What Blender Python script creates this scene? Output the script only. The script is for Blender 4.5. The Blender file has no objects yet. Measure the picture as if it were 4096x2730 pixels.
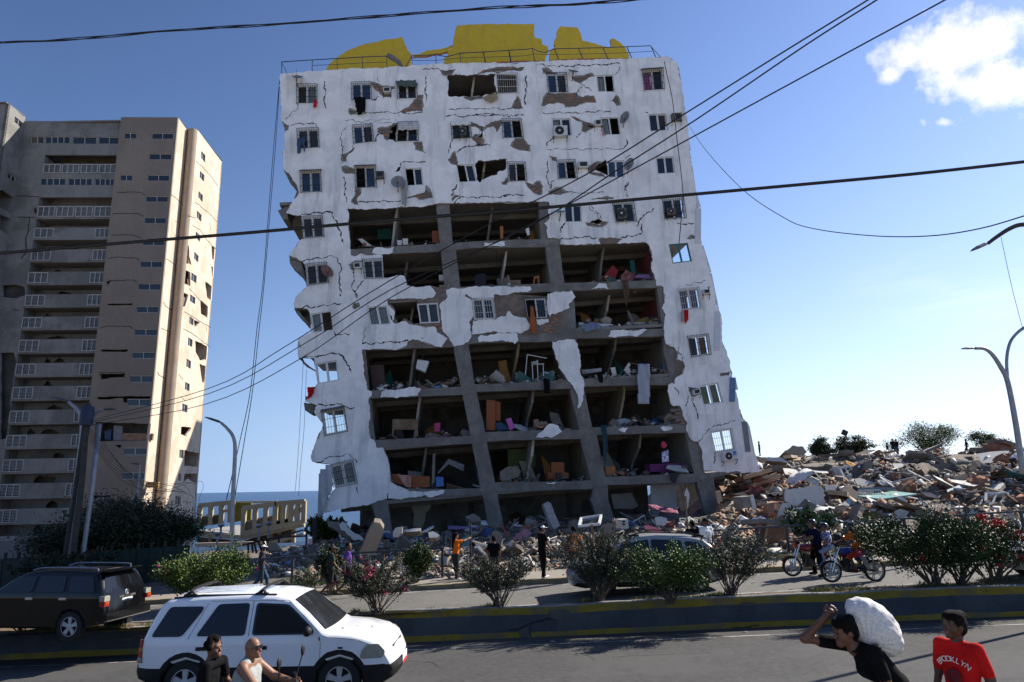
import bpy,math,random
import numpy as np
from mathutils import Vector,Matrix,Euler
from mathutils.geometry import delaunay_2d_cdt
random.seed(7);np.random.seed(7)
RND=random.Random(11)
scn=bpy.context.scene
COL=scn.collection
CF=2731.0
PITCH=math.atan(584/CF);ROLL=math.radians(1.08)
CAM=Vector((0,0,3.3))
FV=Vector((0,math.cos(PITCH),math.sin(PITCH)))
U0=Vector((0,-math.sin(PITCH),math.cos(PITCH)));R0=Vector((1,0,0))
RV=R0*math.cos(ROLL)-U0*math.sin(ROLL);UV=R0*math.sin(ROLL)+U0*math.cos(ROLL)
cd=bpy.data.cameras.new('camera');co=bpy.data.objects.new('camera',cd);COL.objects.link(co)
cd.sensor_width=36;cd.lens=36*CF/4096;cd.clip_start=0.1;cd.clip_end=60000
mw=Matrix((RV,UV,-FV)).transposed().to_4x4();mw.translation=CAM;co.matrix_world=mw
scn.camera=co
SUN_AZ=math.atan2(0.88,0.475)
SUN_EL=math.radians(37)
sund=Vector((math.sin(SUN_AZ)*math.cos(SUN_EL),math.cos(SUN_AZ)*math.cos(SUN_EL),math.sin(SUN_EL)))
sl=bpy.data.lights.new('sun','SUN');sl.energy=5.0;sl.angle=math.radians(0.55);sl.color=(1.0,.93,.82)
so=bpy.data.objects.new('sun',sl);COL.objects.link(so)
so.rotation_euler=(-sund).to_track_quat('-Z','Y').to_euler();so.location=(60,40,60)
scn.view_settings.view_transform='Standard';scn.view_settings.look='None'
scn.view_settings.exposure=0.78;scn.view_settings.gamma=1.0;scn.view_settings.use_curve_mapping=False
world=bpy.data.worlds.new('World');scn.world=world;world.use_nodes=True
SKY_STRENGTH=0.080
def build_world():
 nt=world.node_tree;nt.nodes.clear();N=nt.nodes.new;L=nt.links.new
 out=N('ShaderNodeOutputWorld');bg=N('ShaderNodeBackground');bg.inputs['Strength'].default_value=SKY_STRENGTH
 sky=N('ShaderNodeTexSky');sky.sky_type='NISHITA';sky.sun_disc=False
 sky.sun_elevation=SUN_EL;sky.sun_rotation=SUN_AZ;sky.altitude=0;sky.air_density=1.0;sky.dust_density=.25;sky.ozone_density=4.5
 tc=N('ShaderNodeTexCoord')
 def vmath(op,a,b=None):
  n=N('ShaderNodeVectorMath');n.operation=op
  for i,x in enumerate((a,b)):
   if x is None:continue
   if isinstance(x,(tuple,Vector)):n.inputs[i].default_value=x
   else:L(x,n.inputs[i])
  return n
 def m(op,a,b=0.0,c=0.0,clamp=False):
  n=N('ShaderNodeMath');n.operation=op;n.use_clamp=clamp
  for i,x in enumerate((a,b,c)):
   if isinstance(x,(int,float)):n.inputs[i].default_value=x
   else:L(x,n.inputs[i])
  return n.outputs[0]
 d=vmath('NORMALIZE',tc.outputs['Generated']).outputs[0]
 def noise(sc,det,ro,off=(0,0,0),stretch=(1,1,1)):
  mp=N('ShaderNodeMapping');L(d,mp.inputs['Vector']);mp.inputs['Location'].default_value=off;mp.inputs['Scale'].default_value=stretch
  n=N('ShaderNodeTexNoise');n.inputs['Scale'].default_value=sc;n.inputs['Detail'].default_value=det;n.inputs['Roughness'].default_value=ro
  L(mp.outputs[0],n.inputs['Vector']);return n.outputs['Fac']
 def blob(u,v,ru,rv):
  c=(FV+RV*((u-2048)/CF)-UV*((v-1365)/CF));k=c.length;c=c/k
  right=(RV-c*RV.dot(c)).normalized();up=c.cross(right)*-1
  up=right.cross(c)
  dv=vmath('SUBTRACT',d,tuple(c)).outputs[0]
  a=vmath('DOT_PRODUCT',dv,tuple(right/(ru/CF/k))).outputs['Value']
  b=vmath('DOT_PRODUCT',dv,tuple(up/(rv/CF/k))).outputs['Value']
  fr=vmath('DOT_PRODUCT',d,tuple(c)).outputs['Value']
  r2=m('ADD',m('MULTIPLY',a,a),m('MULTIPLY',b,b))
  inside=m('SUBTRACT',1.0,m('SQRT',r2))
  return m('SUBTRACT',inside,m('MULTIPLY',m('LESS_THAN',fr,0.3),9.0))
 n1=noise(9.0,9,.62);n2=noise(26.0,8,.6,(3,1,2))
 big=m('MAXIMUM',blob(3800,190,400,185),blob(4030,330,310,165))
 big=m('MAXIMUM',big,m('MULTIPLY',blob(3560,300,100,60),.8))
 big=m('MAXIMUM',big,m('MULTIPLY',blob(3770,490,95,36),.55))
 nn=m('ADD',m('MULTIPLY',m('SUBTRACT',n1,.5),1.9),m('MULTIPLY',m('SUBTRACT',n2,.5),1.6))
 cov=m('MULTIPLY',m('ADD',m('ADD',big,nn),-.16),2.1,clamp=True)
 cov=m('MULTIPLY',cov,m('GREATER_THAN',big,-.45))
 st=noise(3.2,7,.6,(0,0,0),(1,1.0,7.0))
 rg=m('MAXIMUM',blob(3850,1180,520,210),0.0)
 streak=m('MULTIPLY',m('MULTIPLY',m('SUBTRACT',st,.46),4.0,clamp=True),m('MULTIPLY',rg,.8),clamp=True)
 sx=N('ShaderNodeSeparateXYZ');L(d,sx.inputs[0]);el=m('MAXIMUM',sx.outputs[2],0.0)
 hz=m('MULTIPLY',m('POWER',2.71828,m('MULTIPLY',el,-5.0)),.9)
 g=vmath('DOT_PRODUCT',d,(math.sin(SUN_AZ),math.cos(SUN_AZ),0)).outputs['Value']
 g=m('MULTIPLY',m('ADD',g,.15),.95,clamp=True);g=m('POWER',g,1.3)
 hc=N('ShaderNodeMix');hc.data_type='RGBA';L(g,hc.inputs['Factor']);hc.inputs['A'].default_value=(2.1,3.6,6.4,1);hc.inputs['B'].default_value=(8.2,9.1,10.2,1)
 tint=N('ShaderNodeMix');tint.data_type='RGBA';tint.blend_type='MULTIPLY';tint.inputs['Factor'].default_value=1;L(sky.outputs[0],tint.inputs['A']);tint.inputs['B'].default_value=(1.0,1.03,1.22,1)
 dm=N('ShaderNodeMix');dm.data_type='RGBA';dm.blend_type='MULTIPLY';dm.inputs['Factor'].default_value=1;sc=N('ShaderNodeCombineXYZ');fk=m('MULTIPLY_ADD',g,.42,.70)
 for i in range(3):L(fk,sc.inputs[i])
 L(tint.outputs['Result'],dm.inputs['A']);L(sc.outputs[0],dm.inputs['B'])
 hm=N('ShaderNodeMix');hm.data_type='RGBA';L(hz,hm.inputs['Factor']);L(dm.outputs['Result'],hm.inputs['A']);L(hc.outputs['Result'],hm.inputs['B'])
 sh=noise(6.5,6,.55,(1.3,.2,.4))
 shade=m('MULTIPLY_ADD',sh,3.0,6.8)
 cmb=N('ShaderNodeCombineXYZ');L(shade,cmb.inputs[0]);L(m('MULTIPLY',shade,1.01),cmb.inputs[1]);L(m('MULTIPLY',shade,1.03),cmb.inputs[2])
 mx=N('ShaderNodeMix');mx.data_type='RGBA';L(cov,mx.inputs['Factor']);L(hm.outputs['Result'],mx.inputs['A']);L(cmb.outputs[0],mx.inputs['B'])
 mx2=N('ShaderNodeMix');mx2.data_type='RGBA';L(m('MULTIPLY',streak,.55),mx2.inputs['Factor']);L(mx.outputs['Result'],mx2.inputs['A']);mx2.inputs['B'].default_value=(8.3,8.6,9.0,1)
 L(mx2.outputs['Result'],bg.inputs['Color']);L(bg.outputs[0],out.inputs['Surface'])
build_world()
scn.render.engine='CYCLES'
scn.cycles.max_bounces=6;scn.cycles.diffuse_bounces=3;scn.cycles.glossy_bounces=3;scn.cycles.transmission_bounces=4;scn.cycles.transparent_max_bounces=8
scn.cycles.caustics_reflective=False;scn.cycles.caustics_refractive=False
scn.cycles.use_denoising=True
scn.cycles.sample_clamp_indirect=6
def ray(u,v):return FV+RV*((u-2048)/CF)-UV*((v-1365)/CF)
def hit_plane(u,v,p0,n):
 d=ray(u,v);return CAM+d*((p0-CAM).dot(n)/d.dot(n))
def hit_y(u,v,y):
 d=ray(u,v);return CAM+d*(y/d.y)
def far_z(x,y=0):return.042*x
def near_z(x,y):
 y=max(y,5.0);z=-.62+.042*x+(18-y)*.06
 return z+(.012*(11-y)**2 if y<11 else 0)
def hit_g(u,v,fn,dz=0.0):
 d=ray(u,v);p=CAM+d*20
 for i in range(40):
  z=fn(p.x,p.y)+dz
  t=(z-CAM.z)/d.z;q=CAM+d*t;p=p.lerp(q,.7)
 return p
def inp(n,k,v):
 if k in n.inputs:n.inputs[k].default_value=v
_M={}
def M(name,base,rough=.8,var=.18,scale=2.0,bump=.0,bscale=None,metal=0.0,streak=0.0,dust=None,dustamt=.35,spec=.4,alt=None,altamt=.5,altscale=1.0,coat=0.0):
 """procedural surface: base colour with two scales of mottling, optional vertical streaks, dust/second colour patches, relief"""
 if name in _M:return _M[name]
 m=bpy.data.materials.new(name);m.use_nodes=True;nt=m.node_tree;N=nt.nodes.new;L=nt.links.new
 b=nt.nodes['Principled BSDF'];inp(b,'Roughness',rough);inp(b,'Metallic',metal);inp(b,'Specular IOR Level',spec);inp(b,'Coat Weight',coat)
 tc=N('ShaderNodeTexCoord');v=tc.outputs['Object']
 def noise(sc,det=6,ro=.6,stretch=None):
  n=N('ShaderNodeTexNoise');n.inputs['Scale'].default_value=sc;n.inputs['Detail'].default_value=det;n.inputs['Roughness'].default_value=ro
  if stretch:
   mp=N('ShaderNodeMapping');mp.inputs['Scale'].default_value=stretch;L(v,mp.inputs['Vector']);L(mp.outputs[0],n.inputs['Vector'])
  else:L(v,n.inputs['Vector'])
  return n.outputs['Fac']
 def ramp(f,a,c,ca,cb):
  r=N('ShaderNodeValToRGB');r.color_ramp.elements[0].position=a;r.color_ramp.elements[1].position=c
  r.color_ramp.elements[0].color=(*ca,1);r.color_ramp.elements[1].color=(*cb,1);L(f,r.inputs['Fac']);return r.outputs['Color']
 lo=tuple(max(0,c*(1-var))for c in base);hi=tuple(min(1,c*(1+var))for c in base)
 col=ramp(noise(scale),.3,.7,lo,hi)
 def mix(fac,a,bcol,amt=1.0):
  mm=N('ShaderNodeMath');mm.operation='MULTIPLY';L(fac,mm.inputs[0]);mm.inputs[1].default_value=amt
  x=N('ShaderNodeMix');x.data_type='RGBA';L(mm.outputs[0],x.inputs['Factor']);L(a,x.inputs['A'])
  if isinstance(bcol,tuple):x.inputs['B'].default_value=(*bcol,1)
  else:L(bcol,x.inputs['B'])
  return x.outputs['Result']
 fine=ramp(noise(scale*9,4),.35,.65,(1-var*.5,)*3,(1+var*.3,)*3)
 x=N('ShaderNodeMix');x.data_type='RGBA';x.blend_type='MULTIPLY';x.inputs['Factor'].default_value=1;L(col,x.inputs['A']);L(fine,x.inputs['B']);col=x.outputs['Result']
 if alt:col=mix(ramp(noise(altscale,8,.65),.48,.56,(0,0,0),(1,1,1)),col,alt,altamt)
 if streak:col=mix(ramp(noise(2.2,7,.65,(1,1,.13)),.52,.78,(0,0,0),(1,1,1)),col,tuple(c*.42 for c in base),streak)
 if dust:col=mix(ramp(noise(.9,9,.68),.44,.66,(0,0,0),(1,1,1)),col,dust,dustamt)
 L(col,b.inputs['Base Color'])
 if bump:
  bn=N('ShaderNodeBump');bn.inputs['Strength'].default_value=bump;bn.inputs['Distance'].default_value=.03
  L(noise(bscale or scale*6,8,.65),bn.inputs['Height']);L(bn.outputs[0],b.inputs['Normal'])
 _M[name]=m;return m
def glass(name,tint=(.9,.95,.95),refl=1.0):
 if name in _M:return _M[name]
 m=bpy.data.materials.new(name);m.use_nodes=True;nt=m.node_tree;nt.nodes.clear();N=nt.nodes.new;L=nt.links.new
 o=N('ShaderNodeOutputMaterial');mx=N('ShaderNodeMixShader');t=N('ShaderNodeBsdfTransparent');t.inputs[0].default_value=(*tint,1)
 g=N('ShaderNodeBsdfGlossy');g.inputs['Roughness'].default_value=.04;f=N('ShaderNodeFresnel');f.inputs[0].default_value=1.5
 L(f.outputs[0],mx.inputs[0]);L(t.outputs[0],mx.inputs[1]);L(g.outputs[0],mx.inputs[2]);L(mx.outputs[0],o.inputs[0])
 _M[name]=m;return m
def props(o,label=None,cat=None,group=None,kind=None):
 if label:o['label']=label
 if cat:o['category']=cat
 if group:o['group']=group
 if kind:o['kind']=kind
 elif cat:o['kind']='thing'
 return o
def thing(name,label,cat,loc=(0,0,0),group=None):
 o=bpy.data.objects.new(name,None);COL.objects.link(o);o.location=loc;o.empty_display_size=.3
 return props(o,label,cat,group)
def put(name,me,parent=None):
 o=bpy.data.objects.new(name,me);COL.objects.link(o)
 if parent is not None:
  o.parent=parent
  chain=Vector((0,0,0));p=parent
  while p is not None:chain+=p.location;p=p.parent
  if parent.type=='EMPTY':o.matrix_parent_inverse=Matrix.Translation(-chain)
 return o
class MB:
 def __init__(s):s.v=[];s.f=[];s.m=[]
 def add(s,vs,fs,mi=0):
  k=len(s.v);s.v.extend([tuple(x)for x in vs]);s.f.extend([tuple(i+k for i in f)for f in fs]);s.m.extend([mi]*len(fs));return s
 def box(s,c,size,R=None,mi=0,taper=1.0):
  hx,hy,hz=size[0]/2,size[1]/2,size[2]/2;vs=[]
  for z in(-1,1):
   t=taper if z>0 else 1
   for x,y in((-1,-1),(1,-1),(1,1),(-1,1)):
    p=Vector((x*hx*t,y*hy*t,z*hz))
    if R is not None:p=R@p
    vs.append(p+Vector(c))
  return s.add(vs,[(3,2,1,0),(4,5,6,7),(0,1,5,4),(1,2,6,5),(2,3,7,6),(3,0,4,7)],mi)
 def bar(s,p,q,w,h=None,mi=0,up=(0,0,1)):
  p=Vector(p);q=Vector(q);d=q-p;L=d.length
  if L<1e-6:return s
  z=d/L;x=Vector(up).cross(z)
  if x.length<1e-4:x=Vector((1,0,0)).cross(z)
  x.normalize();y=z.cross(x)
  return s.box((p+q)/2,(w,h or w,L),Matrix((x,y,z)).transposed(),mi)
 def tube(s,pts,r,n=6,mi=0,cap=True):
  pts=[Vector(p)for p in pts];k=len(pts);rs=list(r)if isinstance(r,(list,tuple))else[r]*k
  vs=[];prev=None
  for i,p in enumerate(pts):
   t=(pts[min(i+1,k-1)]-pts[max(i-1,0)]);t=t.normalized()if t.length>1e-9 else Vector((0,0,1))
   if prev is None:
    a=Vector((0,0,1)).cross(t)
    if a.length<.05:a=Vector((1,0,0)).cross(t)
   else:a=prev-t*prev.dot(t)
   a.normalize();prev=a;b=t.cross(a)
   for j in range(n):
    w=2*math.pi*j/n;vs.append(p+(a*math.cos(w)+b*math.sin(w))*rs[i])
  fs=[(i*n+j,i*n+(j+1)%n,(i+1)*n+(j+1)%n,(i+1)*n+j)for i in range(k-1)for j in range(n)]
  if cap:fs+=[tuple(range(n-1,-1,-1)),tuple((k-1)*n+j for j in range(n))]
  return s.add(vs,fs,mi)
 def lathe(s,o,axis,prof,n=16,mi=0,cap=True):
  """prof: list of (radius, offset along axis)"""
  axis=Vector(axis).normalized();o=Vector(o);a=Vector((0,0,1)).cross(axis)
  if a.length<.05:a=Vector((1,0,0)).cross(axis)
  a.normalize();b=axis.cross(a);vs=[]
  for r,h in prof:
   for j in range(n):
    w=2*math.pi*j/n;vs.append(o+axis*h+(a*math.cos(w)+b*math.sin(w))*r)
  k=len(prof)
  fs=[(i*n+j,i*n+(j+1)%n,(i+1)*n+(j+1)%n,(i+1)*n+j)for i in range(k-1)for j in range(n)]
  if cap and prof[0][0]>1e-4:fs.append(tuple(range(n-1,-1,-1)))
  if cap and prof[-1][0]>1e-4:fs.append(tuple((k-1)*n+j for j in range(n)))
  return s.add(vs,fs,mi)
 def ball(s,c,r,n=10,k=6,mi=0,R=None):
  r=Vector((r,r,r))if isinstance(r,(int,float))else Vector(r);vs=[]
  for i in range(k+1):
   t=math.pi*i/k
   for j in range(n):
    w=2*math.pi*j/n;p=Vector((math.sin(t)*math.cos(w)*r.x,math.sin(t)*math.sin(w)*r.y,math.cos(t)*r.z))
    if R is not None:p=R@p
    vs.append(p+Vector(c))
  fs=[(i*n+j,(i+1)*n+j,(i+1)*n+(j+1)%n,i*n+(j+1)%n)for i in range(k)for j in range(n)]
  return s.add(vs,fs,mi)
 def mesh(s,name,mats,smooth=False):
  me=bpy.data.meshes.new(name);me.from_pydata(s.v,[],s.f)
  for m in(mats if isinstance(mats,(list,tuple))else[mats]):me.materials.append(m)
  if any(s.m):me.polygons.foreach_set('material_index',s.m)
  if smooth:
   me.polygons.foreach_set('use_smooth',[True]*len(s.f));
   if smooth!='all':me.set_sharp_from_angle(angle=math.radians(38))
  me.update();return me
 def build(s,name,mats,parent=None,smooth=False,**kw):
  o=put(name,s.mesh(name,mats,smooth),parent)
  return props(o,**kw)if kw else o
def np_mesh(name,V,F,mats,mi=None,smooth=False):
 V=np.asarray(V,dtype=np.float32);F=np.asarray(F,dtype=np.int32);k=F.shape[1]
 me=bpy.data.meshes.new(name);me.vertices.add(len(V));me.vertices.foreach_set('co',V.ravel())
 me.loops.add(F.size);me.loops.foreach_set('vertex_index',F.ravel())
 me.polygons.add(len(F));me.polygons.foreach_set('loop_start',np.arange(0,F.size,k,dtype=np.int32))
 for m in(mats if isinstance(mats,(list,tuple))else[mats]):me.materials.append(m)
 if mi is not None:me.polygons.foreach_set('material_index',np.asarray(mi,dtype=np.int32))
 if smooth:me.polygons.foreach_set('use_smooth',np.ones(len(F),dtype=bool))
 me.update(calc_edges=True);me.validate();return me
def copy_tree(o,parent=None):
 c=o.copy();COL.objects.link(c)
 if parent is not None:c.parent=parent
 for ch in list(o.children):copy_tree(ch,c)
 return c
def jag(poly,amp=.03,step=.12,rnd=RND,closed=True):
 out=[];n=len(poly)
 for i in range(n if closed else n-1):
  a=poly[i];b=poly[(i+1)%n];L=math.hypot(b[0]-a[0],b[1]-a[1]);k=max(1,min(60,int(L/step)))
  nx,ny=(-(b[1]-a[1])/(L+1e-9),(b[0]-a[0])/(L+1e-9));w=0
  for j in range(k):
   t=j/k;w=.6*w+rnd.uniform(-amp,amp)
   e=w*math.sin(math.pi*min(1,max(0,t)))**.5 if j else 0
   out.append((a[0]+(b[0]-a[0])*t+nx*e,a[1]+(b[1]-a[1])*t+ny*e))
 if not closed:out.append(poly[-1])
 return out
def eo_inside(px,py,loops):
 ins=np.zeros(len(px),dtype=bool)
 for lp in loops:
  A=np.asarray(lp);B=np.roll(A,-1,axis=0)
  c=np.zeros(len(px),dtype=bool)
  for(x1,y1),(x2,y2)in zip(A,B):
   if y1==y2:continue
   k=(y1>py)!=(y2>py)
   c^=k&(px<(x2-x1)*(py-y1)/(y2-y1)+x1)
  ins^=c
 return ins
def plate_mesh(name,loops,d0,d1,to_world,mats,cut=None,mi_side=0):
 """solid plate: even-odd filled outlines (s,z) between depths d0 (front) and d1; cut = loops always removed"""
 allp=list(loops)+list(cut or[]);vs=[];es=[]
 for lp in allp:
  k=len(vs);vs+=[Vector((x,y))for x,y in lp];es+=[(k+i,k+(i+1)%len(lp))for i in range(len(lp))]
 V,E,F,*_=delaunay_2d_cdt(vs,es,[],0,1e-4)
 P=np.array([(p.x,p.y)for p in V]);T=np.array([f for f in F]);C=P[T].mean(axis=1)
 ok=eo_inside(C[:,0],C[:,1],loops)
 for lp in(cut or[]):ok&=~eo_inside(C[:,0],C[:,1],[lp])
 T=T[ok]
 v1,v2=P[T[:,1]]-P[T[:,0]],P[T[:,2]]-P[T[:,0]];fl=v1[:,0]*v2[:,1]-v1[:,1]*v2[:,0]<0
 T[fl]=T[fl][:,::-1]
 n=len(P);cnt={}
 for t in T:
  for i in range(3):
   a,b=int(t[i]),int(t[(i+1)%3]);cnt[(a,b)]=cnt.get((a,b),0)+1
 mb=MB();mb.v=[tuple(to_world(x,y,d0))for x,y in P]+[tuple(to_world(x,y,d1))for x,y in P]
 mb.f=[tuple(int(i)for i in t)for t in T]+[tuple(int(i)+n for i in t[::-1])for t in T];mb.m=[0]*len(mb.f)
 for(a,b)in cnt:
  if(b,a)not in cnt:mb.f.append((b,a,a+n,b+n));mb.m.append(mi_side)
 return mb.mesh(name,mats)
def plate(name,loops,d0,d1,tw,mats,parent=None,cut=None,mi_side=0):
 return put(name,plate_mesh(name,loops,d0,d1,tw,mats,cut,mi_side),parent)
def smooth_path(pts,n=6):
 """Catmull-Rom through points"""
 P=[Vector(p)for p in pts];P=[P[0]*2-P[1]]+P+[P[-1]*2-P[-2]];out=[]
 for i in range(1,len(P)-2):
  for j in range(n):
   t=j/n;a,b,c,d=P[i-1],P[i],P[i+1],P[i+2]
   out.append(.5*((2*b)+(c-a)*t+(2*a-5*b+4*c-d)*t*t+(3*b-a-3*c+d)*t**3))
 out.append(P[-2]);return out
CR={'A':(1000,0,2.139),'B':(1900,0,2.139),'C':(1000,700,2.139),'D':(1900,700,2.139),'E':(1100,1350,2.139),'F':(2000,1350,2.139),'1':(0,350,2.351),'2':(0,950,2.351),'3':(0,1550,2.351),'4':(0,2063,2.351),'5':(900,2063,2.351),'6':(1700,2000,2.351),'7':(2500,1950,2.351),'8':(3096,2063,2.351),'H':(2796,1650,1.81),'G':(1200,1950,2.941),'S':(0,0,1.0),'O':(0,0,.57446),'I':(700,1900,2.941),'J':(1400,1990,2.941),'K':(2150,1900,2.941),'L':(3300,1800,2.956),'N':(2800,1780,3.922),'P':(500,2400,1.961),'Q':(3050,2050,3.92),'R':(3200,2350,2.941),'T':(3596,800,1.68)}
def px(k,x,y):
 a=CR[k];return(a[0]+x/a[2],a[1]+y/a[2])
def pxs(txt):
 """'C 1,2 3,4 D 5,6' -> list of photograph positions"""
 out=[];k='S'
 for w in txt.split():
  if ',' in w:x,y=w.split(',');out.append(px(k,float(x),float(y)))
  else:k=w
 return out
 # ================================================================ setting: ground, roads, sea
def vnoise(x,y,seed=0):
 x=np.asarray(x,dtype=float);y=np.asarray(y,dtype=float)
 xi=np.floor(x).astype(int);yi=np.floor(y).astype(int);fx=x-xi;fy=y-yi;fx=fx*fx*(3-2*fx);fy=fy*fy*(3-2*fy)
 def h(i,j):
  n=(i*374761393+j*668265263+seed*1442695041)&0xffffffff;n=((n^(n>>13))*1274126177)&0xffffffff
  return((n^(n>>16))&0xffff)/65535.0
 return(h(xi,yi)*(1-fx)+h(xi+1,yi)*fx)*(1-fy)+(h(xi,yi+1)*(1-fx)+h(xi+1,yi+1)*fx)*fy
def fbm(x,y,s,o=4,seed=0):
 x=np.asarray(x,dtype=float);y=np.asarray(y,dtype=float)
 return sum((vnoise(x*s*2**i+i*17.3,y*s*2**i+i*9.1,seed+i)-.5)*.55**i for i in range(o))
def sstep(a,b,x):t=np.clip((np.asarray(x,dtype=float)-a)/(b-a),0,1);return t*t*(3-2*t)
def line2(a,b):
 m=(b.y-a.y)/(b.x-a.x);return lambda x:a.y+m*(x-a.x)
WALL_Y=line2(hit_g(300,2629,near_z),hit_g(3300,2499,near_z))
WHITE_Y=line2(hit_g(2134,2421,far_z),hit_g(3244,2360,far_z))
KERB_Y=line2(hit_g(1270,2384,far_z),hit_g(3044,2292,far_z))
FENCE_Y=line2(hit_g(1170,2348,far_z,.15),hit_g(3157,2222,far_z,.15))
def mound(x,y):
 """rubble and natural ground beyond the fence"""
 x=np.asarray(x,dtype=float);y=np.asarray(y,dtype=float);t=y-(FENCE_Y(0)+(FENCE_Y(10)-FENCE_Y(0))/10*x)
 base=.042*x-.05
 rp=np.interp(t,[0,4,10,18,30,42,52,60,90,120],[0,.35,1.35,2.7,3.7,3.8,3.6,2.9,-3,-7])
 rp=rp*(1-.12*sstep(20,40,x))
 right=sstep(11.5,15.5,x-.05*(y-40))
 front=np.interp(t,[0,2,7,13,22,30,60,90],[0,.3,.8,.95,.9,.2,-3.5,-7])*sstep(-17,-10,x)
 left=np.interp(t,[0,3,12,24,36,60,100],[0,.1,.2,-.1,-.9,-2.6,-7])
 z=left*(1-sstep(-16,-10,x))+front*sstep(-16,-10,x)
 z=z*(1-right)+rp*right
 far=sstep(58,75,t)
 rough=sstep(.5,4,t)*(1-far)
 z=z+base*(1-far)+rough*(fbm(x,y,.28,3,3)*1.3+fbm(x,y,1.3,3,8)*.5)*(.35+.65*right+.25*sstep(-12,-8,x)*(1-right))
 return z+np.exp(-((x-28.3)**2+(y-77)**2)/22)*1.15
def mound1(x,y=0):return float(mound(x,y))
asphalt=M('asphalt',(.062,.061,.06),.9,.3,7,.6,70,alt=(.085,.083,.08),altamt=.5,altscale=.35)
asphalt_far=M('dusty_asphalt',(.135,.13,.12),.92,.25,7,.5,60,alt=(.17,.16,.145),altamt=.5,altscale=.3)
concrete=M('concrete',(.27,.26,.245),.9,.2,2.5,.45,18,alt=(.18,.17,.16),altamt=.5,altscale=1.1,streak=.25)
paving=M('paving',(.30,.265,.22),.9,.14,1.0,.3,14,alt=(.21,.19,.165),altamt=.5,altscale=.5)
dustm=M('rubble_dust',(.15,.13,.11),.95,.35,1.6,.9,9,alt=(.08,.06,.05),altamt=.6,altscale=.8)
soil=M('soil',(.15,.10,.06),.95,.3,2.2,.7,12,alt=(.13,.10,.06),altamt=.6,altscale=1.2)
yellowp=M('yellow_paint',(.29,.20,.02),.8,.22,2.0,.35,14,alt=(.12,.11,.09),altamt=.6,altscale=.8,streak=.4)
greywall=M('grey_wall_paint',(.07,.073,.08),.85,.18,1.6,.4,14,alt=(.10,.10,.10),altamt=.6,altscale=.6,streak=.3)
whitep=M('road_white',(.36,.35,.33),.85,.25,6,0,alt=(.12,.115,.11),altamt=.85,altscale=2.5)
def strip(name,ya,yb,zf,mat,x0=-70,x1=80,nx=150,ny=6,dz=0.0,rough=0.0,kind='structure',seed=1):
 X=np.linspace(x0,x1,nx+1);V=[]
 for j in range(ny+1):
  for x in X:
   y=ya(x)+(yb(x)-ya(x))*j/ny;z=zf(x,y)+dz
   if rough:z+=rough*float(fbm(x,y,1.1,4,seed))*math.sin(math.pi*j/ny)
   V.append((x,y,z))
 F=[(j*(nx+1)+i,j*(nx+1)+i+1,(j+1)*(nx+1)+i+1,(j+1)*(nx+1)+i)for j in range(ny)for i in range(nx)]
 o=put(name,np_mesh(name,V,F,mat,smooth=True));o['kind']=kind;return o
strip('roadside',lambda x:-70.0,lambda x:5.0,lambda x,y:near_z(x,y)+.005,M('roadside_bounce',(.46,.43,.38),.95,.15,.4,.3,5),ny=8)  # unseen ground behind the camera, coloured pale to bounce light onto the facade
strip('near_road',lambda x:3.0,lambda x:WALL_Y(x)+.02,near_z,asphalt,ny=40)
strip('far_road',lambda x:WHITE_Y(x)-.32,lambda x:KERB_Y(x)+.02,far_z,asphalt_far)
SOIL_TOP=.03
strip('median_soil',lambda x:WALL_Y(x)+.16,lambda x:WHITE_Y(x)-.3,far_z,soil,x0=-45,x1=45,nx=360,ny=14,dz=SOIL_TOP,rough=.16,seed=5)
strip('road_edge_line',lambda x:WHITE_Y(x)-.05,lambda x:WHITE_Y(x)+.07,far_z,whitep,dz=.005,ny=1)
strip('road_kerb_line',lambda x:KERB_Y(x)-.42,lambda x:KERB_Y(x)-.32,far_z,whitep,dz=.005,ny=1)
strip('near_edge_line',lambda x:WALL_Y(x)-1.35,lambda x:WALL_Y(x)-1.25,near_z,whitep,dz=.005,ny=1,x0=-45,x1=45)
strip('pavement',lambda x:KERB_Y(x)+.24,lambda x:FENCE_Y(x)+.25,far_z,paving,dz=.14,rough=.02)
def kerb_build():
 mb=MB();x=-40.0;i=0;r=random.Random(4)
 while x<45:
  L=1.05;dz=r.uniform(-.012,.012);c=(x+L/2,KERB_Y(x+L/2)+.13,far_z(x+L/2)+.07+dz)
  a=math.atan2(KERB_Y(1)-KERB_Y(0),1);R=Matrix.Rotation(a,3,'Z')@Matrix.Rotation(-math.atan(.042),3,'Y')
  mb.box(c,(L-.015,.24,.17),R,0);x+=L
 o=mb.build('pavement_kerb',[M('kerb_concrete',(.22,.19,.12),.9,.25,2.5,.5,16,alt=(.25,.19,.06),altamt=.45,altscale=.9)]);o['kind']='structure'
kerb_build()
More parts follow.
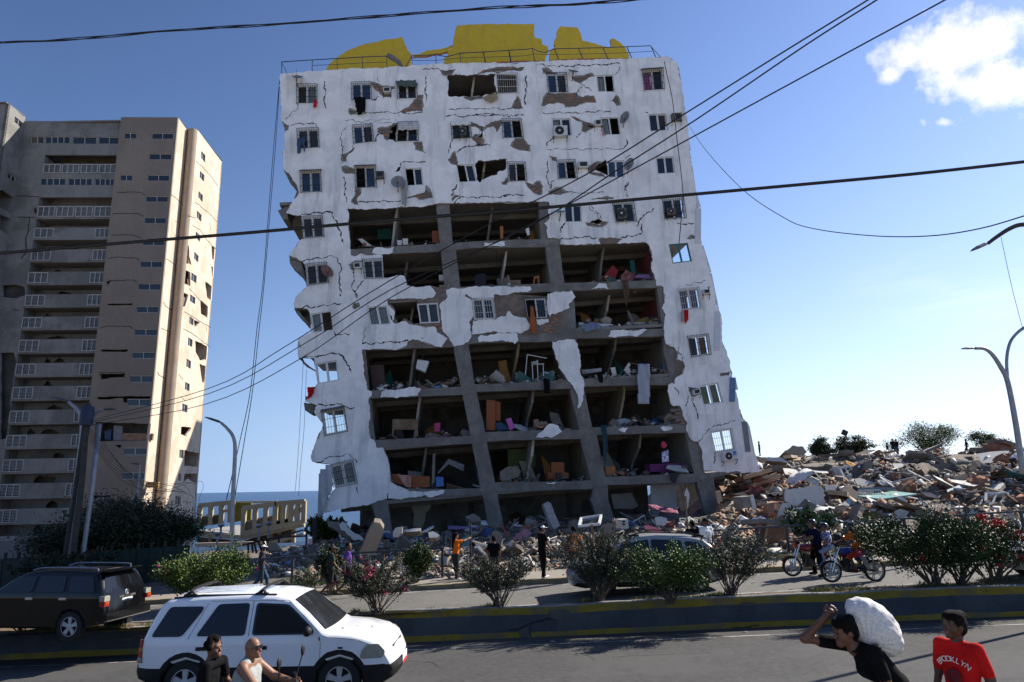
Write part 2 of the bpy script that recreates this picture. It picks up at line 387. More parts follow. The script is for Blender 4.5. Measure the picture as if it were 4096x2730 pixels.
def wall_build():
 root=thing('median_wall','long low retaining wall of the road median painted grey with worn yellow bands','wall',(0,WALL_Y(0),near_z(0,WALL_Y(0))))
 X=np.arange(-48,48.01,.16);fr=[0,.03,.2,.22,.74,.76,.96,1.0];mis=[1,1,0,0,0,1,1]
 V=[];F=[];mi=[];n=len(fr)+3
 for i,x in enumerate(X):
  y=WALL_Y(x);zb=near_z(x,y)-.02;zt=far_z(x)+.06+.05*float(fbm(x,0,.6,3,2));w=float(fbm(x,3,.9,3,4))
  for k,f in enumerate(fr):V.append((x,y+.05*f+.035*w+.02*float(fbm(x,f*3,2.2,2,6)),zb+(zt-zb)*(f+(.03*w if 0<k<len(fr)-1 else 0))))
  V.append((x,y+.09+.03*w,zt+.035));V.append((x,y+.19,zt+.03));V.append((x,y+.2,zt-.25))
 for i in range(len(X)-1):
  for k in range(n-1):
   a=i*n+k;F.append((a,a+n,a+n+1,a+1));mi.append(mis[k]if k<len(mis)else 2)
 put('wall_face',np_mesh('wall_face',V,F,[greywall,yellowp,concrete],mi),root)
 m=M('wall_scar',(.12,.105,.09),.95,.3,5,.7,14)
 def on_wall(pt):
  p=hit_g(pt[0],pt[1],lambda x,y:near_z(x,y)+.35);y=WALL_Y(p.x);q=hit_y(pt[0],pt[1],y+.02);return(q.x,q.z)
 for ps in('6 1160,1045 1350,1035 1370,1110 1280,1135 1190,1110','6 880,1225 940,1200 985,1170 1000,1285 890,1290','4 1090,1150 1400,1110 1395,1140 1080,1170','7 1100,1090 1240,1085 1230,1105 1110,1110'):
  pts=jag([on_wall(p)for p in pxs(ps)],.03,.1)
  plate('scar',[pts],0,1,lambda s,z,d:Vector((s,WALL_Y(s)-.012+.05*d+.03*(z-near_z(s,WALL_Y(s))),z)),m,root)
 mb=MB()
 for ps in('6 780,1225 880,1220 950,1180 1060,1135 1190,1115','6 985,1185 1000,1290','4 1000,1350 1200,1340','7 860,1340 1100,1310 1250,1290'):
  L=jag([on_wall(p)for p in pxs(ps)],.03,.08,closed=False)
  for a,b in zip(L,L[1:]):mb.bar((a[0],WALL_Y(a[0])-.002,a[1]),(b[0],WALL_Y(b[0])-.002,b[1]),.022,.02)
 mb.build('crack',M('crack_dark',(.03,.028,.025),.95),root)
wall_build()
def ground_build():
 xs=np.concatenate([np.linspace(-160,-30,27)[:-1],np.linspace(-30,48,235),np.linspace(48,170,25)[1:]])
 ts=np.concatenate([np.linspace(.0,30,110),np.linspace(30.5,62,60),np.linspace(64,160,26)])
 V=[]
 for t in ts:
  y=FENCE_Y(xs)+.2+t;z=mound(xs,y)
  if t==0:z=.042*xs-.3
  V.append(np.stack([xs,y,z],1))
 V=np.concatenate(V);n=len(xs);k=len(ts)
 F=[(j*n+i,j*n+i+1,(j+1)*n+i+1,(j+1)*n+i)for j in range(k-1)for i in range(n-1)]
 o=put('ground',np_mesh('ground',V,F,dustm,smooth=True));o['kind']='structure'
 mb=MB();mb.add([(-600,-500,-2.2),(600,-500,-2.2),(600,27,-2.2),(-600,27,-2.2)],[(0,1,2,3)])
 mb.build('land',M('dry_land',(.36,.32,.26),.95,.25,.05,.4,3),kind='structure')
ground_build()
def sea_build():
 m=bpy.data.materials.new('sea_water');m.use_nodes=True;nt=m.node_tree;N=nt.nodes.new;L=nt.links.new;b=nt.nodes['Principled BSDF']
 b.inputs['Base Color'].default_value=(.012,.05,.12,1);b.inputs['Roughness'].default_value=.28;inp(b,'Specular IOR Level',.35)
 tc=N('ShaderNodeTexCoord');n1=N('ShaderNodeTexNoise');n1.inputs['Scale'].default_value=.11;n1.inputs['Detail'].default_value=10;n1.inputs['Roughness'].default_value=.7
 mp=N('ShaderNodeMapping');mp.inputs['Scale'].default_value=(.45,1,1);L(tc.outputs['Object'],mp.inputs[0]);L(mp.outputs[0],n1.inputs['Vector'])
 bp=N('ShaderNodeBump');bp.inputs['Strength'].default_value=.8;bp.inputs['Distance'].default_value=2.0;L(n1.outputs['Fac'],bp.inputs['Height']);L(bp.outputs[0],b.inputs['Normal'])
 mb=MB();mb.add([(-40000,60,-4),(40000,60,-4),(40000,50000,-4),(-40000,50000,-4)],[(0,1,2,3)]);mb.build('sea',m,kind='structure')
sea_build()
# ================================================================ the leaning white apartment building
TH=math.radians(6);FA=Vector((math.cos(TH),math.sin(TH),0));FB=Vector((-math.sin(TH),math.cos(TH),0));FP=Vector((0,40,0))
def FW(s,z,d=0.0):return FP+FA*s+FB*d+Vector((0,0,z))
def fsz(p,d=0.0):
 q=hit_plane(p[0],p[1],FP+FB*d,FB)-FP;return(q.dot(FA),q.z)
def fp(txt,d=0.0):return[fsz(p,d)for p in pxs(txt)]
def bil(q,u,v):
 (a,b,c,d)=q;x=[(1-u)*(1-v)*a[i]+u*(1-v)*b[i]+u*v*c[i]+(1-u)*v*d[i]for i in(0,1)];return(x[0],x[1])
plaster=M('white_plaster',(.87,.855,.83),.85,.07,.8,.3,9,alt=(.68,.68,.68),altamt=.55,altscale=.9,streak=.8)
block=M('bare_block',(.20,.16,.13),.95,.25,2.0,.8,9,alt=(.13,.10,.085),altamt=.7,altscale=1.5)
rebrick=M('red_hollow_brick',(.36,.13,.065),.9,.3,3.5,.6,12,dust=(.3,.25,.2),dustamt=.6)
rawconc=M('bare_concrete',(.20,.19,.17),.95,.22,1.4,.7,12,alt=(.13,.12,.11),altamt=.6,altscale=.8,streak=.3)
slabm=M('slab_soffit',(.21,.20,.18),.9,.15,1.2,.3,9)
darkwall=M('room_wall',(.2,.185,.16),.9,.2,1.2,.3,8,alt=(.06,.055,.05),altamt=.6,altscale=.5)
alu=M('window_frame_white',(.66,.66,.64),.45,.1,3,spec=.5)
ironm=M('grille_iron',(.035,.032,.03),.6,.3,6,metal=.3)
ironw=M('grille_white',(.55,.55,.52),.6,.2,6)
pane=M('window_pane',(.014,.02,.028),.06,.2,1,spec=.6)
paneb=M('window_pane_blue',(.03,.055,.11),.08,.3,2,spec=.6)
gclear=glass('clear_pane')
B=thing('apartment_building','tall white plastered apartment building leaning over with its lower facade torn open','building',tuple(FW(0,.5)))
OUT="""A 262,637 530,612 650,605 960,590 1290,575 1660,552 B 428,541 500,530 1000,517 1310,507 1600,490 1655,486 1730,545
 1760,700 1790,900 1830,1200 1850,1450 D 1865,0 1885,140 1900,300 1915,480 1935,560 1960,650 2000,800 2050,1000 2090,1165 2112,1260 2110,1420 2150,1540 F 1900,60 1940,130 1980,290 2000,400 2040,560 2065,690 2110,730 2140,860 2215,1155
 2165,1160 2065,1165 2030,1145 1950,1160 1870,1152 1745,1145 1730,1050 1730,980 1695,890 1640,880 1620,860 1590,790 1600,740 1575,700 1540,590 1480,590 1460,570 1450,520 1440,480 1437,410 1470,390 1490,400 1510,340 1560,315 1582,250 1560,210 1510,190 1520,130 1490,85 1420,60
 D 1619,1390 1615,1300 1630,1200 1595,1140 1620,1100 1610,960 1550,950 1530,850 1505,800 1520,730 1490,610 1460,580 1380,585 1210,590 1262,550 1160,535 1060,545 1075,595 725,597 735,547 620,542 610,480 620,455 590,420 640,370 622,300 692,265 640,280 630,232 550,232 430,235 0,240
 C 1710,245 1590,250 1500,270 1200,287 1000,300 835,290 842,450 856,620 862,690 905,697 945,672 990,690 1122,680 1135,722 1142,880 1180,885 1250,862 1290,860 1330,890 1340,945 1430,965 1540,948 1590,1010 1560,1055 1180,1072
 1178,1110 1240,1170 1220,1260 1260,1275 1330,1250 1400,1290 1455,1292 1580,1300 1600,1350 1690,1400 1640,1478 1590,1470 1480,1430 1400,1408 1350,1425 1340,1465 1250,1500 1120,1490 955,1495
 E 760,300 790,450 830,465 830,500 800,530 815,650 800,770 820,870 855,890 870,945 925,945 960,1020 985,1170 995,1240 1020,1255 1140,1310 1160,1322 1290,1320 1450,1310 1440,1340 1340,1370 1290,1350 1180,1370 1080,1390 960,1380 820,1425 700,1450 530,1475 480,1490 395,1500
 395,1470 420,1410 470,1370 520,1290 505,1240 475,1090 440,1080 320,1065 318,990 335,930 400,790 412,740 340,650 345,600 365,575 285,560 262,550 330,460 360,400 365,388 335,180 205,182 195,130 220,90 205,0
 C 410,1530 425,1400 520,1350 515,1200 490,1150 400,1145 375,1120 385,1050 440,1000 485,960 490,940 470,780 440,740 355,700 340,680 370,640 430,560 455,545 440,350 310,330 345,260 390,200 420,150 405,100 350,10
 A 290,1450 285,1350 278,1290 300,1285 300,1140 272,1045 265,800 252,730 262,720"""
ISL=["C 1680,985 1720,970 1810,975 1900,960 D 30,960 100,955 330,962 470,955 482,985 440,1005 160,1025 160,1058 C 1900,1060 1850,1020 1835,1040 1890,1070 1912,1200 1890,1245 1885,1300 1895,1380 1870,1430 1750,1470 1700,1390 1650,1340 1640,1250 1622,1110 1650,1085 1690,1050","C 1912,1248 2100,1240 2150,1210 2190,1210 2210,1165 2255,1205 D 330,1210 440,1230 472,1290 450,1330 390,1360 60,1358 C 1985,1360 1893,1372 1897,1300","D 22,1400 60,1370 365,1365 370,1420 340,1450 320,1430 180,1425 30,1430","D 620,1020 700,1000 820,990 860,1045 800,1110 810,1140 700,1185 660,1190 645,1225 622,1190 610,1100","D 525,1237 630,1235 628,1262 560,1290 530,1280","F 447,40 640,20 665,60 690,200 720,380 715,450 700,560 665,610 640,450 600,385 580,375 500,260 470,150","D 80,582 255,568 255,612 120,618 78,618","C 1045,672 1055,640 1090,620 1235,618 1225,665","D 990,982 1060,930 1120,930 1145,978","D 1140,1385 1160,1332 1475,1325 1390,1383","E 903,518 912,470 1060,447 1250,442 1220,500 1050,520","F 305,855 330,820 440,740 500,760 528,810 430,860","F 1010,795 1050,770 1095,780 1065,815","F 1350,770 1400,760 1478,770 1460,795 1390,797","F 398,1242 480,1242 460,1256 400,1254"]
WIN=[("A 405,735 575,735 575,885 405,890",'brown','pale','g'),("A 870,720 1035,715 1040,855 875,860",'blue','blue','g'),("A 1262,722 1425,725 1430,845 1265,850",'brown','brown','g'),("A 2105,632 2285,640 2290,800 2120,808",'none','none','w'),("B 612,640 775,638 790,795 628,798",'blue','grey','g'),("B 1035,648 1180,645 1195,790 1050,790",'pale','open',''),("B 1425,612 1600,600 1612,768 1445,778",'pink','dark','gk'),("A 408,1115 585,1108 595,1265 415,1275",'grey','grey','g'),("A 880,1085 1045,1075 1060,1215 890,1235",'blue','grey','g'),("A 1265,1060 1435,1055 1440,1210 1250,1215",'open','dark','g'),("A 1720,1070 1880,1065 1895,1185 1730,1195",'grey','dark','g'),("B 230,1030 390,1030 410,1180 240,1185",'blue','open','g'),("B 655,1020 815,1015 830,1165 670,1170",'pale','dark',''),("B 1065,1010 1225,1008 1245,1155 1090,1160",'pale','open',''),("B 1480,980 1635,975 1655,1120 1497,1130",'dark','brown',''),("S 1203,690 1283,687 1287,768 1205,772",'blue','blue','gk'),("S 1421,671 1500,668 1506,750 1424,753",'open','blue','gk'),("S 1619,675 1688,673 1694,742 1628,745",'open','dark',''),("S 1825,661 1893,659 1909,728 1837,731",'open','dark',''),("B 280,1400 425,1400 440,1550 285,1558",'grey','open','g'),("B 700,1385 850,1380 870,1530 710,1535",'blue','open','g'),("B 1130,1380 1275,1375 1280,1520 1140,1525",'blue','blue',''),("B 1545,1350 1695,1340 1712,1485 1560,1495",'dark','dark',''),("C 445,370 620,360 635,530 462,545",'grey','grey','g'),("D 760,265 910,258 915,405 770,410",'dark','dark',''),("D 1172,245 1350,240 1375,400 1205,408",'dark','dark','g'),("D 1598,215 1775,200 1798,370 1620,383",'dark','grey','g'),("C 480,775 655,758 672,925 492,948",'brown','brown','g'),("C 965,735 1135,725 1145,885 985,890",'grey','grey','g'),("D 1655,597 1818,583 1855,740 1690,762",'clear','clear','t'),("C 520,1190 695,1165 715,1330 540,1355",'pale','open',''),("C 1000,1130 1170,1120 1205,1280 1030,1292",'pale','pale',''),("C 1430,1105 1605,1095 1625,1265 1455,1272",'grey','grey',''),("C 1900,1065 2075,1062 2100,1230 1920,1240",'grey','dark','w'),("D 425,1065 600,1058 618,1225 450,1230",'open','dark','g'),("D 1735,988 1905,970 1935,1138 1765,1160",'violet','violet','w'),("E 350,225 530,195 550,368 370,402",'clear','clear',''),("D 1815,1390 1985,1370 2010,1535 1845,1560",'brown','orange','g'),("E 405,640 590,605 622,800 430,840",'clear','clear','gk'),("F 1698,415 1862,385 1908,560 1738,585",'olive','olive',''),("E 470,1098 665,1055 703,1245 510,1282",'pale','pale','g'),("F 1800,810 1975,780 2005,960 1840,985",'clear','clear','w')]
PATCH=["A 1040,710 1100,722 1150,745 1230,742 1232,762 1205,770 1205,830 1140,828 1110,785 1060,755","A 1290,955 1370,915 1400,862 1440,845 1475,850 1475,965 1440,950 1330,972","A 850,935 905,955 905,975 862,982 848,960","A 1435,820 1478,820 1475,845 1440,848","A 1625,600 1755,597 1725,640 1690,645 1650,640","A 1950,630 2030,600 2100,585 2340,578 2330,600 2290,612 2250,605 2130,628","A 1830,832 1990,822 1985,845 1930,850 1890,862","A 2240,920 2285,830 2300,845 2330,925 2270,932","A 1095,1105 1180,1095 1240,1065 1265,1062 1250,1110 1190,1130 1180,1200 1150,1185 1140,1150 1100,1140","A 1405,1222 1470,1220 1478,1290 1500,1310 1420,1280","A 790,1330 840,1310 885,1265 888,1285 830,1340 828,1380 792,1378","A 275,1048 327,1080 325,1110 297,1130 285,1100","A 1895,1045 1960,1070 2010,1090 2090,1040 2148,1035 2145,1075 2100,1132 2075,1085 2030,1090 1985,1120 1960,1100 1900,1085","A 1900,1180 1985,1150 1980,1250 1950,1255 1935,1215 1910,1205","A 2235,1250 2270,1190 2340,1190 B 440,1235 470,1245 465,1300 400,1285 340,1270 315,1255","A 1700,1370 1730,1320 1755,1305 1765,1370 1775,1390 1770,1405 1720,1400","B 575,595 610,585 650,610 660,625 690,620 690,645 610,638 600,625 585,640","B 830,660 920,655 990,630 1010,650 1020,660 975,665 930,690 900,712 850,690","B 572,905 590,835 615,802 750,805 860,800 870,820 910,838 940,822 1010,825 1030,882 940,880 850,915 770,920 760,890 720,880 640,890 600,915","B 1170,865 1205,825 1225,835 1240,900 1215,905","B 820,1002 880,1020 930,1045 985,1060 1015,1080 980,1110 940,1132 912,1120 920,1060 870,1040","B 640,1340 690,1350 690,1380 660,1375","B 985,1420 1040,1390 1085,1395 1080,1420 1010,1460 975,1475","B 975,1480 1080,1488 1125,1525 1085,1510 1010,1500","C 790,-65 840,-65 890,-48 890,-15 820,-10 795,-35","C 870,230 905,170 905,125 945,122 945,165 915,200 930,258 895,250","C 1345,195 1400,180 1440,170 1490,150 1500,95 1540,150 1560,195 1480,212 1450,210 1430,190 1350,205","C 1735,235 1732,200 1750,180 1790,185 1750,205","D 430,55 500,90 520,62 550,58 575,100 570,150 545,167 500,150 450,100","D 230,65 275,30 280,55 270,80 240,82","D 635,140 690,115 740,122 790,155 740,162 680,165 640,170","C 850,775 900,742 960,735 960,755 890,765 890,815 870,805 865,780","C 885,1105 925,1100 935,1130 900,1148 882,1135","D 940,405 1000,410 1060,430 1100,400 1135,405 1085,445 1040,442 960,430","D 1000,205 1180,195 1175,208 1010,215","F 1610,430 1690,440 1700,480 1640,500 1620,460","D 1990,965 2010,960 2005,990 1993,985","D 1815,545 1850,520 1895,530 1870,545","F 1885,310 1970,290 1980,320 1890,332"]
OPEN=["A 1690,648 2100,636 2118,808 2040,815 1990,822 1830,825 1697,826","A 1215,1085 1262,1066 1252,1120 1250,1215 1225,1200 1180,1190 1195,1130","A 1930,1400 1960,1375 2200,1360 2195,1390 B 262,1450 200,1470 190,1500 60,1540 40,1568 20,1545","B 1030,1430 1085,1400 1115,1370 1135,1430 1140,1510 1080,1480 1035,1460","C 1240,-20 1265,-60 1290,-70 1280,-35","D 985,405 1060,375 1085,390 1085,425 1000,415","A 1950,1175 2000,1110 1985,1180","B 965,1070 1015,1075 1010,1100 960,1090","C 1175,1076 1430,1062 1445,1180 1452,1270 1400,1280 1330,1230 1260,1260 1240,1220 1240,1150"]
wq=[fp(w[0])for w in WIN]
wholes=[list(q)for q in wq]
openj=[jag(jag(fp(t),.09,.4),.05,.1)for t in OPEN]
def shrink(lp,k=.07):c=(sum(p[0]for p in lp)/len(lp),sum(p[1]for p in lp)/len(lp));return[(x-(x-c[0])/(math.hypot(x-c[0],y-c[1])+.01)*k,y-(y-c[1])/(math.hypot(x-c[0],y-c[1])+.01)*k)for x,y in lp]
rough=lambda t,k=.10:jag(jag(t,k,.42),.045,.1)
out0=rough(fp(OUT),.05);isl=[rough(fp(t))for t in ISL]
patches=[rough(shrink(fp(t),-.07))for t in PATCH]
plate('plaster_skin',[out0]+isl,-.03,.02,FW,[plaster,rawconc],B,cut=patches+wholes+openj,mi_side=1)
rim=M('scratch_coat',(.30,.285,.26),.95,.2,3,.6,14)
plate('scratch_coat',[jag(fp(OUT),.05,.2)],.0,.024,FW,[rim],B,cut=[jag(shrink(fp(t),.03),.05,.12)for t in PATCH]+wholes+openj)
INF=["D 610,545 725,545 735,600 1465,580 1520,620 1560,960 1610,960 1640,1240 1640,1390 F 1420,90 1500,100 1500,340 1440,400 1540,590 1600,740 1690,890 1740,1140 2160,1150 2205,1150 2130,860 2100,740 2030,560 1990,400 1930,140 D 2140,1540 2100,1400 2090,1180 1990,810 1930,560 1890,300 1860,0 B 1845,1450 1820,1200 1780,900 1722,550 1600,495 1000,522 500,535 A 1660,557 1290,580 650,610 268,640 272,800 282,1050 305,1140 300,1350 350,1500 C 410,110 355,260 450,350 460,545 350,680 450,745 480,780 495,945 390,1050 390,1130 500,1150 530,1350 430,1400 E 210,0 210,175 340,180 370,390 275,550 350,590 418,740 330,980 330,1060 450,1080 480,1090 510,1240 525,1290 420,1450 480,1480 820,1420 960,1370 1160,1330 1160,1322 1020,1260 985,1170 960,1020 925,950 870,945 855,890 800,770 815,640 800,530 C 990,1500 1250,1495 1345,1470 1650,1470 1750,1465 1870,1425 1890,1370 D 60,1355 390,1355 700,1340 800,1180 740,1200 640,1230 630,1040 C 1690,985 1680,1050 1570,1052 1680,1000 1660,975 1560,950 1430,960 1340,940 1330,885 1260,860 1180,880 1140,875 1130,725 1120,690 862,690 842,450 836,295 1590,255 D 0,245 550,235 630,235 700,270 640,300 645,370 600,420 620,455 615,480"]
inf=[fp(t)for t in INF]
plate('masonry_wall',inf,.025,.16,FW,[block],B,cut=wholes+openj)
def in_poly(pt,loops):return bool(eo_inside(np.array([pt[0]]),np.array([pt[1]]),loops)[0])
bm_=MB();bm_.box((0,0,0),(.385,.03,.185));blk_me=bm_.mesh('block',block)
bm_=MB();bm_.box((0,0,0),(.29,.04,.115));brk_me=bm_.mesh('brick',rebrick)
TILT=math.radians(3.4);r_=random.Random(5);nblk=0
RB=Matrix((FA,FB,Vector((0,0,1)))).transposed()@Matrix.Rotation(-TILT,3,'Y')
def lay(poly,red_frac,holes,name=None):
 global nblk
 xs=[p[0]for p in poly];zs=[p[1]for p in poly];ct,st=math.cos(TILT),math.sin(TILT)
 for j in range(int((max(zs)-min(zs)+1.2)/.2)+1):
  red=r_.random()<red_frac
  for i in range(int((max(xs)-min(xs))/.4)+3):
   a=(i+.5*(j%2))*.4-.4;b=j*.2-.6;s=min(xs)+a*ct-b*st;z=min(zs)+a*st+b*ct
   if not in_poly((s,z),[poly])or any(in_poly((s,z),[h])for h in holes):continue
   if nblk>520 or r_.random()<.06:continue
   isred=r_.random()<red_frac
   o=put('brick' if isred else 'block',brk_me if isred else blk_me,B);nblk+=1
   o.matrix_basis=Matrix.LocRotScale(FW(s,z,.012+r_.uniform(0,.012)),RB.to_quaternion(),Vector((1,1,1)))
for i,t in enumerate(PATCH):
 if len(t)>60:lay(patches[i],.14,openj+wholes)
for t in["D 395,1360 450,1330 475,1290 440,1240 520,1290 630,1262 690,1190 712,1190 708,1350","D 640,1190 700,1185 705,1280 640,1260","F 1465,592 1540,600 1565,740 1480,735","C 1590,960 1680,950 1665,985 1590,985","C 1575,1280 1640,1280 1650,1330 1590,1340","F 495,310 560,375 495,375","E 2225,700 2350,740 2340,770 2220,800"]:
 q=fp(t);lay(q,.45,[])
def member(name,txt,d0=.05,d1=.5,amp=.012):
 plate(name,[jag(fp(txt),amp,.25)],d0,d1,FW,[rawconc],B)
COLS=["C 1592,250 1705,245 1735,575 1762,640 1802,965 E 1530,20 1650,20 1710,410 1725,465 1800,810 1810,890 1885,1245 1900,1320 6 690,0 742,245 600,255 553,0 E 1770,1350 1755,1270 1685,905 1675,840 1605,490 1590,425 1525,60 C 1668,985 1635,660 1625,592","D 545,232 625,230 650,320 715,540 722,600 768,935 830,992 850,1040 870,1400 F 700,380 720,430 790,770 830,835 905,1195 925,1265 6 1725,0 1785,190 1735,215 1650,240 1560,0 F 800,1295 780,1225 690,870 680,790 600,440 590,420 480,150 450,40 D 650,945 605,617 565,540","D 1520,720 1545,960 1615,960 1640,1240 1650,1390 F 1500,90 1580,250 1500,340 1500,400 1545,590 1600,740 1690,880 1730,980 1745,1150 1830,1190 7 850,0 918,310 790,352 690,0 F 1690,1240 1665,1165 1590,815 1565,740 1470,400 1400,100 D 1620,1390 1560,960","E 740,105 770,105 800,430 855,880 880,945 960,1380 985,1568 G 1085,600 985,632 840,210 E 825,1430 800,900 770,420"]
for t in COLS:member('column',t,.06,.55)
BEAMS=["C 858,636 1200,612 1620,590 D 0,567 300,555 605,550 900,535 1500,520 1500,580 725,597 600,617 0,625 C 1640,655 1200,676 862,692","C 1590,968 D 0,953 430,937 770,925 1540,902 1560,965 830,992 480,1005 C 2080,1025 1590,1052","C 955,1440 1340,1420 1750,1400 D 0,1365 400,1355 700,1355 850,1335 1610,1315 1620,1380 870,1400 660,1425 0,1440 C 1740,1472 955,1500","E 790,458 1200,440 1590,427 1710,402 2300,387 F 600,375 720,357 1500,340 1500,405 740,420 620,437 0,460 E 1735,467 1610,492 800,522","E 860,880 1670,842 1800,812 2150,800 F 680,790 790,770 1590,747 1600,815 830,837 690,870 0,882 E 1815,892 1690,912 875,950","E 1000,1290 1400,1300 1750,1292 1890,1242 2350,1235 F 770,1225 910,1195 1690,1165 1860,1153 2040,1142 1990,1165 1860,1192 1690,1240 930,1265 790,1297 0,1320 E 1900,1322 1770,1352 1400,1360 960,1382"]
for t in BEAMS:member('beam',t,.03,.45)
LEV=["A 262,640 B 1650,490","A 262,985 B 1815,850","A 285,1345 B 1850,1215","C 330,225 D 1900,90","C 330,690 D 1960,480","C 420,1120 D 2050,865","E 215,50 D 2100,1240","E 260,500 F 1985,270","E 330,980 F 2090,690","E 400,1440 F 2200,1120"]
LV=[]
for t in LEV:
 a,b=fp(t);m=(b[1]-a[1])/(b[0]-a[0]);LV.append((m,a[1]-m*a[0]))
def lev(i,s):return LV[i][0]*s+LV[i][1]
DEP=8.5
rs=random.Random(9)
LX=["A 258,640","A 262,985","A 283,1345","C 240,310","C 338,690","C 372,1120","E 195,130","E 247,590","E 318,1000","E 395,1490"]
RX=["B 1700,500","B 1780,850","B 1830,1215","D 1870,100","D 1925,480","D 2040,865","D 2100,1240","F 1975,270","F 2070,690","F 2200,1120"]
SL=[fp(t)[0][0]for t in LX];SR=[fp(t)[0][0]for t in RX]
for i in range(10):
 a,b=SL[i]+.05,SR[i]-.25;n=26;mb=MB();V=[]
 for k in range(n+1):
  s=a+(b-a)*k/n;z=lev(i,s)-.12;f=.10 if i else.04
  V.append((s,z,f));
 for(s,z,f)in V:
  back=DEP+rs.uniform(-.5,.3)
  mb.v+=[tuple(FW(s,z+.1,f)),tuple(FW(s,z-.1,f)),tuple(FW(s,z-.1,back)),tuple(FW(s,z+.1,back))]
 for k in range(n):
  q=k*4;mb.f+=[(q,q+4,q+5,q+1),(q+1,q+5,q+6,q+2),(q+2,q+6,q+7,q+3),(q+3,q+7,q+4,q)]
 mb.f+=[(0,1,2,3),(n*4+3,n*4+2,n*4+1,n*4)];mb.m=[0]*len(mb.f)
 mb.build('roof_slab' if i==0 else 'floor_slab',slabm,B)
 for s0,dd in((0,3.2),(1,6.0)):
  if i:
   mb=MB();mb.bar(FW(a+.6,lev(i,a+.6)-.38,dd),FW(b-.5,lev(i,b-.5)-.38,dd),.3,.3);mb.build('ceiling_beam',[rawconc,slabm][(i+s0)%2],B)
def cs(i,z):
 pts=[("C 1650,250","6 640,250"),("D 590,235","6 1700,220"),("D 1490,240","7 850,330"),("C 800,290","G 1030,600")][i]
 a,b=fp(pts[0])[0],fp(pts[1])[0];return a[0]+(b[0]-a[0])*(z-a[1])/(b[1]-a[1])
LEVG=lambda s:.55
wallcols={k:M(n,c,.9,.15,1.5,.2,8)for k,n,c in(('cream','cream_wall',(.42,.37,.27)),('teal','teal_wall',(.03,.17,.15)),('pinkw','rose_wall',(.32,.09,.11)),('redw','red_wall',(.22,.02,.03)),('white','pale_wall',(.45,.44,.42)),('green','green_wall',(.13,.17,.06)),('orange','ochre_wall',(.34,.17,.05)))}
def rect_wall(name,s0,s1,ztop,zbot,d0,d1,mat,amp=.0,par=B):
 q=[(s0,zbot),(s1,zbot),(s1,ztop),(s0,ztop)]
 if amp:q=jag(q,amp,.3)
 return plate(name,[q],d0,d1,FW,[mat],par)
def zfloor(i,s):return lev(i,s)if i<10 else.9
for row in range(9):
 zt=lambda s:lev(row,s)-.22;zb=lambda s:lev(row+1,s)
 mid=lev(row,0)-1.4
 c=[cs(3,mid),cs(0,mid),cs(1,mid),cs(2,mid)]
 bounds=[(c[0],c[1]),(c[1],c[2]),(c[2],c[3])]
 if row<6:bounds=[(SL[row]+.8,c[0])]+bounds
 if row<4:bounds=bounds+[(c[3],SR[row]-.4)]
 for k,(a,b)in enumerate(bounds):
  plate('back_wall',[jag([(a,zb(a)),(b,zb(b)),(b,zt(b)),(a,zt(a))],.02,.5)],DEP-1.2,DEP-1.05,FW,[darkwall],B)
 for k,s in enumerate(c):
  m=[darkwall,wallcols['white'],wallcols['cream'],wallcols['pinkw']if row in(4,5)else wallcols['white'],][k]
  mb=MB();a=[FW(s-.06,zb(s),.4),FW(s-.06,zb(s),DEP-1.1),FW(s-.06,zt(s),DEP-1.1),FW(s-.06,zt(s),.4)]
  b2=[p+FA*.12 for p in a];mb.add(a+b2,[(0,1,2,3),(7,6,5,4),(0,4,5,1),(1,5,6,2),(2,6,7,3),(3,7,4,0)]);mb.build('party_wall',m,B)
 for k,(a,b)in enumerate([(c[0],c[1]),(c[1],c[2]),(c[2],c[3])]):
  s=a+(b-a)*[.5,.52,.5][k]+rs.uniform(-.3,.3);mb=MB();m=[darkwall,wallcols['white'],slabm,wallcols['cream']][(row*3+k)%4]
  d0=rs.uniform(.6,2.2);q=[(d0,zt(s)),(d0+rs.uniform(-.2,.3),zt(s)-1.0),(d0+rs.uniform(.2,1.6),zb(s)+.9),(d0+rs.uniform(.2,2),zb(s)),(6.8,zb(s)),(6.8,zt(s))]
  ls=-.16
  P=[FW(s+ls*(zt(s)-z)*.9-.07,z,d)for d,z in q];P2=[p+FA*.14 for p in P];n=len(P)
  mb.add(P+P2,[tuple(range(n)),tuple(range(2*n-1,n-1,-1))]+[(i,i+n,(i+1)%n+n,(i+1)%n)for i in range(n)]);mb.build('partition',m,B)
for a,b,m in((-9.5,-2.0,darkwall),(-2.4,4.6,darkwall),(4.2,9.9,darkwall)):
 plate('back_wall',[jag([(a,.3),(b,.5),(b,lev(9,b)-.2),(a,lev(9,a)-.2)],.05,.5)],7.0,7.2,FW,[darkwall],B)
for t,d,m in(("K 1335,115 1640,120 1640,430 1325,370",1.6,'white'),("K 1720,110 1870,100 1945,410 1880,410 1800,330 1740,250",3.0,'cream'),("G 1300,160 1545,150 1540,230 1480,300 1470,400 1440,470 1330,480 1345,330",3.4,'cream'),("K 870,230 1110,210 1190,370 1120,400 900,400",4.0,'white')):
 plate('broken_wall',[jag(fp(t,d),.03,.15)],d,d+.12,FW,[wallcols[m]],B)
finm=M('end_panel',(.60,.63,.66),.5,.08,1.5);finb=M('end_panel_blue',(.10,.19,.33),.6,.2,2)
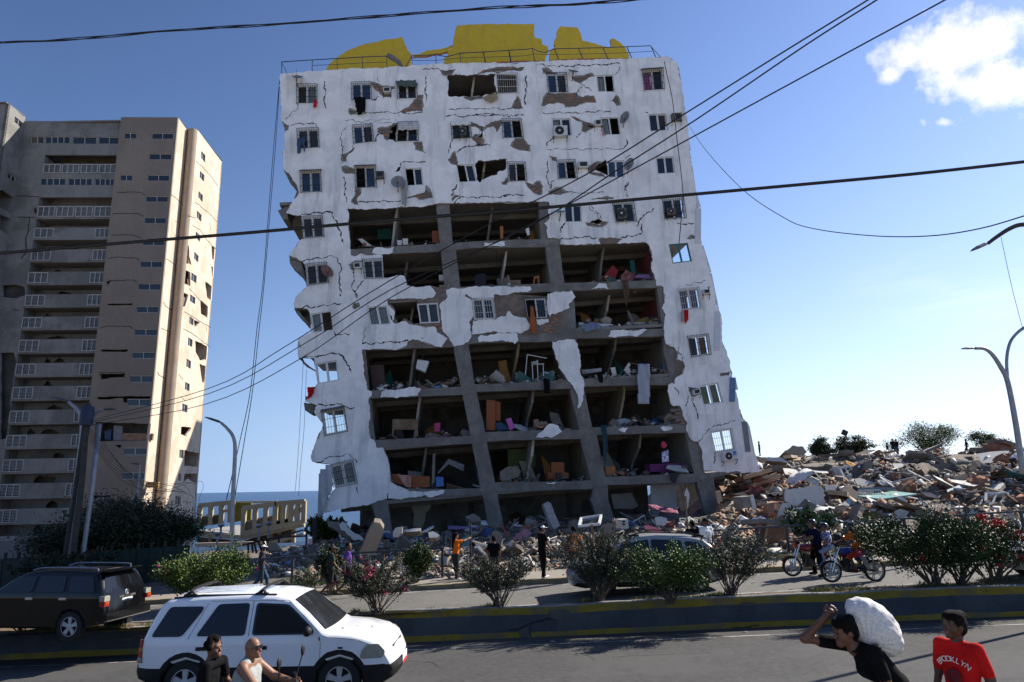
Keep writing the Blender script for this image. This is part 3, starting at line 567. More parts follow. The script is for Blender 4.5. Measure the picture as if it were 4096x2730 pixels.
for t,m,dd in(("B 1735,548 1790,900 1768,905 1722,560",finm,.5),("B 1790,905 1832,1200 1808,1205 1768,910",finm,.5),("D 1830,-60 1862,-90 1893,130 1937,272 1910,285 1850,150",finm,.12),("D 1885,292 1932,292 1930,592 1878,590",finm,-.02),("D 1915,615 1955,600 2025,828 1990,835",finm,.1),("D 1985,838 2027,838 2093,1165 2050,1168",finm,.1),("D 2050,1172 2093,1172 2092,1505 2045,1505",finm,-.02),("F 1965,345 2012,347 2005,552 1960,552",finb,-.04),("F 2018,350 2040,445 2010,448",finm,.1),("F 2065,722 2110,722 2140,980 2098,982",M('end_panel_grey',(.2,.21,.22),.7,.2,2),-.02),("F 2115,725 2135,760 2215,1155 2165,1158 2142,985",finm,.06)):
 plate('end_panel',[fp(t)],dd-.06,dd+.45,FW,[m],B)
for t in("C 240,310 340,265 345,300 320,335 330,385 285,385","C 338,690 360,705 440,745 475,885 440,850 345,765","C 372,1105 400,1145 520,1285 490,1270 400,1190","E 195,135 205,182 350,285 335,275 240,225","E 248,560 365,575 350,645 300,655 258,625","A 290,1445 325,1475 420,1620 400,1600 310,1500","E 318,1000 330,1065 440,1080 380,1078 318,1062"):
 plate('slab_end',[jag(fp(t,.3),.02,.2)],.22,1.6,FW,[rawconc],B)
crk=M('crack_dark',(.03,.028,.025),.95)
for t in("A 1105,830 1080,855 1045,862","A 1100,700 1090,680 1095,660","A 1135,1150 1090,1160 1075,1215","A 890,1240 880,1270","A 985,1060 1100,1055 1240,1060","A 1985,1090 1960,1150 1900,1180","A 1730,1200 1715,1240 1695,1310","A 1770,1310 1850,1260 1950,1235 2060,1250","A 1295,1440 1310,1390 1500,1385","B 905,715 915,750 880,790 875,820","B 910,1130 900,1150 865,1180","B 925,730 1000,780","B 665,1170 640,1210 615,1250","B 980,1485 1000,1440","D 980,265 1010,310 1050,340 1065,375","D 770,415 745,460","D 690,40 650,65 640,120","D 1280,150 1290,95 1315,60","C 1190,1200 1230,1250","B 1480,970 1460,965","A 1700,938 1900,935 2060,932 2180,940 B 240,940 330,930 415,925","A 1670,1000 1860,995 2060,992 2350,985","A 1480,600 1620,595","B 0,985 300,990","A 970,972 1100,968 1290,960 1470,965","A 640,700 650,800 652,930","A 410,890 412,925 370,955 340,998 305,1025","A 1500,655 1505,880","A 800,1040 930,1045 1060,1030 1200,1022","A 830,1085 785,1140 780,1250 795,1290 788,1400","A 345,1075 480,1065 565,1060 588,1100","B 580,970 700,968 800,965 960,962 1160,955","B 610,1285 800,1282 1000,1280 1270,1275","B 520,565 640,568 800,572 1000,560 1240,545","B 1240,570 1235,600 1200,640 1185,640","B 1290,1190 1300,1240 1270,1275","B 1330,1330 1300,1345 1285,1365","B 610,1370 620,1420 625,1560 D 640,110","B 440,650 435,800 432,900","C 830,240 815,130 800,20","C 700,320 735,390 740,430 770,480 780,540 805,585","C 440,340 560,325 690,318 708,330","C 440,745 560,715 720,705 760,760 785,800 770,880 775,1040","C 400,1145 560,1130 690,1115 780,1105","C 880,830 890,900 870,960 900,1000 915,1055","C 975,910 930,950 910,990 905,1045","C 990,1300 985,1380 970,1450","C 930,235 1080,230 1290,222","C 1720,180 1730,135 1770,85","C 1745,240 1800,190 2050,195 2200,185 D 240,180 420,175","C 1885,1250 1880,1350","C 960,1445 1150,1430 1355,1418","C 720,1340 760,1370 850,1370","E 205,182 400,160 550,140 590,190 620,240 650,300","E 370,575 470,580 530,562 600,590 680,600","E 345,1070 500,1020 640,1000 700,1075","E 970,1330 965,1380","E 700,1280 710,1330","D 735,545 900,535 1050,540","D 735,500 740,450 770,420","D 990,270 1040,320 1070,375","D 1100,150 850,155 680,165","D 1310,60 1280,100 1300,140 1310,190","D 1420,420 1430,500 1350,530 1240,545","D 1380,440 1400,400 1530,290","F 1700,890 1780,790 1900,750 2010,715","F 1490,430 1530,490","F 1640,510 1660,580 1690,700","F 1840,985 1830,1080","F 1530,80 1550,150 1570,220","F 1580,590 1610,500","D 1730,420 1800,428 1870,415","D 1800,940 1900,925 1970,908"):
 mb=MB();L=jag(fp(t),.085,.11,closed=False);w=rs.uniform(.02,.06)
 for a,b in zip(L,L[1:]):mb.bar(FW(*a,-.031),FW(*b,-.031),w*rs.uniform(.25,1.9),.012,up=tuple(FB))
 mb.build('crack',crk,B)
curt={'brown':M('curtain_brown',(.10,.065,.045),.9,.25,8),'pale':M('curtain_pale',(.42,.43,.42),.9,.2,8),'pink':M('curtain_pink',(.5,.16,.36),.9,.2,8),'violet':M('curtain_violet',(.17,.13,.24),.9,.2,8),'olive':M('blind_olive',(.20,.20,.09),.9,.15,4),'orange':M('curtain_orange',(.36,.15,.05),.9,.2,6),'grey':M('curtain_grey',(.12,.12,.125),.9,.25,8)}
tealf=M('window_frame_teal',(.02,.17,.16),.5)
for(txt,lt,rt,ex),q in zip(WIN,wq):
 fm=tealf if 't' in ex else alu
 mb=MB();w=.055
 P=lambda u,v,d:FW(*bil(q,u,v),d)
 W=(Vector(q[1])-Vector(q[0])).length;Hh=(Vector(q[3])-Vector(q[0])).length;e=.045/W;f=.045/Hh
 def fb(u0,v0,u1,v1,d0=.0,d1=.07):
  a=[P(u0,v0,d0),P(u1,v0,d0),P(u1,v1,d0),P(u0,v1,d0)];b=[P(u0,v0,d1),P(u1,v0,d1),P(u1,v1,d1),P(u0,v1,d1)]
  mb.add(a+b,[(3,2,1,0),(4,5,6,7),(0,1,5,4),(1,2,6,5),(2,3,7,6),(3,0,4,7)])
 fb(0,0,1,f);fb(0,1-f,1,1);fb(0,f,e,1-f);fb(1-e,f,1,1-f)
 if lt!='none':fb(.5-e*.7,f,.5+e*.7,1-f,.01,.06)
 for k,t in enumerate((lt,rt)):
  if t in('open','none'):continue
  u0,u1=(e,.5-e*.7)if k==0 else(.5+e*.7,1-e);g=.035/W;h=.035/Hh
  fb(u0,f,u1,f+h,.02+.02*k,.05+.02*k);fb(u0,1-f-h,u1,1-f,.02+.02*k,.05+.02*k);fb(u0,f+h,u0+g,1-f-h,.02+.02*k,.05+.02*k);fb(u1-g,f+h,u1,1-f-h,.02+.02*k,.05+.02*k)
 win=mb.build('window',fm,B)
 for k,t in enumerate((lt,rt)):
  if t in('open','none'):continue
  u0,u1=(e*1.8,.5-e*1.4)if k==0 else(.5+e*1.4,1-e*1.8);v0,v1=f*1.8,1-f*1.8
  mb2=MB();mb2.add([P(u0,v0,.04),P(u1,v0,.04),P(u1,v1,.04),P(u0,v1,.04)],[(3,2,1,0)])
  pm=gclear if t in('clear','pale','pink','violet','olive','orange','brown','grey')else paneb if t=='blue' else pane
  o=mb2.build('pane',pm,win);o.matrix_parent_inverse.identity()
  if t in curt:
   mb3=MB();n=14
   for i in range(n+1):
    u=u0+(u1-u0)*i/n*(.97 if t!='grey' else rs.uniform(.9,1));d=.16+(.03*math.sin(i*2.4)if t!='olive' else 0)
    mb3.v+=[tuple(P(u,v0,d)),tuple(P(u+rs.uniform(-.01,.01),v1,d+.02))]
   mb3.f=[(2*i,2*i+1,2*i+3,2*i+2)for i in range(n)];mb3.m=[0]*n
   mb3.build('blind' if t=='olive' else 'curtain',curt[t],win)
 if 'g' in ex or 'w' in ex:
  gm=ironm if 'g' in ex else ironw;mb4=MB();dd=-.16;n=max(5,int(W/.13))
  for i in range(n+1):
   u=-.02+1.04*i/n;mb4.bar(P(u,-.03,dd),P(u,1.03,dd),.016 if i%n else.03)
   if i%2==0 and rs.random()<.5 and 'k' not in ex:mb4.bar(P(u,-.03,dd),P(u,-.1,dd-.03),.012)
  for v in(-.03,.35,.7,1.03):mb4.bar(P(-.02,v,dd),P(1.02,v,dd),.022)
  for u in(-.02,1.02):
   for v in(-.03,1.03):mb4.bar(P(u,v,dd),P(u,v,-.03),.022)
  mb4.build('window_grille',gm,win)
 if 'k' in ex:
  mb5=MB();n=16
  for i in range(n+1):
   u=-.06+1.12*i/n;z=.02*math.sin(i*math.pi);k=.018*(1 if i%2 else-1)
   mb5.v+=[tuple(P(u,-.12,-.01)+Vector((0,0,k))),tuple(P(u,.02,-.36)+Vector((0,0,k)))]
  mb5.f=[(2*i,2*i+1,2*i+3,2*i+2)for i in range(n)];mb5.m=[0]*n
  mb5.build('window_hood',M('hood_sheet',(.12,.10,.09),.7,.3,4),win)
yel=M('yellow_wall',(.62,.43,.035),.85,.1,1.2,.3,12,alt=(.46,.33,.04),altamt=.5,altscale=1.2,streak=.25)
def curved(txt,name):
 pts=[]
 for p in pxs(txt):
  d=2.0
  for i in range(5):q=fsz(p,d);d=1.6+.016*(q[0]+1.5)**2
  pts.append(q)
 pts=jag(pts,.035,.15)
 plate(name,[pts],0,.2,lambda s,z,d:FW(s,z,1.6+d+.016*(s+1.5)**2),[yel,rebrick],B,mi_side=1)
for t in("A 640,620 660,575 700,530 760,480 840,430 960,385 1050,365 1200,335 1300,318 1315,345 1330,390 1355,440 1385,470 1370,585 1300,590","A 1655,555 1660,500 1690,480 1690,450 1740,390 1740,345 1750,290 1770,218 2353,208 B 507,205 510,320 570,335 575,380 625,400 630,435 600,520 0,550","B 640,520 640,440 690,400 675,380 680,338 695,335 700,270 728,226 882,240 905,290 922,350 985,365 1080,390 1165,410 1160,335 1182,330 1230,355 1280,400 1310,450 1322,505"):
 curved(t,'yellow_parapet')
plate('broken_ledge',[jag(fp("A 1400,475 1460,470 1530,440 1620,430 1690,412 1735,395 1700,450 1640,465 1560,475 1480,490 1395,498",1.8),.03,.15)],1.7,1.9,FW,[yel,rebrick],B,mi_side=1)
plate('fallen_parapet',[jag(fp("A 1180,460 1240,490 1290,530 1310,575 1290,570 1240,520 1170,480",1.0),.02,.15)],.9,1.2,FW,[rawconc],B)
railm=M('roof_railing',(.03,.05,.09),.5,.2,5,metal=.2)
mb=MB();tp=fp("A 268,532 530,515 740,503 960,490 1170,482 1180,465 1300,575 1385,480 1590,470 1680,488 1800,457 2000,447 2353,425 B 490,415 540,440 600,452 680,420 1090,410 1500,393",.25)
top=[tp[0],tp[1],tp[2],tp[3],tp[4]];
L=fp("A 268,532 530,515 740,503 960,490 1170,482",.25);mb.tube([FW(*p,.25)for p in L],.028)
L=fp("A 1335,570 1385,480 1590,470 1680,488 1800,457 2000,447 2215,432 2353,425 B 490,415 540,440 600,452 680,420 880,415 1090,410 1300,402 1500,393 1625,530",.25);mb.tube([FW(*p,.25)for p in L],.028)
L=fp("A 268,532 320,630",.25);mb.tube([FW(*p,.25)for p in L],.02)
mb.build('top_rail',railm,B)
mb=MB();L=fp("A 540,562 750,553 960,540 1170,533",.25);mb.tube([FW(*p,.25)for p in L],.016);L=fp("A 1390,520 1590,518 1800,498 2000,492 2353,480 B 500,465 690,468 880,465 1100,460 1320,452 1515,440",.25);mb.tube([FW(*p,.25)for p in L],.016);mb.build('mid_rail',railm,B)
for t in("A 272,532 272,640","A 534,515 532,610","A 745,503 748,595","A 960,490 963,588","A 1170,482 1172,578","A 1385,480 1386,568","A 1590,472 1593,555","A 1795,458 1805,545","A 1998,447 2012,540","A 2213,432 2230,535","B 70,450 92,540","B 290,430 312,535","B 490,415 510,525","B 680,422 720,522","B 885,418 928,515","B 1095,412 1138,510","B 1300,405 1342,500","B 1505,395 1545,490"):
 a,b=fp(t,.25);mb=MB();mb.bar(FW(*a,.25),FW(*b,.25),.045);mb.build('rail_post',railm,B)
 # ================================================================ beige tower block on the left
TT=math.radians(2.6);TA=Vector((math.cos(TT),math.sin(TT),0));TB=Vector((-math.sin(TT),math.cos(TT),0));TP=Vector((0,80,0))
def TW(s,z,d=0.0):return TP+TA*s+TB*d+Vector((0,0,z))
def tsz(p,d=0.0):q=hit_plane(p[0],p[1],TP+TB*d,TB)-TP;return(q.dot(TA),q.z)
def tdz(p,s):q=hit_plane(p[0],p[1],TP+TA*s,TA)-TP;return(q.dot(TB),q.z)
beige=M('shaded_render',(.25,.205,.165),.9,.10,.35,.25,3,alt=(.19,.16,.13),altamt=.5,altscale=.12,streak=.22)  # render of the front walls, their shade put into the darker colour
sunlit_t=M('sunlit_render',(.62,.51,.40),.9,.1,.3,.25,3,alt=(.36,.29,.21),altamt=.55,altscale=.3,streak=.55)  # same render for walls facing the sun, sunlight put into the paler colour
greyt=M('stained_white',(.225,.218,.205),.9,.14,.5,.25,3,alt=(.12,.115,.105),altamt=.6,altscale=.22,streak=.45)
soff=M('balcony_soffit',(.18,.17,.155),.9,.15,.5)
winf=M('tower_window_frame',(.5,.48,.45),.5,.1,2);wing=M('tower_glass',(.02,.025,.032),.07,.25,.6,spec=.6)
T=thing('tower_block','beige concrete tower block with stacked balconies and a cracked sunlit end wall','building',tuple(TW(-46,-2)))
sL=tsz(px('1',1138,282))[0];(sR,zT)=tsz(px('1',1673,283));zB=-3.5
dA=tdz(px('1',1770,400),sR)[0];sR2=tsz(px('1',1860,403),dA)[0];zT2=tsz(px('1',1860,403),dA)[1];dB=tdz(px('1',2090,690),sR2)[0]
def tquad(t,d=0.0):return[tsz(p,d)for p in pxs(t)]
BW=["1 1428,430 1625,430 1625,485 1428,485","1 1400,622 1608,624 1608,680 1400,679","1 1388,822 1588,825 1588,880 1388,880","1 1370,1022 1575,1024 1575,1078 1370,1077","1 1357,1222 1558,1224 1558,1281 1357,1280","1 1340,1425 1543,1427 1543,1486 1340,1485","2 1318,222 1523,224 1523,283 1318,283","2 1300,433 1507,434 1507,496 1300,495","2 1282,648 1486,649 1486,709 1282,708","2 1262,862 1475,863 1475,923 1262,922","2 1238,1078 1453,1079 1453,1140 1238,1140","2 1215,1299 1434,1299 1434,1365 1215,1364","3 1197,110 1415,110 1415,178 1197,178","3 1160,569 1378,569 1378,636 1160,636","3 1140,800 1360,800 1360,866 1140,866","1 1168,427 1280,428 1280,483 1168,482","1 1130,820 1242,822 1242,878 1130,878","3 1110,1045 1330,1045 1330,1110 1110,1110"]
bw=[tquad(t)for t in BW]
GAPS=["2 1010,625 1245,620 1245,637 1100,640 1010,642","2 950,1055 1200,1050 1200,1072 1080,1078 950,1075","2 940,1280 1175,1280 1170,1318 1040,1320 950,1340","2 915,1500 1420,1493 1425,1515 1250,1522 1200,1560 1155,1545 1150,1512 1000,1525 915,1522","3 900,325 1540,345 1525,505 1150,505 880,515","2 995,415 1045,410 1010,460","3 1080,545 1145,545 1130,575","3 830,1018 1040,1015 1040,1032 840,1035","3 1365,800 1500,800 1495,965 1375,960"]
gaps=[jag(tquad(t),.05,.3)for t in GAPS]
plate('front_wall',[[(sL,zB),(sR,zB),(sR,zT),(sL,zT)]],0,.3,TW,[beige],T,cut=bw+gaps)
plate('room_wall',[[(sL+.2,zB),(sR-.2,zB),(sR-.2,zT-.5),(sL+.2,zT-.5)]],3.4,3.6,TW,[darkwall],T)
plate('side_wall',[[(0.3,zB),(dA,zB),(dA,zT-.2),(0.3,zT)]],0,.3,lambda d,z,k:TW(sR-k,z,d),[sunlit_t],T)
plate('side_wall',[[(.3,zB),(3,zB),(3,zT),(.3,zT)]],0,.3,lambda d,z,k:TW(sL+k,z,d),[beige],T)
zpitch=[tsz(px('2',1318,y))[1]for y in(252,463,678,892,1109)]
for k in range(18):
 z=zpitch[0]-1.75-(k-6)*abs(zpitch[4]-zpitch[0])/4
 if zB<z<zT-1:rect=[(sL+.2,z),(sR-.2,z),(sR-.2,z+.25),(sL+.2,z+.25)];plate('floor_slab',[rect],.3,8,TW,[soff],T)
def twin(q,plane,nleaf,par=T,dd=.08,fm=winf):
 mb=MB();W=abs(q[1][0]-q[0][0]);H=abs(q[3][1]-q[0][1]);e=.06/max(W,.1);f=.06/max(H,.1)
 def fb(u0,v0,u1,v1):
  a=[plane(*bil(q,u,v),dd)for u,v in((u0,v0),(u1,v0),(u1,v1),(u0,v1))];b=[plane(*bil(q,u,v),dd+.08)for u,v in((u0,v0),(u1,v0),(u1,v1),(u0,v1))]
  mb.add(a+b,[(3,2,1,0),(4,5,6,7),(0,1,5,4),(1,2,6,5),(2,3,7,6),(3,0,4,7)])
 fb(0,0,1,f);fb(0,1-f,1,1)
 for i in range(nleaf+1):u=i/nleaf;fb(max(0,u-e/2),f,min(1,u+e/2),1-f)
 w=mb.build('window',fm,par)
 for i in range(nleaf):
  u0,u1=i/nleaf+e,(i+1)/nleaf-e;a=[plane(*bil(q,u,v),dd+.05+.01*(i%2))for u,v in((u0,f),(u1,f),(u1,1-f),(u0,1-f))]
  m2=MB();m2.add(a,[(3,2,1,0)]);m2.build('pane',wing,w)
 return w
for i,q in enumerate(bw):twin(q,TW,2)
tcr=MB()
for t in("1 1095,988 1330,990 1370,1015","1 1060,1190 1200,1185 1320,1195 1350,1215","1 1050,1390 1250,1390 1330,1420","2 1015,205 1060,190 1280,195 1310,215","2 1020,405 1250,400 1290,425","2 940,855 1010,835 1220,838 1250,860","2 1515,855 1600,890 1600,935","2 1565,205 1650,270","2 1535,610 1560,650 1630,690","2 1480,1270 1500,1300 1560,1335","1 1610,1010 1700,1085 1720,1110","2 930,1270 1170,1272"):
 L=jag(tquad(t),.06,.3,closed=False)
 mb=MB()
 for a,b in zip(L,L[1:]):mb.bar(TW(*a,-.01),TW(*b,-.01),.07,.02,up=tuple(TB))
 mb.build('crack',crk,T)
mb=MB();n=12;cx0,cx1=sR,sR2
for i in range(n+1):
 u=i/n;bulge=math.sin(math.pi*u)**.6*.55
 mb.v+=[tuple(TW(cx0+(cx1-cx0)*u,zB,dA-bulge)),tuple(TW(cx0+(cx1-cx0)*u,zT2,dA-bulge))]
mb.f=[(2*i,2*i+2,2*i+3,2*i+1)for i in range(n)];mb.m=[0]*n
mb.build('rounded_pier',[M('brown_render',(.36,.28,.21),.9,.12,.4,.3,3,streak=.3)],T,smooth='all')
SWN=["1 1893,597 1932,640 1930,712 1892,665","1 1880,785 1922,828 1918,890 1877,845","1 1868,975 1908,1018 1905,1082 1865,1035","1 1853,1160 1896,1202 1892,1268 1850,1220","1 1842,1355 1888,1400 1880,1455 1838,1410","2 1827,135 1868,175 1865,240 1825,200","2 1800,330 1850,365 1846,435 1797,400","2 1790,535 1838,570 1835,632 1785,600","2 1783,740 1820,770 1818,830 1780,810","2 1770,940 1812,965 1808,1035 1766,1015","2 1755,1140 1797,1165 1793,1240 1750,1215","2 1742,1360 1785,1380 1780,1450 1737,1430","3 1715,150 1765,170 1760,240 1712,230","3 1688,585 1730,590 1725,670 1685,668","3 1680,808 1705,808 1702,885 1676,882","3 1650,1025 1700,1025 1695,1110 1645,1105"]
SGP=["2 1930,415 2005,470 2000,605 1950,570 1935,480","2 1885,590 1955,650 1950,760 1890,720","2 1822,775 1880,800 1832,850","2 1835,970 1975,1035 1960,1150 1880,1160 1840,1080","2 1875,1190 1935,1215 1925,1370 1900,1360","3 1705,370 1800,380 1750,460 1700,440","3 1734,590 1870,615 1870,745 1734,740","3 1740,810 1875,815 1870,960 1830,900 1770,860 1720,900","3 1770,1235 1840,1230 1850,1320 1780,1300","2 1722,60 1775,80 1780,180 1805,260 1735,240","2 1712,290 1790,330 1790,460 1705,435","2 1700,500 1770,540 1740,650 1690,650","2 1988,80 2035,110 2025,230 1995,200","2 1985,270 2020,300 2012,400 1992,370"]
sw=[[tdz(p,sR2)for p in pxs(t)]for t in SWN];sg=[jag([tdz(p,sR2)for p in pxs(t)],.06,.3)for t in SGP]
SW=lambda d,z,k:TW(sR2-k,z,d)
plate('end_wall',[[(dA,zB),(dB,zB),(dB,zT2-.25),(dA,zT2)]],0,.25,SW,[sunlit_t],T,cut=sw+sg)
plate('room_wall',[[(dA+.3,zB),(dB-.1,zB),(dB-.1,zT2-1),(dA+.3,zT2-1)]],2.6,2.8,SW,[darkwall],T)
for q in sw:twin(q,SW,2)
mb=MB();mb.add([TW(sL,zT,.0),TW(sR,zT,.0),TW(sR,zT,dA),TW(sR2,zT2,dA),TW(sR2,zT2,dB),TW(sL,zT,dB)],[(0,1,2,3,4,5)]);mb.build('roof',soff,T)
plate('rear_wall',[[(sL,zB),(sR2,zB),(sR2,zT2-.25),(sL,zT-.3)]],dB-.3,dB,TW,[sunlit_t],T)
for t in("1 1835,1080 1960,1180 2040,1270","1 1810,1300 1880,1340 1950,1440 2035,1530","2 1780,480 1850,560 1930,640","2 1735,700 1880,790 1985,850","2 1720,860 1800,900 1980,1040","1 1840,690 1950,800 2050,930","1 1970,1270 1978,1340","2 1935,815 1945,890","2 1680,1290 1720,1340","3 1700,80 1740,130","1 1760,1200 1850,1230"):
 L=jag([tdz(p,sR2)for p in pxs(t)],.06,.3,closed=False);mb=MB()
 for a,b in zip(L,L[1:]):mb.bar(SW(*a,-.012),SW(*b,-.012),.06,.02,up=tuple(TA))
 mb.build('crack',crk,T)
D0=.5
PT=[(656,699),(824,873),(911,956),(998,1046),(1087,1136),(1177,1226),(1266,1316),(1356,1409),(1451,1503),(1543,1597),(1638,1692),(1735,1790),(1832,1888),(1930,1988),(2031,2090),(2139,2162)]
def zat(y):
 k=(y-470)/(2039-470);u=484+(327-484)*k-8;return tsz((u,y),D0)[1]
sP=tsz(px('2',270,340),D0)[0];s0=tsz((8,1500),D0)[0]-6
louv=M('louvre_white',(.40,.39,.37),.7,.15,3);dkr=M('balcony_dark',(.03,.028,.026),.9)
def louvre(sa,sb,za,zb_):
 n=3
 mb=MB()
 for i in range(n+1):s=sa+(sb-sa)*i/n;mb.bar(TW(s,za,D0-.05),TW(s,zb_,D0-.05),.09)
 for z in(za,zb_):mb.bar(TW(sa,z,D0-.05),TW(sb,z,D0-.05),.09)
 o=mb.build('louvre_frame',louv,T)
 mb=MB();k=8
 for i in range(n):
  for j in range(1,k):
   z=za+(zb_-za)*j/k;a=sa+(sb-sa)*i/n+.07;b=sa+(sb-sa)*(i+1)/n-.07
   mb.add([TW(a,z,D0),TW(b,z,D0),TW(b,z+.07,D0+.05),TW(a,z+.07,D0+.05)],[(0,1,2,3)])
 p=mb.build('slats',louv,o,kind='stuff')
patchm=M('broken_render',(.16,.13,.085),.9,.35,1.2,.5,5)
rt=random.Random(3);prevb=zat(619)
for i,(yt,yb)in enumerate(PT):
 zt,zb_=zat(yt),zat(yb);se=sL-.02
 openp=[[(sP+.05,zb_+.12),(sP+2.3,zb_+.12),(sP+2.3,zt-.08),(sP+.05,zt-.08)],[(se-1.75,zb_+.12),(se-.05,zb_+.12),(se-.05,zt-.08),(se-1.75,zt-.08)]]
 if i in(0,1):
  W=(se-sP)/4;openp=[[(sP+k*W+.12,zb_+.15),(sP+(k+1)*W-.12,zb_+.15),(sP+(k+1)*W-.12,zt-.1),(sP+k*W+.12,zt-.1)]for k in range(4)]
 lo=zb_-(.12 if i<15 else 2.2)
 plate('balcony_parapet',[[(sP,lo),(se,lo),(se,zt),(sP,zt)]],D0,D0+.12,TW,[greyt],T,cut=openp)
 for q in openp:louvre(q[0][0]+.02,q[1][0]-.02,q[0][1]+.04,q[2][1]-.04)
 mb=MB();mb.add([TW(sP,zb_-.12,D0+.1),TW(se,zb_-.12,D0+.1),TW(se,zb_-.12,D0+2.4),TW(sP,zb_-.12,D0+2.4)]+[TW(sP,zb_+.05,D0+.13),TW(se,zb_+.05,D0+.13),TW(se,zb_+.05,D0+2.4),TW(sP,zb_+.05,D0+2.4)],[(3,2,1,0),(4,5,6,7)]);mb.build('balcony_slab',soff,T)
 top=prevb-.12 if i!=1 else zat(750)
 hole=[]
 if i>1:
  for k in range(rt.randint(1,3)):
   a=sP+rt.uniform(.6,4.2);w=rt.uniform(.7,2.0);hole.append(jag([(a,zt-.1),(a+w,zt-.2),(a+w,zt+rt.uniform(.3,.9)),(a+w*.4,zt+rt.uniform(.7,1.1)),(a,zt+rt.uniform(.2,.6))],.08,.25))
 plate('balcony_back_wall',[[(sP-.3,zb_-.1),(se+.5,zb_-.1),(se+.5,top),(sP-.3,top)]],D0+2.2,D0+2.35,TW,[greyt],T,cut=hole)
 plate('cheek_wall',[[(D0+.3,zb_-.1),(D0+2.3,zb_-.1),(D0+2.3,top),(D0+.3,top)]],0,.2,lambda d,z,k:TW(sP-k,z,d),[greyt],T)
 prevb=zb_
plate('inner_wall',[[(sP-.4,zB),(sL+.6,zB),(sL+.6,zat(580)),(sP-.4,zat(580))]],D0+3.4,D0+3.5,TW,[patchm],T)
ztop=tsz(px('1',600,318),D0)[1]
bands=[tquad(t,D0)for t in("1 290,460 408,460 405,525 288,525","1 425,460 655,461 652,527 423,526","1 682,462 905,463 903,532 680,531","1 928,464 1122,466 1120,531 926,531","1 247,853 362,852 360,918 245,918","1 380,852 614,853 611,920 378,919","1 642,854 863,855 860,921 640,921","1 892,855 1080,856 1078,921 890,921")]
lg=[jag(tquad(t,D0),.05,.3)for t in("2 20,450 150,445 230,470 235,545 150,575 90,570 20,560","1 320,1140 345,1135 342,1185 318,1180","2 0,1085 130,1082 150,1180 130,1300 120,1400 95,1490 0,1490","3 0,50 100,60 90,300 60,480 0,490")]
plate('upper_wall',[[(s0,zat(621)),(sL,zat(621)),(sL,ztop),(s0,ztop)]],D0,D0+.3,TW,[greyt],T,cut=[b for b in bands[:4]])
plate('upper_wall',[[(s0,zat(790)),(sL,zat(790)),(sL,zat(702)),(s0,zat(702))]],D0-.003,D0+.3,TW,[greyt],T,cut=[b for b in bands[4:]])
plate('stair_wall',[[(s0,zB),(sP,zB),(sP,zat(621)),(s0,zat(621))]],D0+.02,D0+.3,TW,[greyt],T,cut=lg)
plate('inner_wall',[[(s0,zB),(sP,zB),(sP,ztop-1),(s0,ztop-1)]],D0+.9,D0+1.0,TW,[M('stair_inner',(.09,.085,.08),.9,.4,.6)],T)
for i,q in enumerate(bands):twin(q,TW,[2,4,2,2,2,4,4,4][i],dd=D0+.1)
for t in("1 280,1225 270,1330 240,1420 245,1560","2 245,0 240,150 200,200","1 160,1020 300,1025 370,1030","1 165,1220 330,1225","2 120,680 180,690"):
 L=jag(tquad(t,D0),.06,.3,closed=False);mb=MB()
 for a,b in zip(L,L[1:]):mb.bar(TW(*a,D0-.0),TW(*b,D0-.0),.08,.05,up=tuple(TB))
 mb.build('crack',crk,T)
mb=MB();mb.box(TW((s0+sL)/2,ztop-.1,5),(sL-s0,9,.2));mb.build('roof',soff,T)
mb=MB();mb.box(TW((s0+sL)/2,(zat(640)+ztop)/2,4.6),(sL-s0-.2,.2,9));mb.build('room_wall',darkwall,T)
sWg=tsz((101,472),D0)[0];(dN,zW)=tdz((35,415),sWg)
WG=lambda d,z,k:TW(sWg-k,z,d)
pa=[tdz(p,sWg)for p in pxs("1 140,272 220,340 210,390 137,325")];pb=[tdz(p,sWg)for p in pxs("1 78,797 152,850 147,898 73,850")]
holes=[jag([tdz(p,sWg)for p in pxs(t)],.06,.3)for t in("1 0,970 25,965 130,1040 110,1190 0,1130","1 0,1190 100,1240 95,1400 0,1340")]
plate('wing_flank',[[(dN,zB),(D0,zB),(D0,zW),(dN,zW)]],0,.3,WG,[greyt],T,cut=[pa,pb]+holes)
plate('wing_front',[[(sWg-14,zB),(sWg,zB),(sWg,zW),(sWg-14,zW)]],dN,dN+.3,TW,[greyt],T)
plate('room_wall',[[(dN+.5,zB),(D0,zB),(D0,zW-1),(dN+.5,zW-1)]],1.6,1.8,WG,[M('ochre_room',(.2,.13,.03),.9)],T)
twin(pb,WG,2);twin(pa,WG,2,fm=louv)
mb=MB();mb.box(TW(sWg-7,zW+.0,(dN+D0)/2),(14,D0-dN,.1));mb.build('roof',soff,T)
for t,d,m in(("3 1070,360 1150,365 1145,500 1065,500",.6,M('room_door_grey',(.2,.2,.22),.7)),("3 1150,430 1440,435 1430,500 1145,500",.4,M('counter_brown',(.28,.15,.08),.6,.3,2)),("3 1380,890 1490,890 1485,945 1385,945",.5,M('ochre_board',(.35,.22,.07),.7,.3,3)),("3 980,410 1050,400 1040,495 985,490",1.0,M('blue_board',(.06,.09,.2),.7))):
 plate('room_fitting',[tquad(t,d)],d,d+.3,TW,[m],T)
shade=thing('rear_block','plain grey apartment block standing behind the leaning white building','building',(-3,108,-4))
mb=MB();mb.box((-3,110,17),(16,12,42));mb.box((2,112,20),(6,8,44));mb.build('block_body',M('rear_block_wall',(.3,.29,.27),.9,.1,.3),shade)
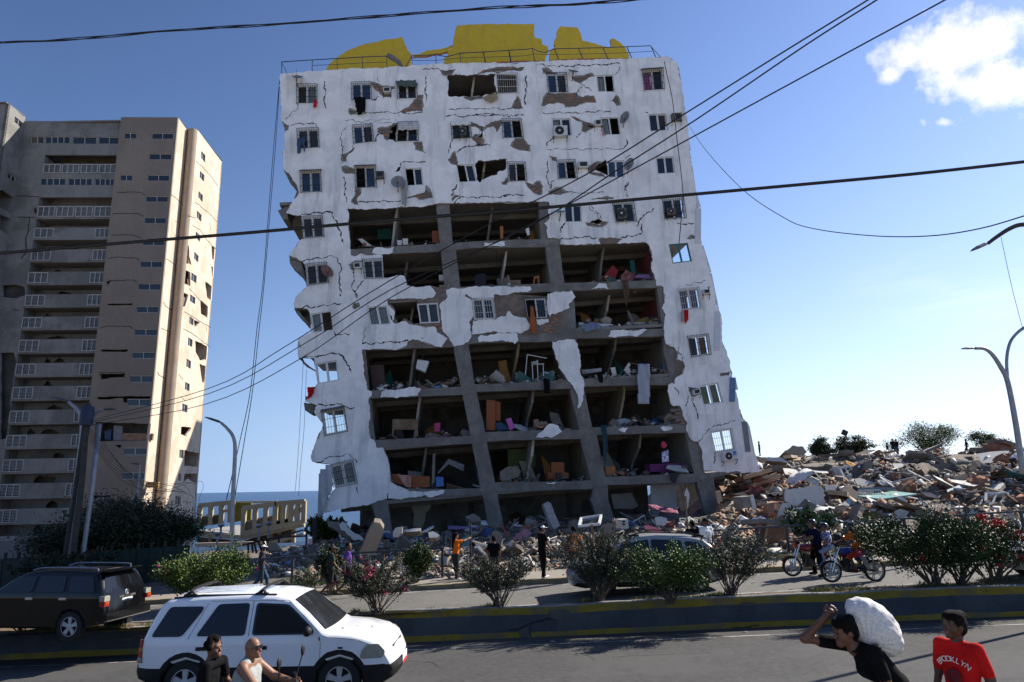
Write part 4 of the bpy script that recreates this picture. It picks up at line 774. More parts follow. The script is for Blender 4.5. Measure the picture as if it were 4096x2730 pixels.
# ================================================================ roofless frame of a seafront terrace
frame=M('terrace_cream',(.36,.31,.21),.85,.15,1.2,.3,6,alt=(.3,.26,.18),altamt=.5,altscale=.6)
oliv=M('terrace_olive',(.14,.13,.025),.9,.25,.6,.3,5)
RF=thing('terrace_frame','roofless cream concrete terrace frame in front of the sea beside the tower','ruin',tuple(hit_y(900,2140,66)))
YR=64.0
def rp_(k,x,y,dy=0):p=px(k,x,y);return hit_y(p[0],p[1],YR+dy)
posts1=[((295,360),(288,605)),((425,345),(420,585)),((548,335),(545,570)),((655,325),(650,560))]
posts2=[((815,385),(800,720)),((948,370),(940,690)),((1072,355),(1065,660)),((1185,345),(1172,610)),((1280,335),(1268,590)),((1372,330),(1360,565)),((1450,318),(1440,555)),((1522,308),(1515,560))]
for(a,b)in posts1+posts2:
 mb=MB();mb.bar(rp_('I',*a),rp_('I',*b),.38);mb.build('post',frame,RF)
def rbeam(a,b,w=.4,dy=0,m=frame,nm='beam'):mb=MB();mb.bar(rp_('I',*a,dy),rp_('I',*b,dy),w);mb.build(nm,m,RF)
rbeam((285,362),(700,322));rbeam((800,390),(1200,345));rbeam((1180,340),(1530,312));rbeam((820,690),(1520,555),.5)
rbeam((560,428),(650,420),.25);rbeam((1370,480),(1440,390),.3);rbeam((1410,500),(1505,380),.25);rbeam((700,325),(1200,318),.2,4)
def rpl(nm,t,m,dy=0,th=.25):
 q=[hit_y(p[0],p[1],YR+dy)for p in pxs(t)];n=len(q);mb=MB();mb.add(q+[p+Vector((0,th,0))for p in q],[tuple(range(n)),tuple(range(2*n-1,n-1,-1))]+[(i,i+n,(i+1)%n+n,(i+1)%n)for i in range(n)]);return mb.build(nm,m,RF)
rpl('screen_wall',"I 700,325 900,330 890,550 785,540 690,560",oliv,1.0);rpl('screen_wall',"I 1195,345 1280,340 1255,550 1185,550",oliv,.8);rpl('screen_wall',"I 1330,335 1375,330 1365,510 1300,520",frame,1.2)
rpl('screen_wall',"I 815,400 900,345 890,540 800,560",frame,1.1)
def breeze(t,nx,ny,dy=.1):
 q=[hit_y(p[0],p[1],YR+dy)for p in pxs(t)]
 def P(u,v):return q[0].lerp(q[1],u).lerp(q[3].lerp(q[2],u),v)
 mb=MB()
 for j in range(ny+1):mb.bar(P(0,j/ny),P(1,j/ny),.09,.2)
 for i in range(nx+1):mb.bar(P(i/nx,0),P(i/nx,1),.07,.2)
 mb.build('block_screen',frame,RF,kind='stuff')
breeze("I 300,500 415,488 415,578 295,600",9,6);breeze("I 430,487 540,474 540,562 425,582",9,6);breeze("I 822,560 940,535 935,640 815,680",9,6);breeze("I 955,530 1065,505 1060,620 945,640",9,6);breeze("I 1080,505 1175,488 1170,600 1070,618",8,6);breeze("I 1185,550 1268,535 1265,580 1175,600",8,4);breeze("I 1280,535 1362,515 1355,560 1275,575",8,4)
mb=MB();q=[hit_g(p[0],p[1],lambda x,y:-2.3)for p in pxs("I 270,610 545,570 790,560 1480,545 1520,580 780,720 265,665")]
fl=[rp_('I',*p)for p in((270,655),(800,715),(1515,575))]
dq=[Vector((0,9,0))];mb.add([fl[0],fl[1],fl[2],fl[2]+dq[0],fl[1]+dq[0],fl[0]+dq[0]],[(0,1,4,5),(1,2,3,4)]);mb.build('terrace_floor',concrete,RF)
rpl('floor_edge',"I 265,660 800,718 1515,578 1520,610 805,770 262,730",frame,-.1,.4)
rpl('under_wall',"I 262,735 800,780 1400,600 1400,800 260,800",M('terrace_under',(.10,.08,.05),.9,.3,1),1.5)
for a,b in(((400,690),(425,800)),((1395,590),(1395,800)),((1225,640),(1225,700)),((1130,660),(1130,760))):rbeam(a,b,.3,1.2,frame,'prop')
rpl('stair_flight',"I 1030,800 1380,720 1510,680 1515,700 1390,745 1060,860",frame,-3,.6)
LWl=thing('boundary_wall','low pink-cream boundary wall below the seafront terrace','wall',tuple(hit_y(900,2180,50)))
q=[hit_y(p[0],p[1],50)for p in pxs("I 240,805 700,792 1050,785 1060,830 700,850 240,850")];n=len(q);mb=MB();mb.add(q+[p+Vector((0,.3,0))for p in q],[tuple(range(n)),tuple(range(2*n-1,n-1,-1))]+[(i,i+n,(i+1)%n+n,(i+1)%n)for i in range(n)]);mb.build('wall_body',M('pinkish_wall',(.45,.36,.29),.9,.2,1),LWl)
mb=MB();q=[hit_y(p[0],p[1],52)for p in pxs("I 1560,745 1790,745 1790,825 1580,830")];mb.add(q+[p+Vector((0,.3,0))for p in q],[(0,1,2,3),(7,6,5,4),(0,4,5,1),(1,5,6,2),(2,6,7,3),(3,7,4,0)])
props(mb.build('yard_wall',M('white_yard_wall',(.6,.58,.54),.85,.15,1)),'short white yard wall between the sea shrub and the terrace steps','wall')
HD=thing('green_hoarding','dark green board fence in the shade behind the black car','fence',tuple(hit_y(300,2350,31)))
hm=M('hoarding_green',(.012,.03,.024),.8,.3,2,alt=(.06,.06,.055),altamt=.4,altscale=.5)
for i in range(15):
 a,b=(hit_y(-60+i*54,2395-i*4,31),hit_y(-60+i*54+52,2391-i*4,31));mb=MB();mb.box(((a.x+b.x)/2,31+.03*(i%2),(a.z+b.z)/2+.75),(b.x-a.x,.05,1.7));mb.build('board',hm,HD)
 mb=MB();mb.box((a.x,31.1,a.z+.85),(.09,.09,2.0));mb.build('post',ironm,HD)
 # ================================================================ rubble
whitew=M('broken_plaster_white',(.58,.56,.52),.9,.12,2,.4,10,alt=(.42,.40,.37),altamt=.5,altscale=1.5)
creamw=M('broken_plaster_cream',(.44,.35,.24),.9,.2,2,.4,10,alt=(.30,.22,.14),altamt=.6,altscale=2)
conc2=M('broken_concrete',(.215,.185,.15),.95,.25,2,.8,10,alt=(.12,.10,.085),altamt=.5,altscale=1.4)
brick2=M('broken_brick',(.30,.125,.07),.95,.35,4,.6,12,dust=(.3,.25,.2),dustamt=.6)
timber=M('timber',(.17,.105,.06),.75,.35,3,.3,12,dust=(.3,.26,.2),dustamt=.4)
woodd=M('wood_dark',(.07,.035,.022),.6,.3,3,.2,12)
woodo=M('wood_orange',(.33,.13,.035),.6,.25,3,.2,12)
tealp=M('teal_board',(.09,.26,.25),.7,.2,2,dust=(.35,.3,.25),dustamt=.4)
bluep=M('blue_paint',(.10,.20,.36),.6,.2,2,dust=(.35,.3,.25),dustamt=.3)
pinkp=M('pink_paint',(.40,.10,.15),.85,.2,2,.3,8,dust=(.35,.3,.25),dustamt=.3)
dkfab=M('dark_cloth',(.03,.03,.035),.95,.3,4)
bluefab=M('blue_cloth',(.06,.09,.20),.95,.3,4)
whfab=M('white_cloth',(.6,.6,.6),.9,.1,4)
pinkfab=M('pink_cloth',(.42,.20,.22),.95,.2,4)
rr=random.Random(21)
def xf(p):return Vector(p)
def march(us,vs,ymin,ymax):
 """first meeting of picture rays with the rubble ground"""
 us=np.asarray(us,float);vs=np.asarray(vs,float)
 F=np.array(FV);R=np.array(RV);U=np.array(UV);D=F[None]+((us-2048)/CF)[:,None]*R-((vs-1365)/CF)[:,None]*U
 Y=np.linspace(ymin,ymax,420);out=np.full((len(us),3),np.nan)
 T=Y[None]/D[:,1:2];X=D[:,0:1]*T;Z=3.3+D[:,2:3]*T;below=Z<mound(X,np.broadcast_to(Y[None],X.shape));ok=below.any(1);k=below.argmax(1);i=np.arange(len(us))
 out[ok]=np.stack([X[i,k],Y[k],Z[i,k]],1)[ok];return out
TAKEN=[]
def surf_y(pts,Y):
 """keep a piece just above the rubble surface where the terrain would bury it"""
 xs=[p[0]for p in pts];ys=[p[1]for p in pts];TAKEN.append(pts)
 m=march([sum(xs)/len(xs)],[min(ys)+(max(ys)-min(ys))*.7],25.2,100)[0]
 return Y if np.isnan(m[1])or m[1]-.25>Y else float(m[1]-.25)
def prism_px(name,txt,Y,th,mat,tilt=0,yaw=0,label=None,cat=None,amp=0.0,group=None,parent=None,step=.2,kindn=None):
 pts=pxs(txt);Y=surf_y(pts,Y)
 n=Matrix.Rotation(math.radians(yaw),3,'Z')@Matrix.Rotation(math.radians(-tilt),3,'X')@Vector((0,-1,0))
 c=(sum(p[0]for p in pts)/len(pts),sum(p[1]for p in pts)/len(pts));p0=hit_y(c[0],c[1],Y)
 q=[hit_plane(p[0],p[1],p0,n)for p in pts]
 ex=Vector((0,0,1)).cross(n).normalized();ey=n.cross(ex)
 l2=[((p-p0).dot(ex),(p-p0).dot(ey))for p in q]
 if amp:l2=jag(l2,amp,step,rr)
 me=plate_mesh(name,[l2],0,th,lambda a,b,d:ex*a+ey*b-n*d,mat if isinstance(mat,list)else[mat],mi_side=1 if isinstance(mat,list)else 0)
 o=bpy.data.objects.new(name,me);COL.objects.link(o);o.location=p0
 if parent:o.parent=parent;o.location=p0-parent.location
 return props(o,label,cat,group)
def shard(sx,sy,th,k=7):
 a=[2*math.pi*(i+rr.uniform(-.3,.3))/k for i in range(k)];q=[(math.cos(t)*sx*rr.uniform(.6,1),math.sin(t)*sy*rr.uniform(.6,1))for t in a]
 q=jag(q,.04*sx,.3*sx,rr);return plate_mesh('shard',[q],0,th,lambda x,y,d:Vector((x,y,-d)),[whitew,conc2],mi_side=1)
def lump(mat,sq=.7):
 mb=MB();mb.ball((0,0,0),(1,.8,sq),7,5);mb.v=[tuple(Vector(v)*rr.uniform(.7,1.15))for v in mb.v];return mb.mesh('lump',mat)
def rename(me,n):me.name=n;return me
SH=[shard(1,rr.uniform(.5,.9),.12)for _ in range(5)]
SC=[]
for i in range(5):
 m=shard(1,rr.uniform(.45,.9),.2);m.materials.clear();m.materials.append(conc2);m.materials.append(conc2);SC.append(m)
CS=[]
for i in range(3):
 m=shard(1,rr.uniform(.35,.6),.16);m.materials.clear();m.materials.append(creamw);m.materials.append(brick2);CS.append(m)
LC=[lump(conc2,.6),lump(conc2,.8),lump(conc2,.5)];LB=[lump(brick2,.6),lump(brick2,.7)]
def plk(w,t,mat):mb=MB();mb.box((0,0,0),(2,w,t));return mb.mesh('plank',mat)
PL=[plk(.16,.06,timber),plk(.1,.08,timber),plk(.12,.05,whitew),plk(.08,.08,conc2)]
def frame_me(w,h,mat,mid=1,bar=.06):
 mb=MB()
 for x in(-w/2,w/2):mb.box((x,0,0),(bar,h,bar))
 for y in(-h/2,h/2):mb.box((0,y,0),(w+bar,bar,bar))
 for i in range(mid):mb.box((-w/2+w*(i+1)/(mid+1),0,0),(bar*.8,h,bar*.8))
 return mb.mesh('frame',mat)
WF=[frame_me(1.4,1.1,alu,1),frame_me(1.0,1.2,alu,1),frame_me(.9,1.9,timber,0,.09)]
GR=[frame_me(1.5,1.2,ironw,9,.022),frame_me(1.4,1.1,ironm,9,.022)]
BD=[plk(1.0,.04,timber),plk(.8,.04,woodd),plk(.9,.05,tealp),plk(.7,.05,bluep),plk(.6,.05,woodo)]
def cloth_me(mat):
 V=[];n=9
 for i in range(n):
  for j in range(n):
   x=i/(n-1)*2-1;y=j/(n-1)*2-1;r=max(abs(x),abs(y));V.append((x*(.8+.2*rr.random()),y*.7,.35*(1-r**2)+.16*rr.uniform(-1,1)))
 return np_mesh('cloth',V,[(i*n+j,(i+1)*n+j,(i+1)*n+j+1,i*n+j+1)for i in range(n-1)for j in range(n-1)],mat,smooth=True)
CL=[cloth_me(m)for m in(bluefab,dkfab,whfab,pinkfab)]
def scatter(n,u0,u1,v0,v1,ymin,ymax,seed,keep=None):
 g=np.random.RandomState(seed);u=g.uniform(u0,u1,n);v=g.uniform(v0,v1,n);P=march(u,v,ymin,ymax)
 ok=~np.isnan(P[:,0])
 for t in TAKEN:
  xs=[p[0]for p in t];ys=[p[1]for p in t];cx,cy=sum(xs)/len(xs),sum(ys)/len(ys)-6
  ok&=~eo_inside(u,v,[[(cx+(x-cx)*1.12,cy+(y-cy)*1.1)for x,y in t]])
 if keep is not None:ok&=np.array([keep(*p)for p in P])
 return P[ok]
KINDS=[('wall_fragment','white plastered wall piece','wall piece','white wall fragments in the rubble',SH),('concrete_slab','flat grey slab piece','slab','grey slab pieces in the rubble',SC),('concrete_lump','rough grey concrete lump','rubble','concrete lumps in the rubble',LC),('brick_lump','red brickwork lump','brickwork','brick lumps in the rubble',LB),('plank','loose strip','plank','loose lengths of timber in the rubble',PL),('empty_window','empty frame','frame','empty frames on the rubble',WF),('window_grille','barred grille','grille','window grilles on the rubble',GR),('board','loose board','board','boards and doors on the rubble',BD),('cloth_heap','crumpled cloth','cloth','cloth heaps on the rubble',CL),('floor_fragment','cream wall piece','wall piece','cream wall pieces in the rubble',CS)]
def place_debris(P,pxmin,pxmax,wts,sink=.1,flat=.5):
 for p in P:
  k=rr.choices(range(len(KINDS)),wts)[0];nm,lab,cat,grp,mes=KINDS[k];o=bpy.data.objects.new(nm,rr.choice(mes));COL.objects.link(o)
  s=rr.uniform(pxmin,pxmax)*p[1]/CF*.5
  if k in(2,3):s*=.55
  if k==5 or k==6:s=min(max(s,.5),1.0)
  if k==4:s=min(s*1.2,1.6)
  if k==8:s*=.7
  t=rr.gauss(0,flat);
  o.rotation_euler=(rr.gauss(.35,flat),rr.gauss(0,flat*.7),rr.uniform(0,6.28))
  o.scale=(s,s,s if k in(2,3,8)else(1 if k in(5,6)else max(.7,min(s,1.6))));o.location=(p[0],p[1],p[2]+s*.12)
  wh=('on the crest of the tall heap','high on the tall heap','halfway down the tall heap','low on the tall heap')[0 if p[1]>66 else 1 if p[1]>50 else 2 if p[1]>37 else 3]if p[0]>12 else('under the ground floor' if p[1]>36 else 'on the slope' if p[1]>30 else 'behind the pavement railing')
  wx=('' if p[1]>66 else ' beside the leaning building' if p[0]<18 else ' near the double street lamp' if p[0]>.62*p[1]else ' in its middle')if p[0]>12 else(' by the sea' if p[0]<-10 else ' below the white corner' if p[0]<-4 else ' below the middle bays' if p[0]<4 else ' below the last bay')
  cl={conc2:'grey ',timber:'brown ',whitew:'white ',woodd:'dark ',tealp:'teal ',bluep:'blue ',woodo:'orange ',alu:'white ',ironm:'dark ',ironw:'pale ',bluefab:'blue ',dkfab:'black ',whfab:'white ',pinkfab:'pink '}.get(o.data.materials[0],'')if k>=4 and k!=9 else ''
  big='large ' if s>.85 else 'small ' if s<.38 else ''
  lb=big+cl+lab+' '+wh+wx;props(o,lb,cat,grp+', '+lb)
def crumbs(name,P,mats,wts,smin,smax,label,seed,elong=1.0):
 g=np.random.RandomState(seed);n=len(P)
 cube=np.array([(-1,-1,-1),(1,-1,-1),(1,1,-1),(-1,1,-1),(-1,-1,1),(1,-1,1),(1,1,1),(-1,1,1)],float)*.5
 F0=np.array([(3,2,1,0),(4,5,6,7),(0,1,5,4),(1,2,6,5),(2,3,7,6),(3,0,4,7)])
 V=np.repeat(cube[None],n,0)*g.uniform(.65,1.15,(n,8,1))
 s=smin*(smax/smin)**(g.uniform(0,1,n)**1.6);dims=np.stack([s*g.uniform(.8,1.5,n)*elong,s*g.uniform(.35,1,n),s*g.uniform(.12,.7,n)],1)
 V=V*dims[:,None];a=g.normal(0,.5,n);b=g.normal(.2,.5,n);c=g.uniform(0,6.28,n)
 ca,sa,cb,sb,cc,sc=np.cos(a),np.sin(a),np.cos(b),np.sin(b),np.cos(c),np.sin(c)
 R=np.stack([np.stack([cc*ca,cc*sa*sb-sc*cb,cc*sa*cb+sc*sb],1),np.stack([sc*ca,sc*sa*sb+cc*cb,sc*sa*cb-cc*sb],1),np.stack([-sa,ca*sb,ca*cb],1)],1)
 V=np.einsum('nij,nkj->nki',R,V)+P[:,None]+np.array([0,0,.02])
 F=(F0[None]+np.arange(n)[:,None,None]*8).reshape(-1,4);mi=np.repeat(g.choice(len(mats),n,p=np.array(wts)/sum(wts)),6)
 o=put(name,np_mesh(name,V.reshape(-1,3),F,mats,mi));return props(o,label,'rubble',None,'stuff')
pp=prism_px
pp('white_wall_slab',"N 1335,690 1420,700 1660,660 1890,645 1940,700 1945,840 1985,960 1900,985 1830,960 1700,1005 1500,960 1335,890",39.5,.22,[whitew,conc2],8,4,'big white wall slab standing upright at the front of the heap','wall piece',.05)
bw_=thing('brick_masonry','upright panel of red hollow brick joined beside the big white wall slab','brickwork',tuple(hit_y(*px('N',1200,880),39.8)))
q0=[hit_y(*px('N',*p),39.8)for p in((1045,895),(1335,880),(1335,655),(1180,665),(1165,780),(1090,810))]
def brickwall():
 P=[(p.x,p.z)for p in q0];xs=[p[0]for p in P];zs=[p[1]for p in P];mb=MB();mb.box((0,0,0),(.22,.2,.13));me=mb.mesh('brick',brick2);z=min(zs)+.07;j=0
 while z<max(zs):
  x=min(xs)+.06*(j%2)*2
  while x<max(xs):
   if in_poly((x,z),[P]):o=put('brick',me,bw_);o.matrix_basis=Matrix.Translation((x,39.8+rr.uniform(-.03,.03),z))@Matrix.Rotation(rr.uniform(-.05,.05),4,'Y')
   x+=.235
  z+=.145;j+=1
brickwall()
pp('plaster_flap',"N 1040,800 1090,680 1150,640 1190,660 1165,770 1090,815",39.6,.08,[creamw,brick2],3,0,'pale plaster flap still clinging to the red brick panel','plaster',.03)
for i,t in enumerate(["N 890,200 1030,195 1040,260 920,330 900,260","N 680,480 840,430 1130,360 1135,420 940,480 690,550","N 720,720 880,700 1075,680 1060,760 880,800 680,740","N 800,610 960,560 1240,480 1245,530 1000,610 810,660","N 890,910 1060,890 1310,880 1300,990 1000,1000 895,950","N 990,490 1200,425 1220,480 1000,530","N 450,770 680,740 870,860 1040,850 1040,880 870,890 640,800"]):
 pp('pancaked_floor',t,45-i*.9+(i==0)*8,2.2,[creamw,brick2],6,-3,['topmost cream edged floor slab below the standing man','long cream edged floor slab sloping under the building corner','cream edged floor slab behind the grey cabinet','second long cream slab below the building corner','lowest cream slab at the foot of the brick panel','short orange brown slab end between the long cream slabs','thin cream slab running behind the grey cabinet top'][i],'slab',.05)
pp('grey_floor_slab',"N 1135,330 1340,325 1310,440 1135,420",47,1.6,conc2,4,0,'thick grey floor slab end above the cream slab stack','slab',.03)
pp('white_floor_slab',"N 1035,200 1250,190 1380,260 1360,285 1200,260 1040,250",55,1.4,[whitew,conc2],30,0,'white topped floor slab near the standing man on the heap','slab',.05)
pp('roof_wedge',"N 1310,120 1450,10 1620,30 1680,110 1600,170 1500,180",66,2.0,[conc2,creamw],25,10,'tilted wedge of roof slab on the crest of the heap','slab',.08)
pp('painted_pillar',"N 1175,1245 1270,950 1300,910 1470,910 1485,1100 1480,1280 1300,1270",33.5,.35,[whitew,conc2],5,-14,'pale stump of wall streaked with grime standing before the white slab','wall piece',.04)
cab=pp('grey_cabinet',"N 660,820 830,800 850,980 690,1000",36,.7,M('cabinet_grey',(.2,.19,.17),.7,.25,2,dust=(.3,.26,.2)),0,24,'grey metal cabinet standing upright in the brick debris','cabinet')
pp('cabinet_side',"N 790,795 840,785 890,1005 835,1018",35.7,.05,whitew,0,24,parent=cab)
c_=thing('slatted_cabinet','large fallen brown cabinet of ribbed wood behind the railing','cabinet',tuple(hit_y(*px('7',1420,590),28.6)))
def slatcab():
 q=[hit_y(*px('7',*p),28.6+dy)for p,dy in(((1345,350),0),((1550,385),.5),((1540,600),.5),((1300,590),0))]
 n=13;m=M('ribbed_wood',(.27,.155,.08),.7,.25,3,.3,14)
 for i in range(n):
  a,b=q[0].lerp(q[3],i/n),q[1].lerp(q[2],i/n);c,d=q[0].lerp(q[3],(i+.86)/n),q[1].lerp(q[2],(i+.86)/n);mb=MB();k=Vector((0,.05,0));mb.add([a,b,d,c,a+k,b+k,d+k,c+k],[(3,2,1,0),(4,5,6,7),(0,1,5,4),(1,2,6,5),(2,3,7,6),(3,0,4,7)]);mb.build('slat',m,c_)
 k=Vector((0,.06,0));mb=MB();kk=Vector((0,.7,0));Q=[p+k for p in q];mb.add(Q+[p+kk for p in q],[(3,2,1,0),(4,5,6,7),(0,1,5,4),(1,2,6,5),(2,3,7,6),(3,0,4,7)]);mb.build('cabinet_body',woodd,c_)
 mb=MB();mb.bar(q[0],q[3],.07);mb.bar(q[0],q[1],.06);mb.build('edge_trim',M('trim_tan',(.36,.25,.16),.7),c_)
slatcab()
pp('leaning_pillar',"G 690,790 830,480 870,410 940,420 985,490 975,560 890,790",30.5,.5,[M('tan_column_paint',(.33,.28,.22),.9,.15,1.2,.3,8,alt=(.25,.2,.16)),conc2],-18,8,'long tan pillar fallen slantwise across the foot of the building','pillar',.03)
pp('fallen_wall_slab',"G 460,440 500,400 560,480 700,560 740,600 735,630 640,625 560,560 480,500",33.5,.35,[whitew,conc2],20,-10,'fallen white faced slab tilted below the left corner of the building','wall piece',.05)
pp('dark_slab',"G 320,400 460,405 490,500 640,625 560,610 440,520 330,460",34,.4,conc2,25,-10,'dark concrete slab lying under the fallen white faced slab','slab',.05)
mt=pp('wrapped_mattress',"K 70,345 120,315 155,330 200,450 270,600 200,640 170,610 110,460",36,.28,M('plastic_wrap',(.26,.27,.28),.35,.25,5,.8,14),10,20,'plastic wrapped mattress leaning upright in the ground floor gap','mattress',.015)
pp('pink_slab',"K 1250,600 1290,590 1440,640 1525,690 1500,725 1400,700 1270,640",30.5,.15,[pinkp,conc2],35,5,'pink painted slab lying above the silver car','slab',.03)
ap=pp('white_appliance',"K 972,525 1065,520 1072,630 985,632",31.5,.5,whitew,0,20,'small white appliance with two dark openings in the debris','appliance')
for t in("K 1005,540 1030,540 1030,562 1006,562","K 1005,570 1030,570 1030,595 1008,595"):pp('opening',t,31.35,.05,pane,0,20,parent=ap)
ft=thing('glazed_unit','white rectangular frame with a dark pane lying on the debris heap','frame',tuple(hit_y(*px('K',610,600),31)))
q=[hit_y(*px('K',*p),y)for p,y in(((490,605),30.5),((725,580),30.5),((748,478),31.6),((515,512),31.6))];mb=MB()
for a,b in zip(q,q[1:]+q[:1]):mb.bar(a,b,.1)
mb.build('frame_bars',alu,ft);mb=MB();mb.add([p-Vector((0,0,.03))for p in q],[(0,1,2,3)]);mb.build('pane',pane,ft)
pp('purple_slab',"J 1150,335 1430,345 1530,350 1500,365 1400,365 1155,378",34.5,1.4,[M('purple_paint',(.15,.12,.3),.85,.2,2),conc2],3,0,'floor slab with a purple painted edge in the ground floor debris','slab',.02)
pp('hollow_block_slab',"J 1355,225 1450,190 1530,240 1540,280 1440,290",36,.25,conc2,50,0,'broken hollow block slab resting above the purple edged slab','slab',.04)
pp('white_rock_slab',"J 505,400 545,355 615,345 610,420 560,470 510,470",31.5,.3,[whitew,conc2],12,0,'white chunk of wall standing right of the left ground floor column','wall piece',.04)
pp('white_rock_slab',"J 635,380 740,365 835,362 830,395 740,405 640,408",32,.3,[whitew,conc2],45,0,'flat white chunk beside the upright white chunk','wall piece',.04)
pp('white_rock_slab',"J 920,410 980,400 1055,445 1020,475 930,475",30.5,.25,[whitew,conc2],40,0,'white rounded chunk under the purple edged slab','wall piece',.04)
pp('blue_white_board',"J 835,410 980,330 985,345 900,400",32,.08,[bluep,whitew],40,0,'pale blue board slanting between the white chunks','board',.01)
for i,(t,l)in enumerate((("J 1045,730 1090,690 1150,700 1140,790 1050,800",'upright'),("J 1080,800 1150,750 1200,770 1200,800",'low'))):pp('white_boulder',t,27+.2*i,.5,[whitew,conc2],15,0,'cracked white block behind the railing %s'%('beside the woman in orange' if i==0 else 'low by the woman\'s feet'),'rubble',.04)
for i,t in enumerate(["K 1625,165 1670,130 1745,390 1740,435 1690,420","K 1690,110 1715,105 1745,240 1735,310"]):pp('timber_board',t,37+.3*i,.08,timber,3,10,'tall timber board leaning inside the right ground floor bay' if i==0 else 'thin dark timber leaning behind the tall board','board',.01)
pp('steel_post',"K 1735,250 1755,250 1780,715 1765,720",28,.07,conc2,0,0,'thin grey post standing in front of the right ground floor bay','post')
pp('signboard',"K 1730,235 1755,150 1790,230 1780,330 1770,400 1745,330",28.4,.04,whitew,0,0,'pointed white board on the thin grey post','board',.01)
cb2=pp('open_cabinet',"K 1790,370 1880,290 1922,345 1910,400 1800,480 1775,450",34,.5,woodd,15,15,'dark wooden cabinet tipped over by the right column','cabinet',.01)
pp('white_wall_chip',"K 1380,505 1440,490 1520,510 1530,560 1490,600 1395,590",31,.1,[whitew,conc2],25,0,'white plaster chip beside the dark screen','wall piece',.04)
pp('dark_screen',"K 1345,410 1435,435 1420,490 1345,480",32,.08,pane,10,15,'dark glazed panel leaning in the debris','panel')
pp('tan_board',"K 2095,195 2150,185 2180,310 2125,335",38,.06,M('tan_panel',(.42,.32,.2),.8),0,15,'tan panel leaning right of the right ground floor column','board')
pp('wood_chest',"K 2130,350 2270,305 2285,325 2230,375 2150,415",36,.5,timber,10,0,'brown wooden slab leaning at the edge of the brick debris','board',.02)
pp('concrete_stump',"7 900,480 960,370 1010,330 1060,400 1000,470 930,520",28,.6,conc2,20,0,'grey concrete stump left of the slatted cabinet','rubble',.06)
pp('concrete_stump',"K 745,600 830,560 920,590 930,690 860,760 770,760 745,680",28.5,.5,conc2,15,0,'rounded grey concrete lump behind the pale flowering bush','rubble',.05)
pp('timber_stake',"K 620,590 650,585 680,765 655,765",28,.1,timber,0,0,'short timber stake between the orange shirt and the concrete lump','post')
pp('leaning_slab',"J 1650,470 1680,400 1730,390 1790,430 1780,560 1740,600 1620,560",30,.4,conc2,15,0,'grey concrete chunk behind the crouching pair','rubble',.05)
pp('red_plank',"J 1765,325 1780,310 1870,440 1860,460",31,.08,M('red_timber',(.2,.05,.03),.7),10,0,'dark red timber leaning on the grey chunk','plank')
pp('black_wedge',"I 1070,800 1170,795 1245,890 1100,905",30,.25,conc2,15,-10,'dark slab lying under the bent railing','slab',.02)
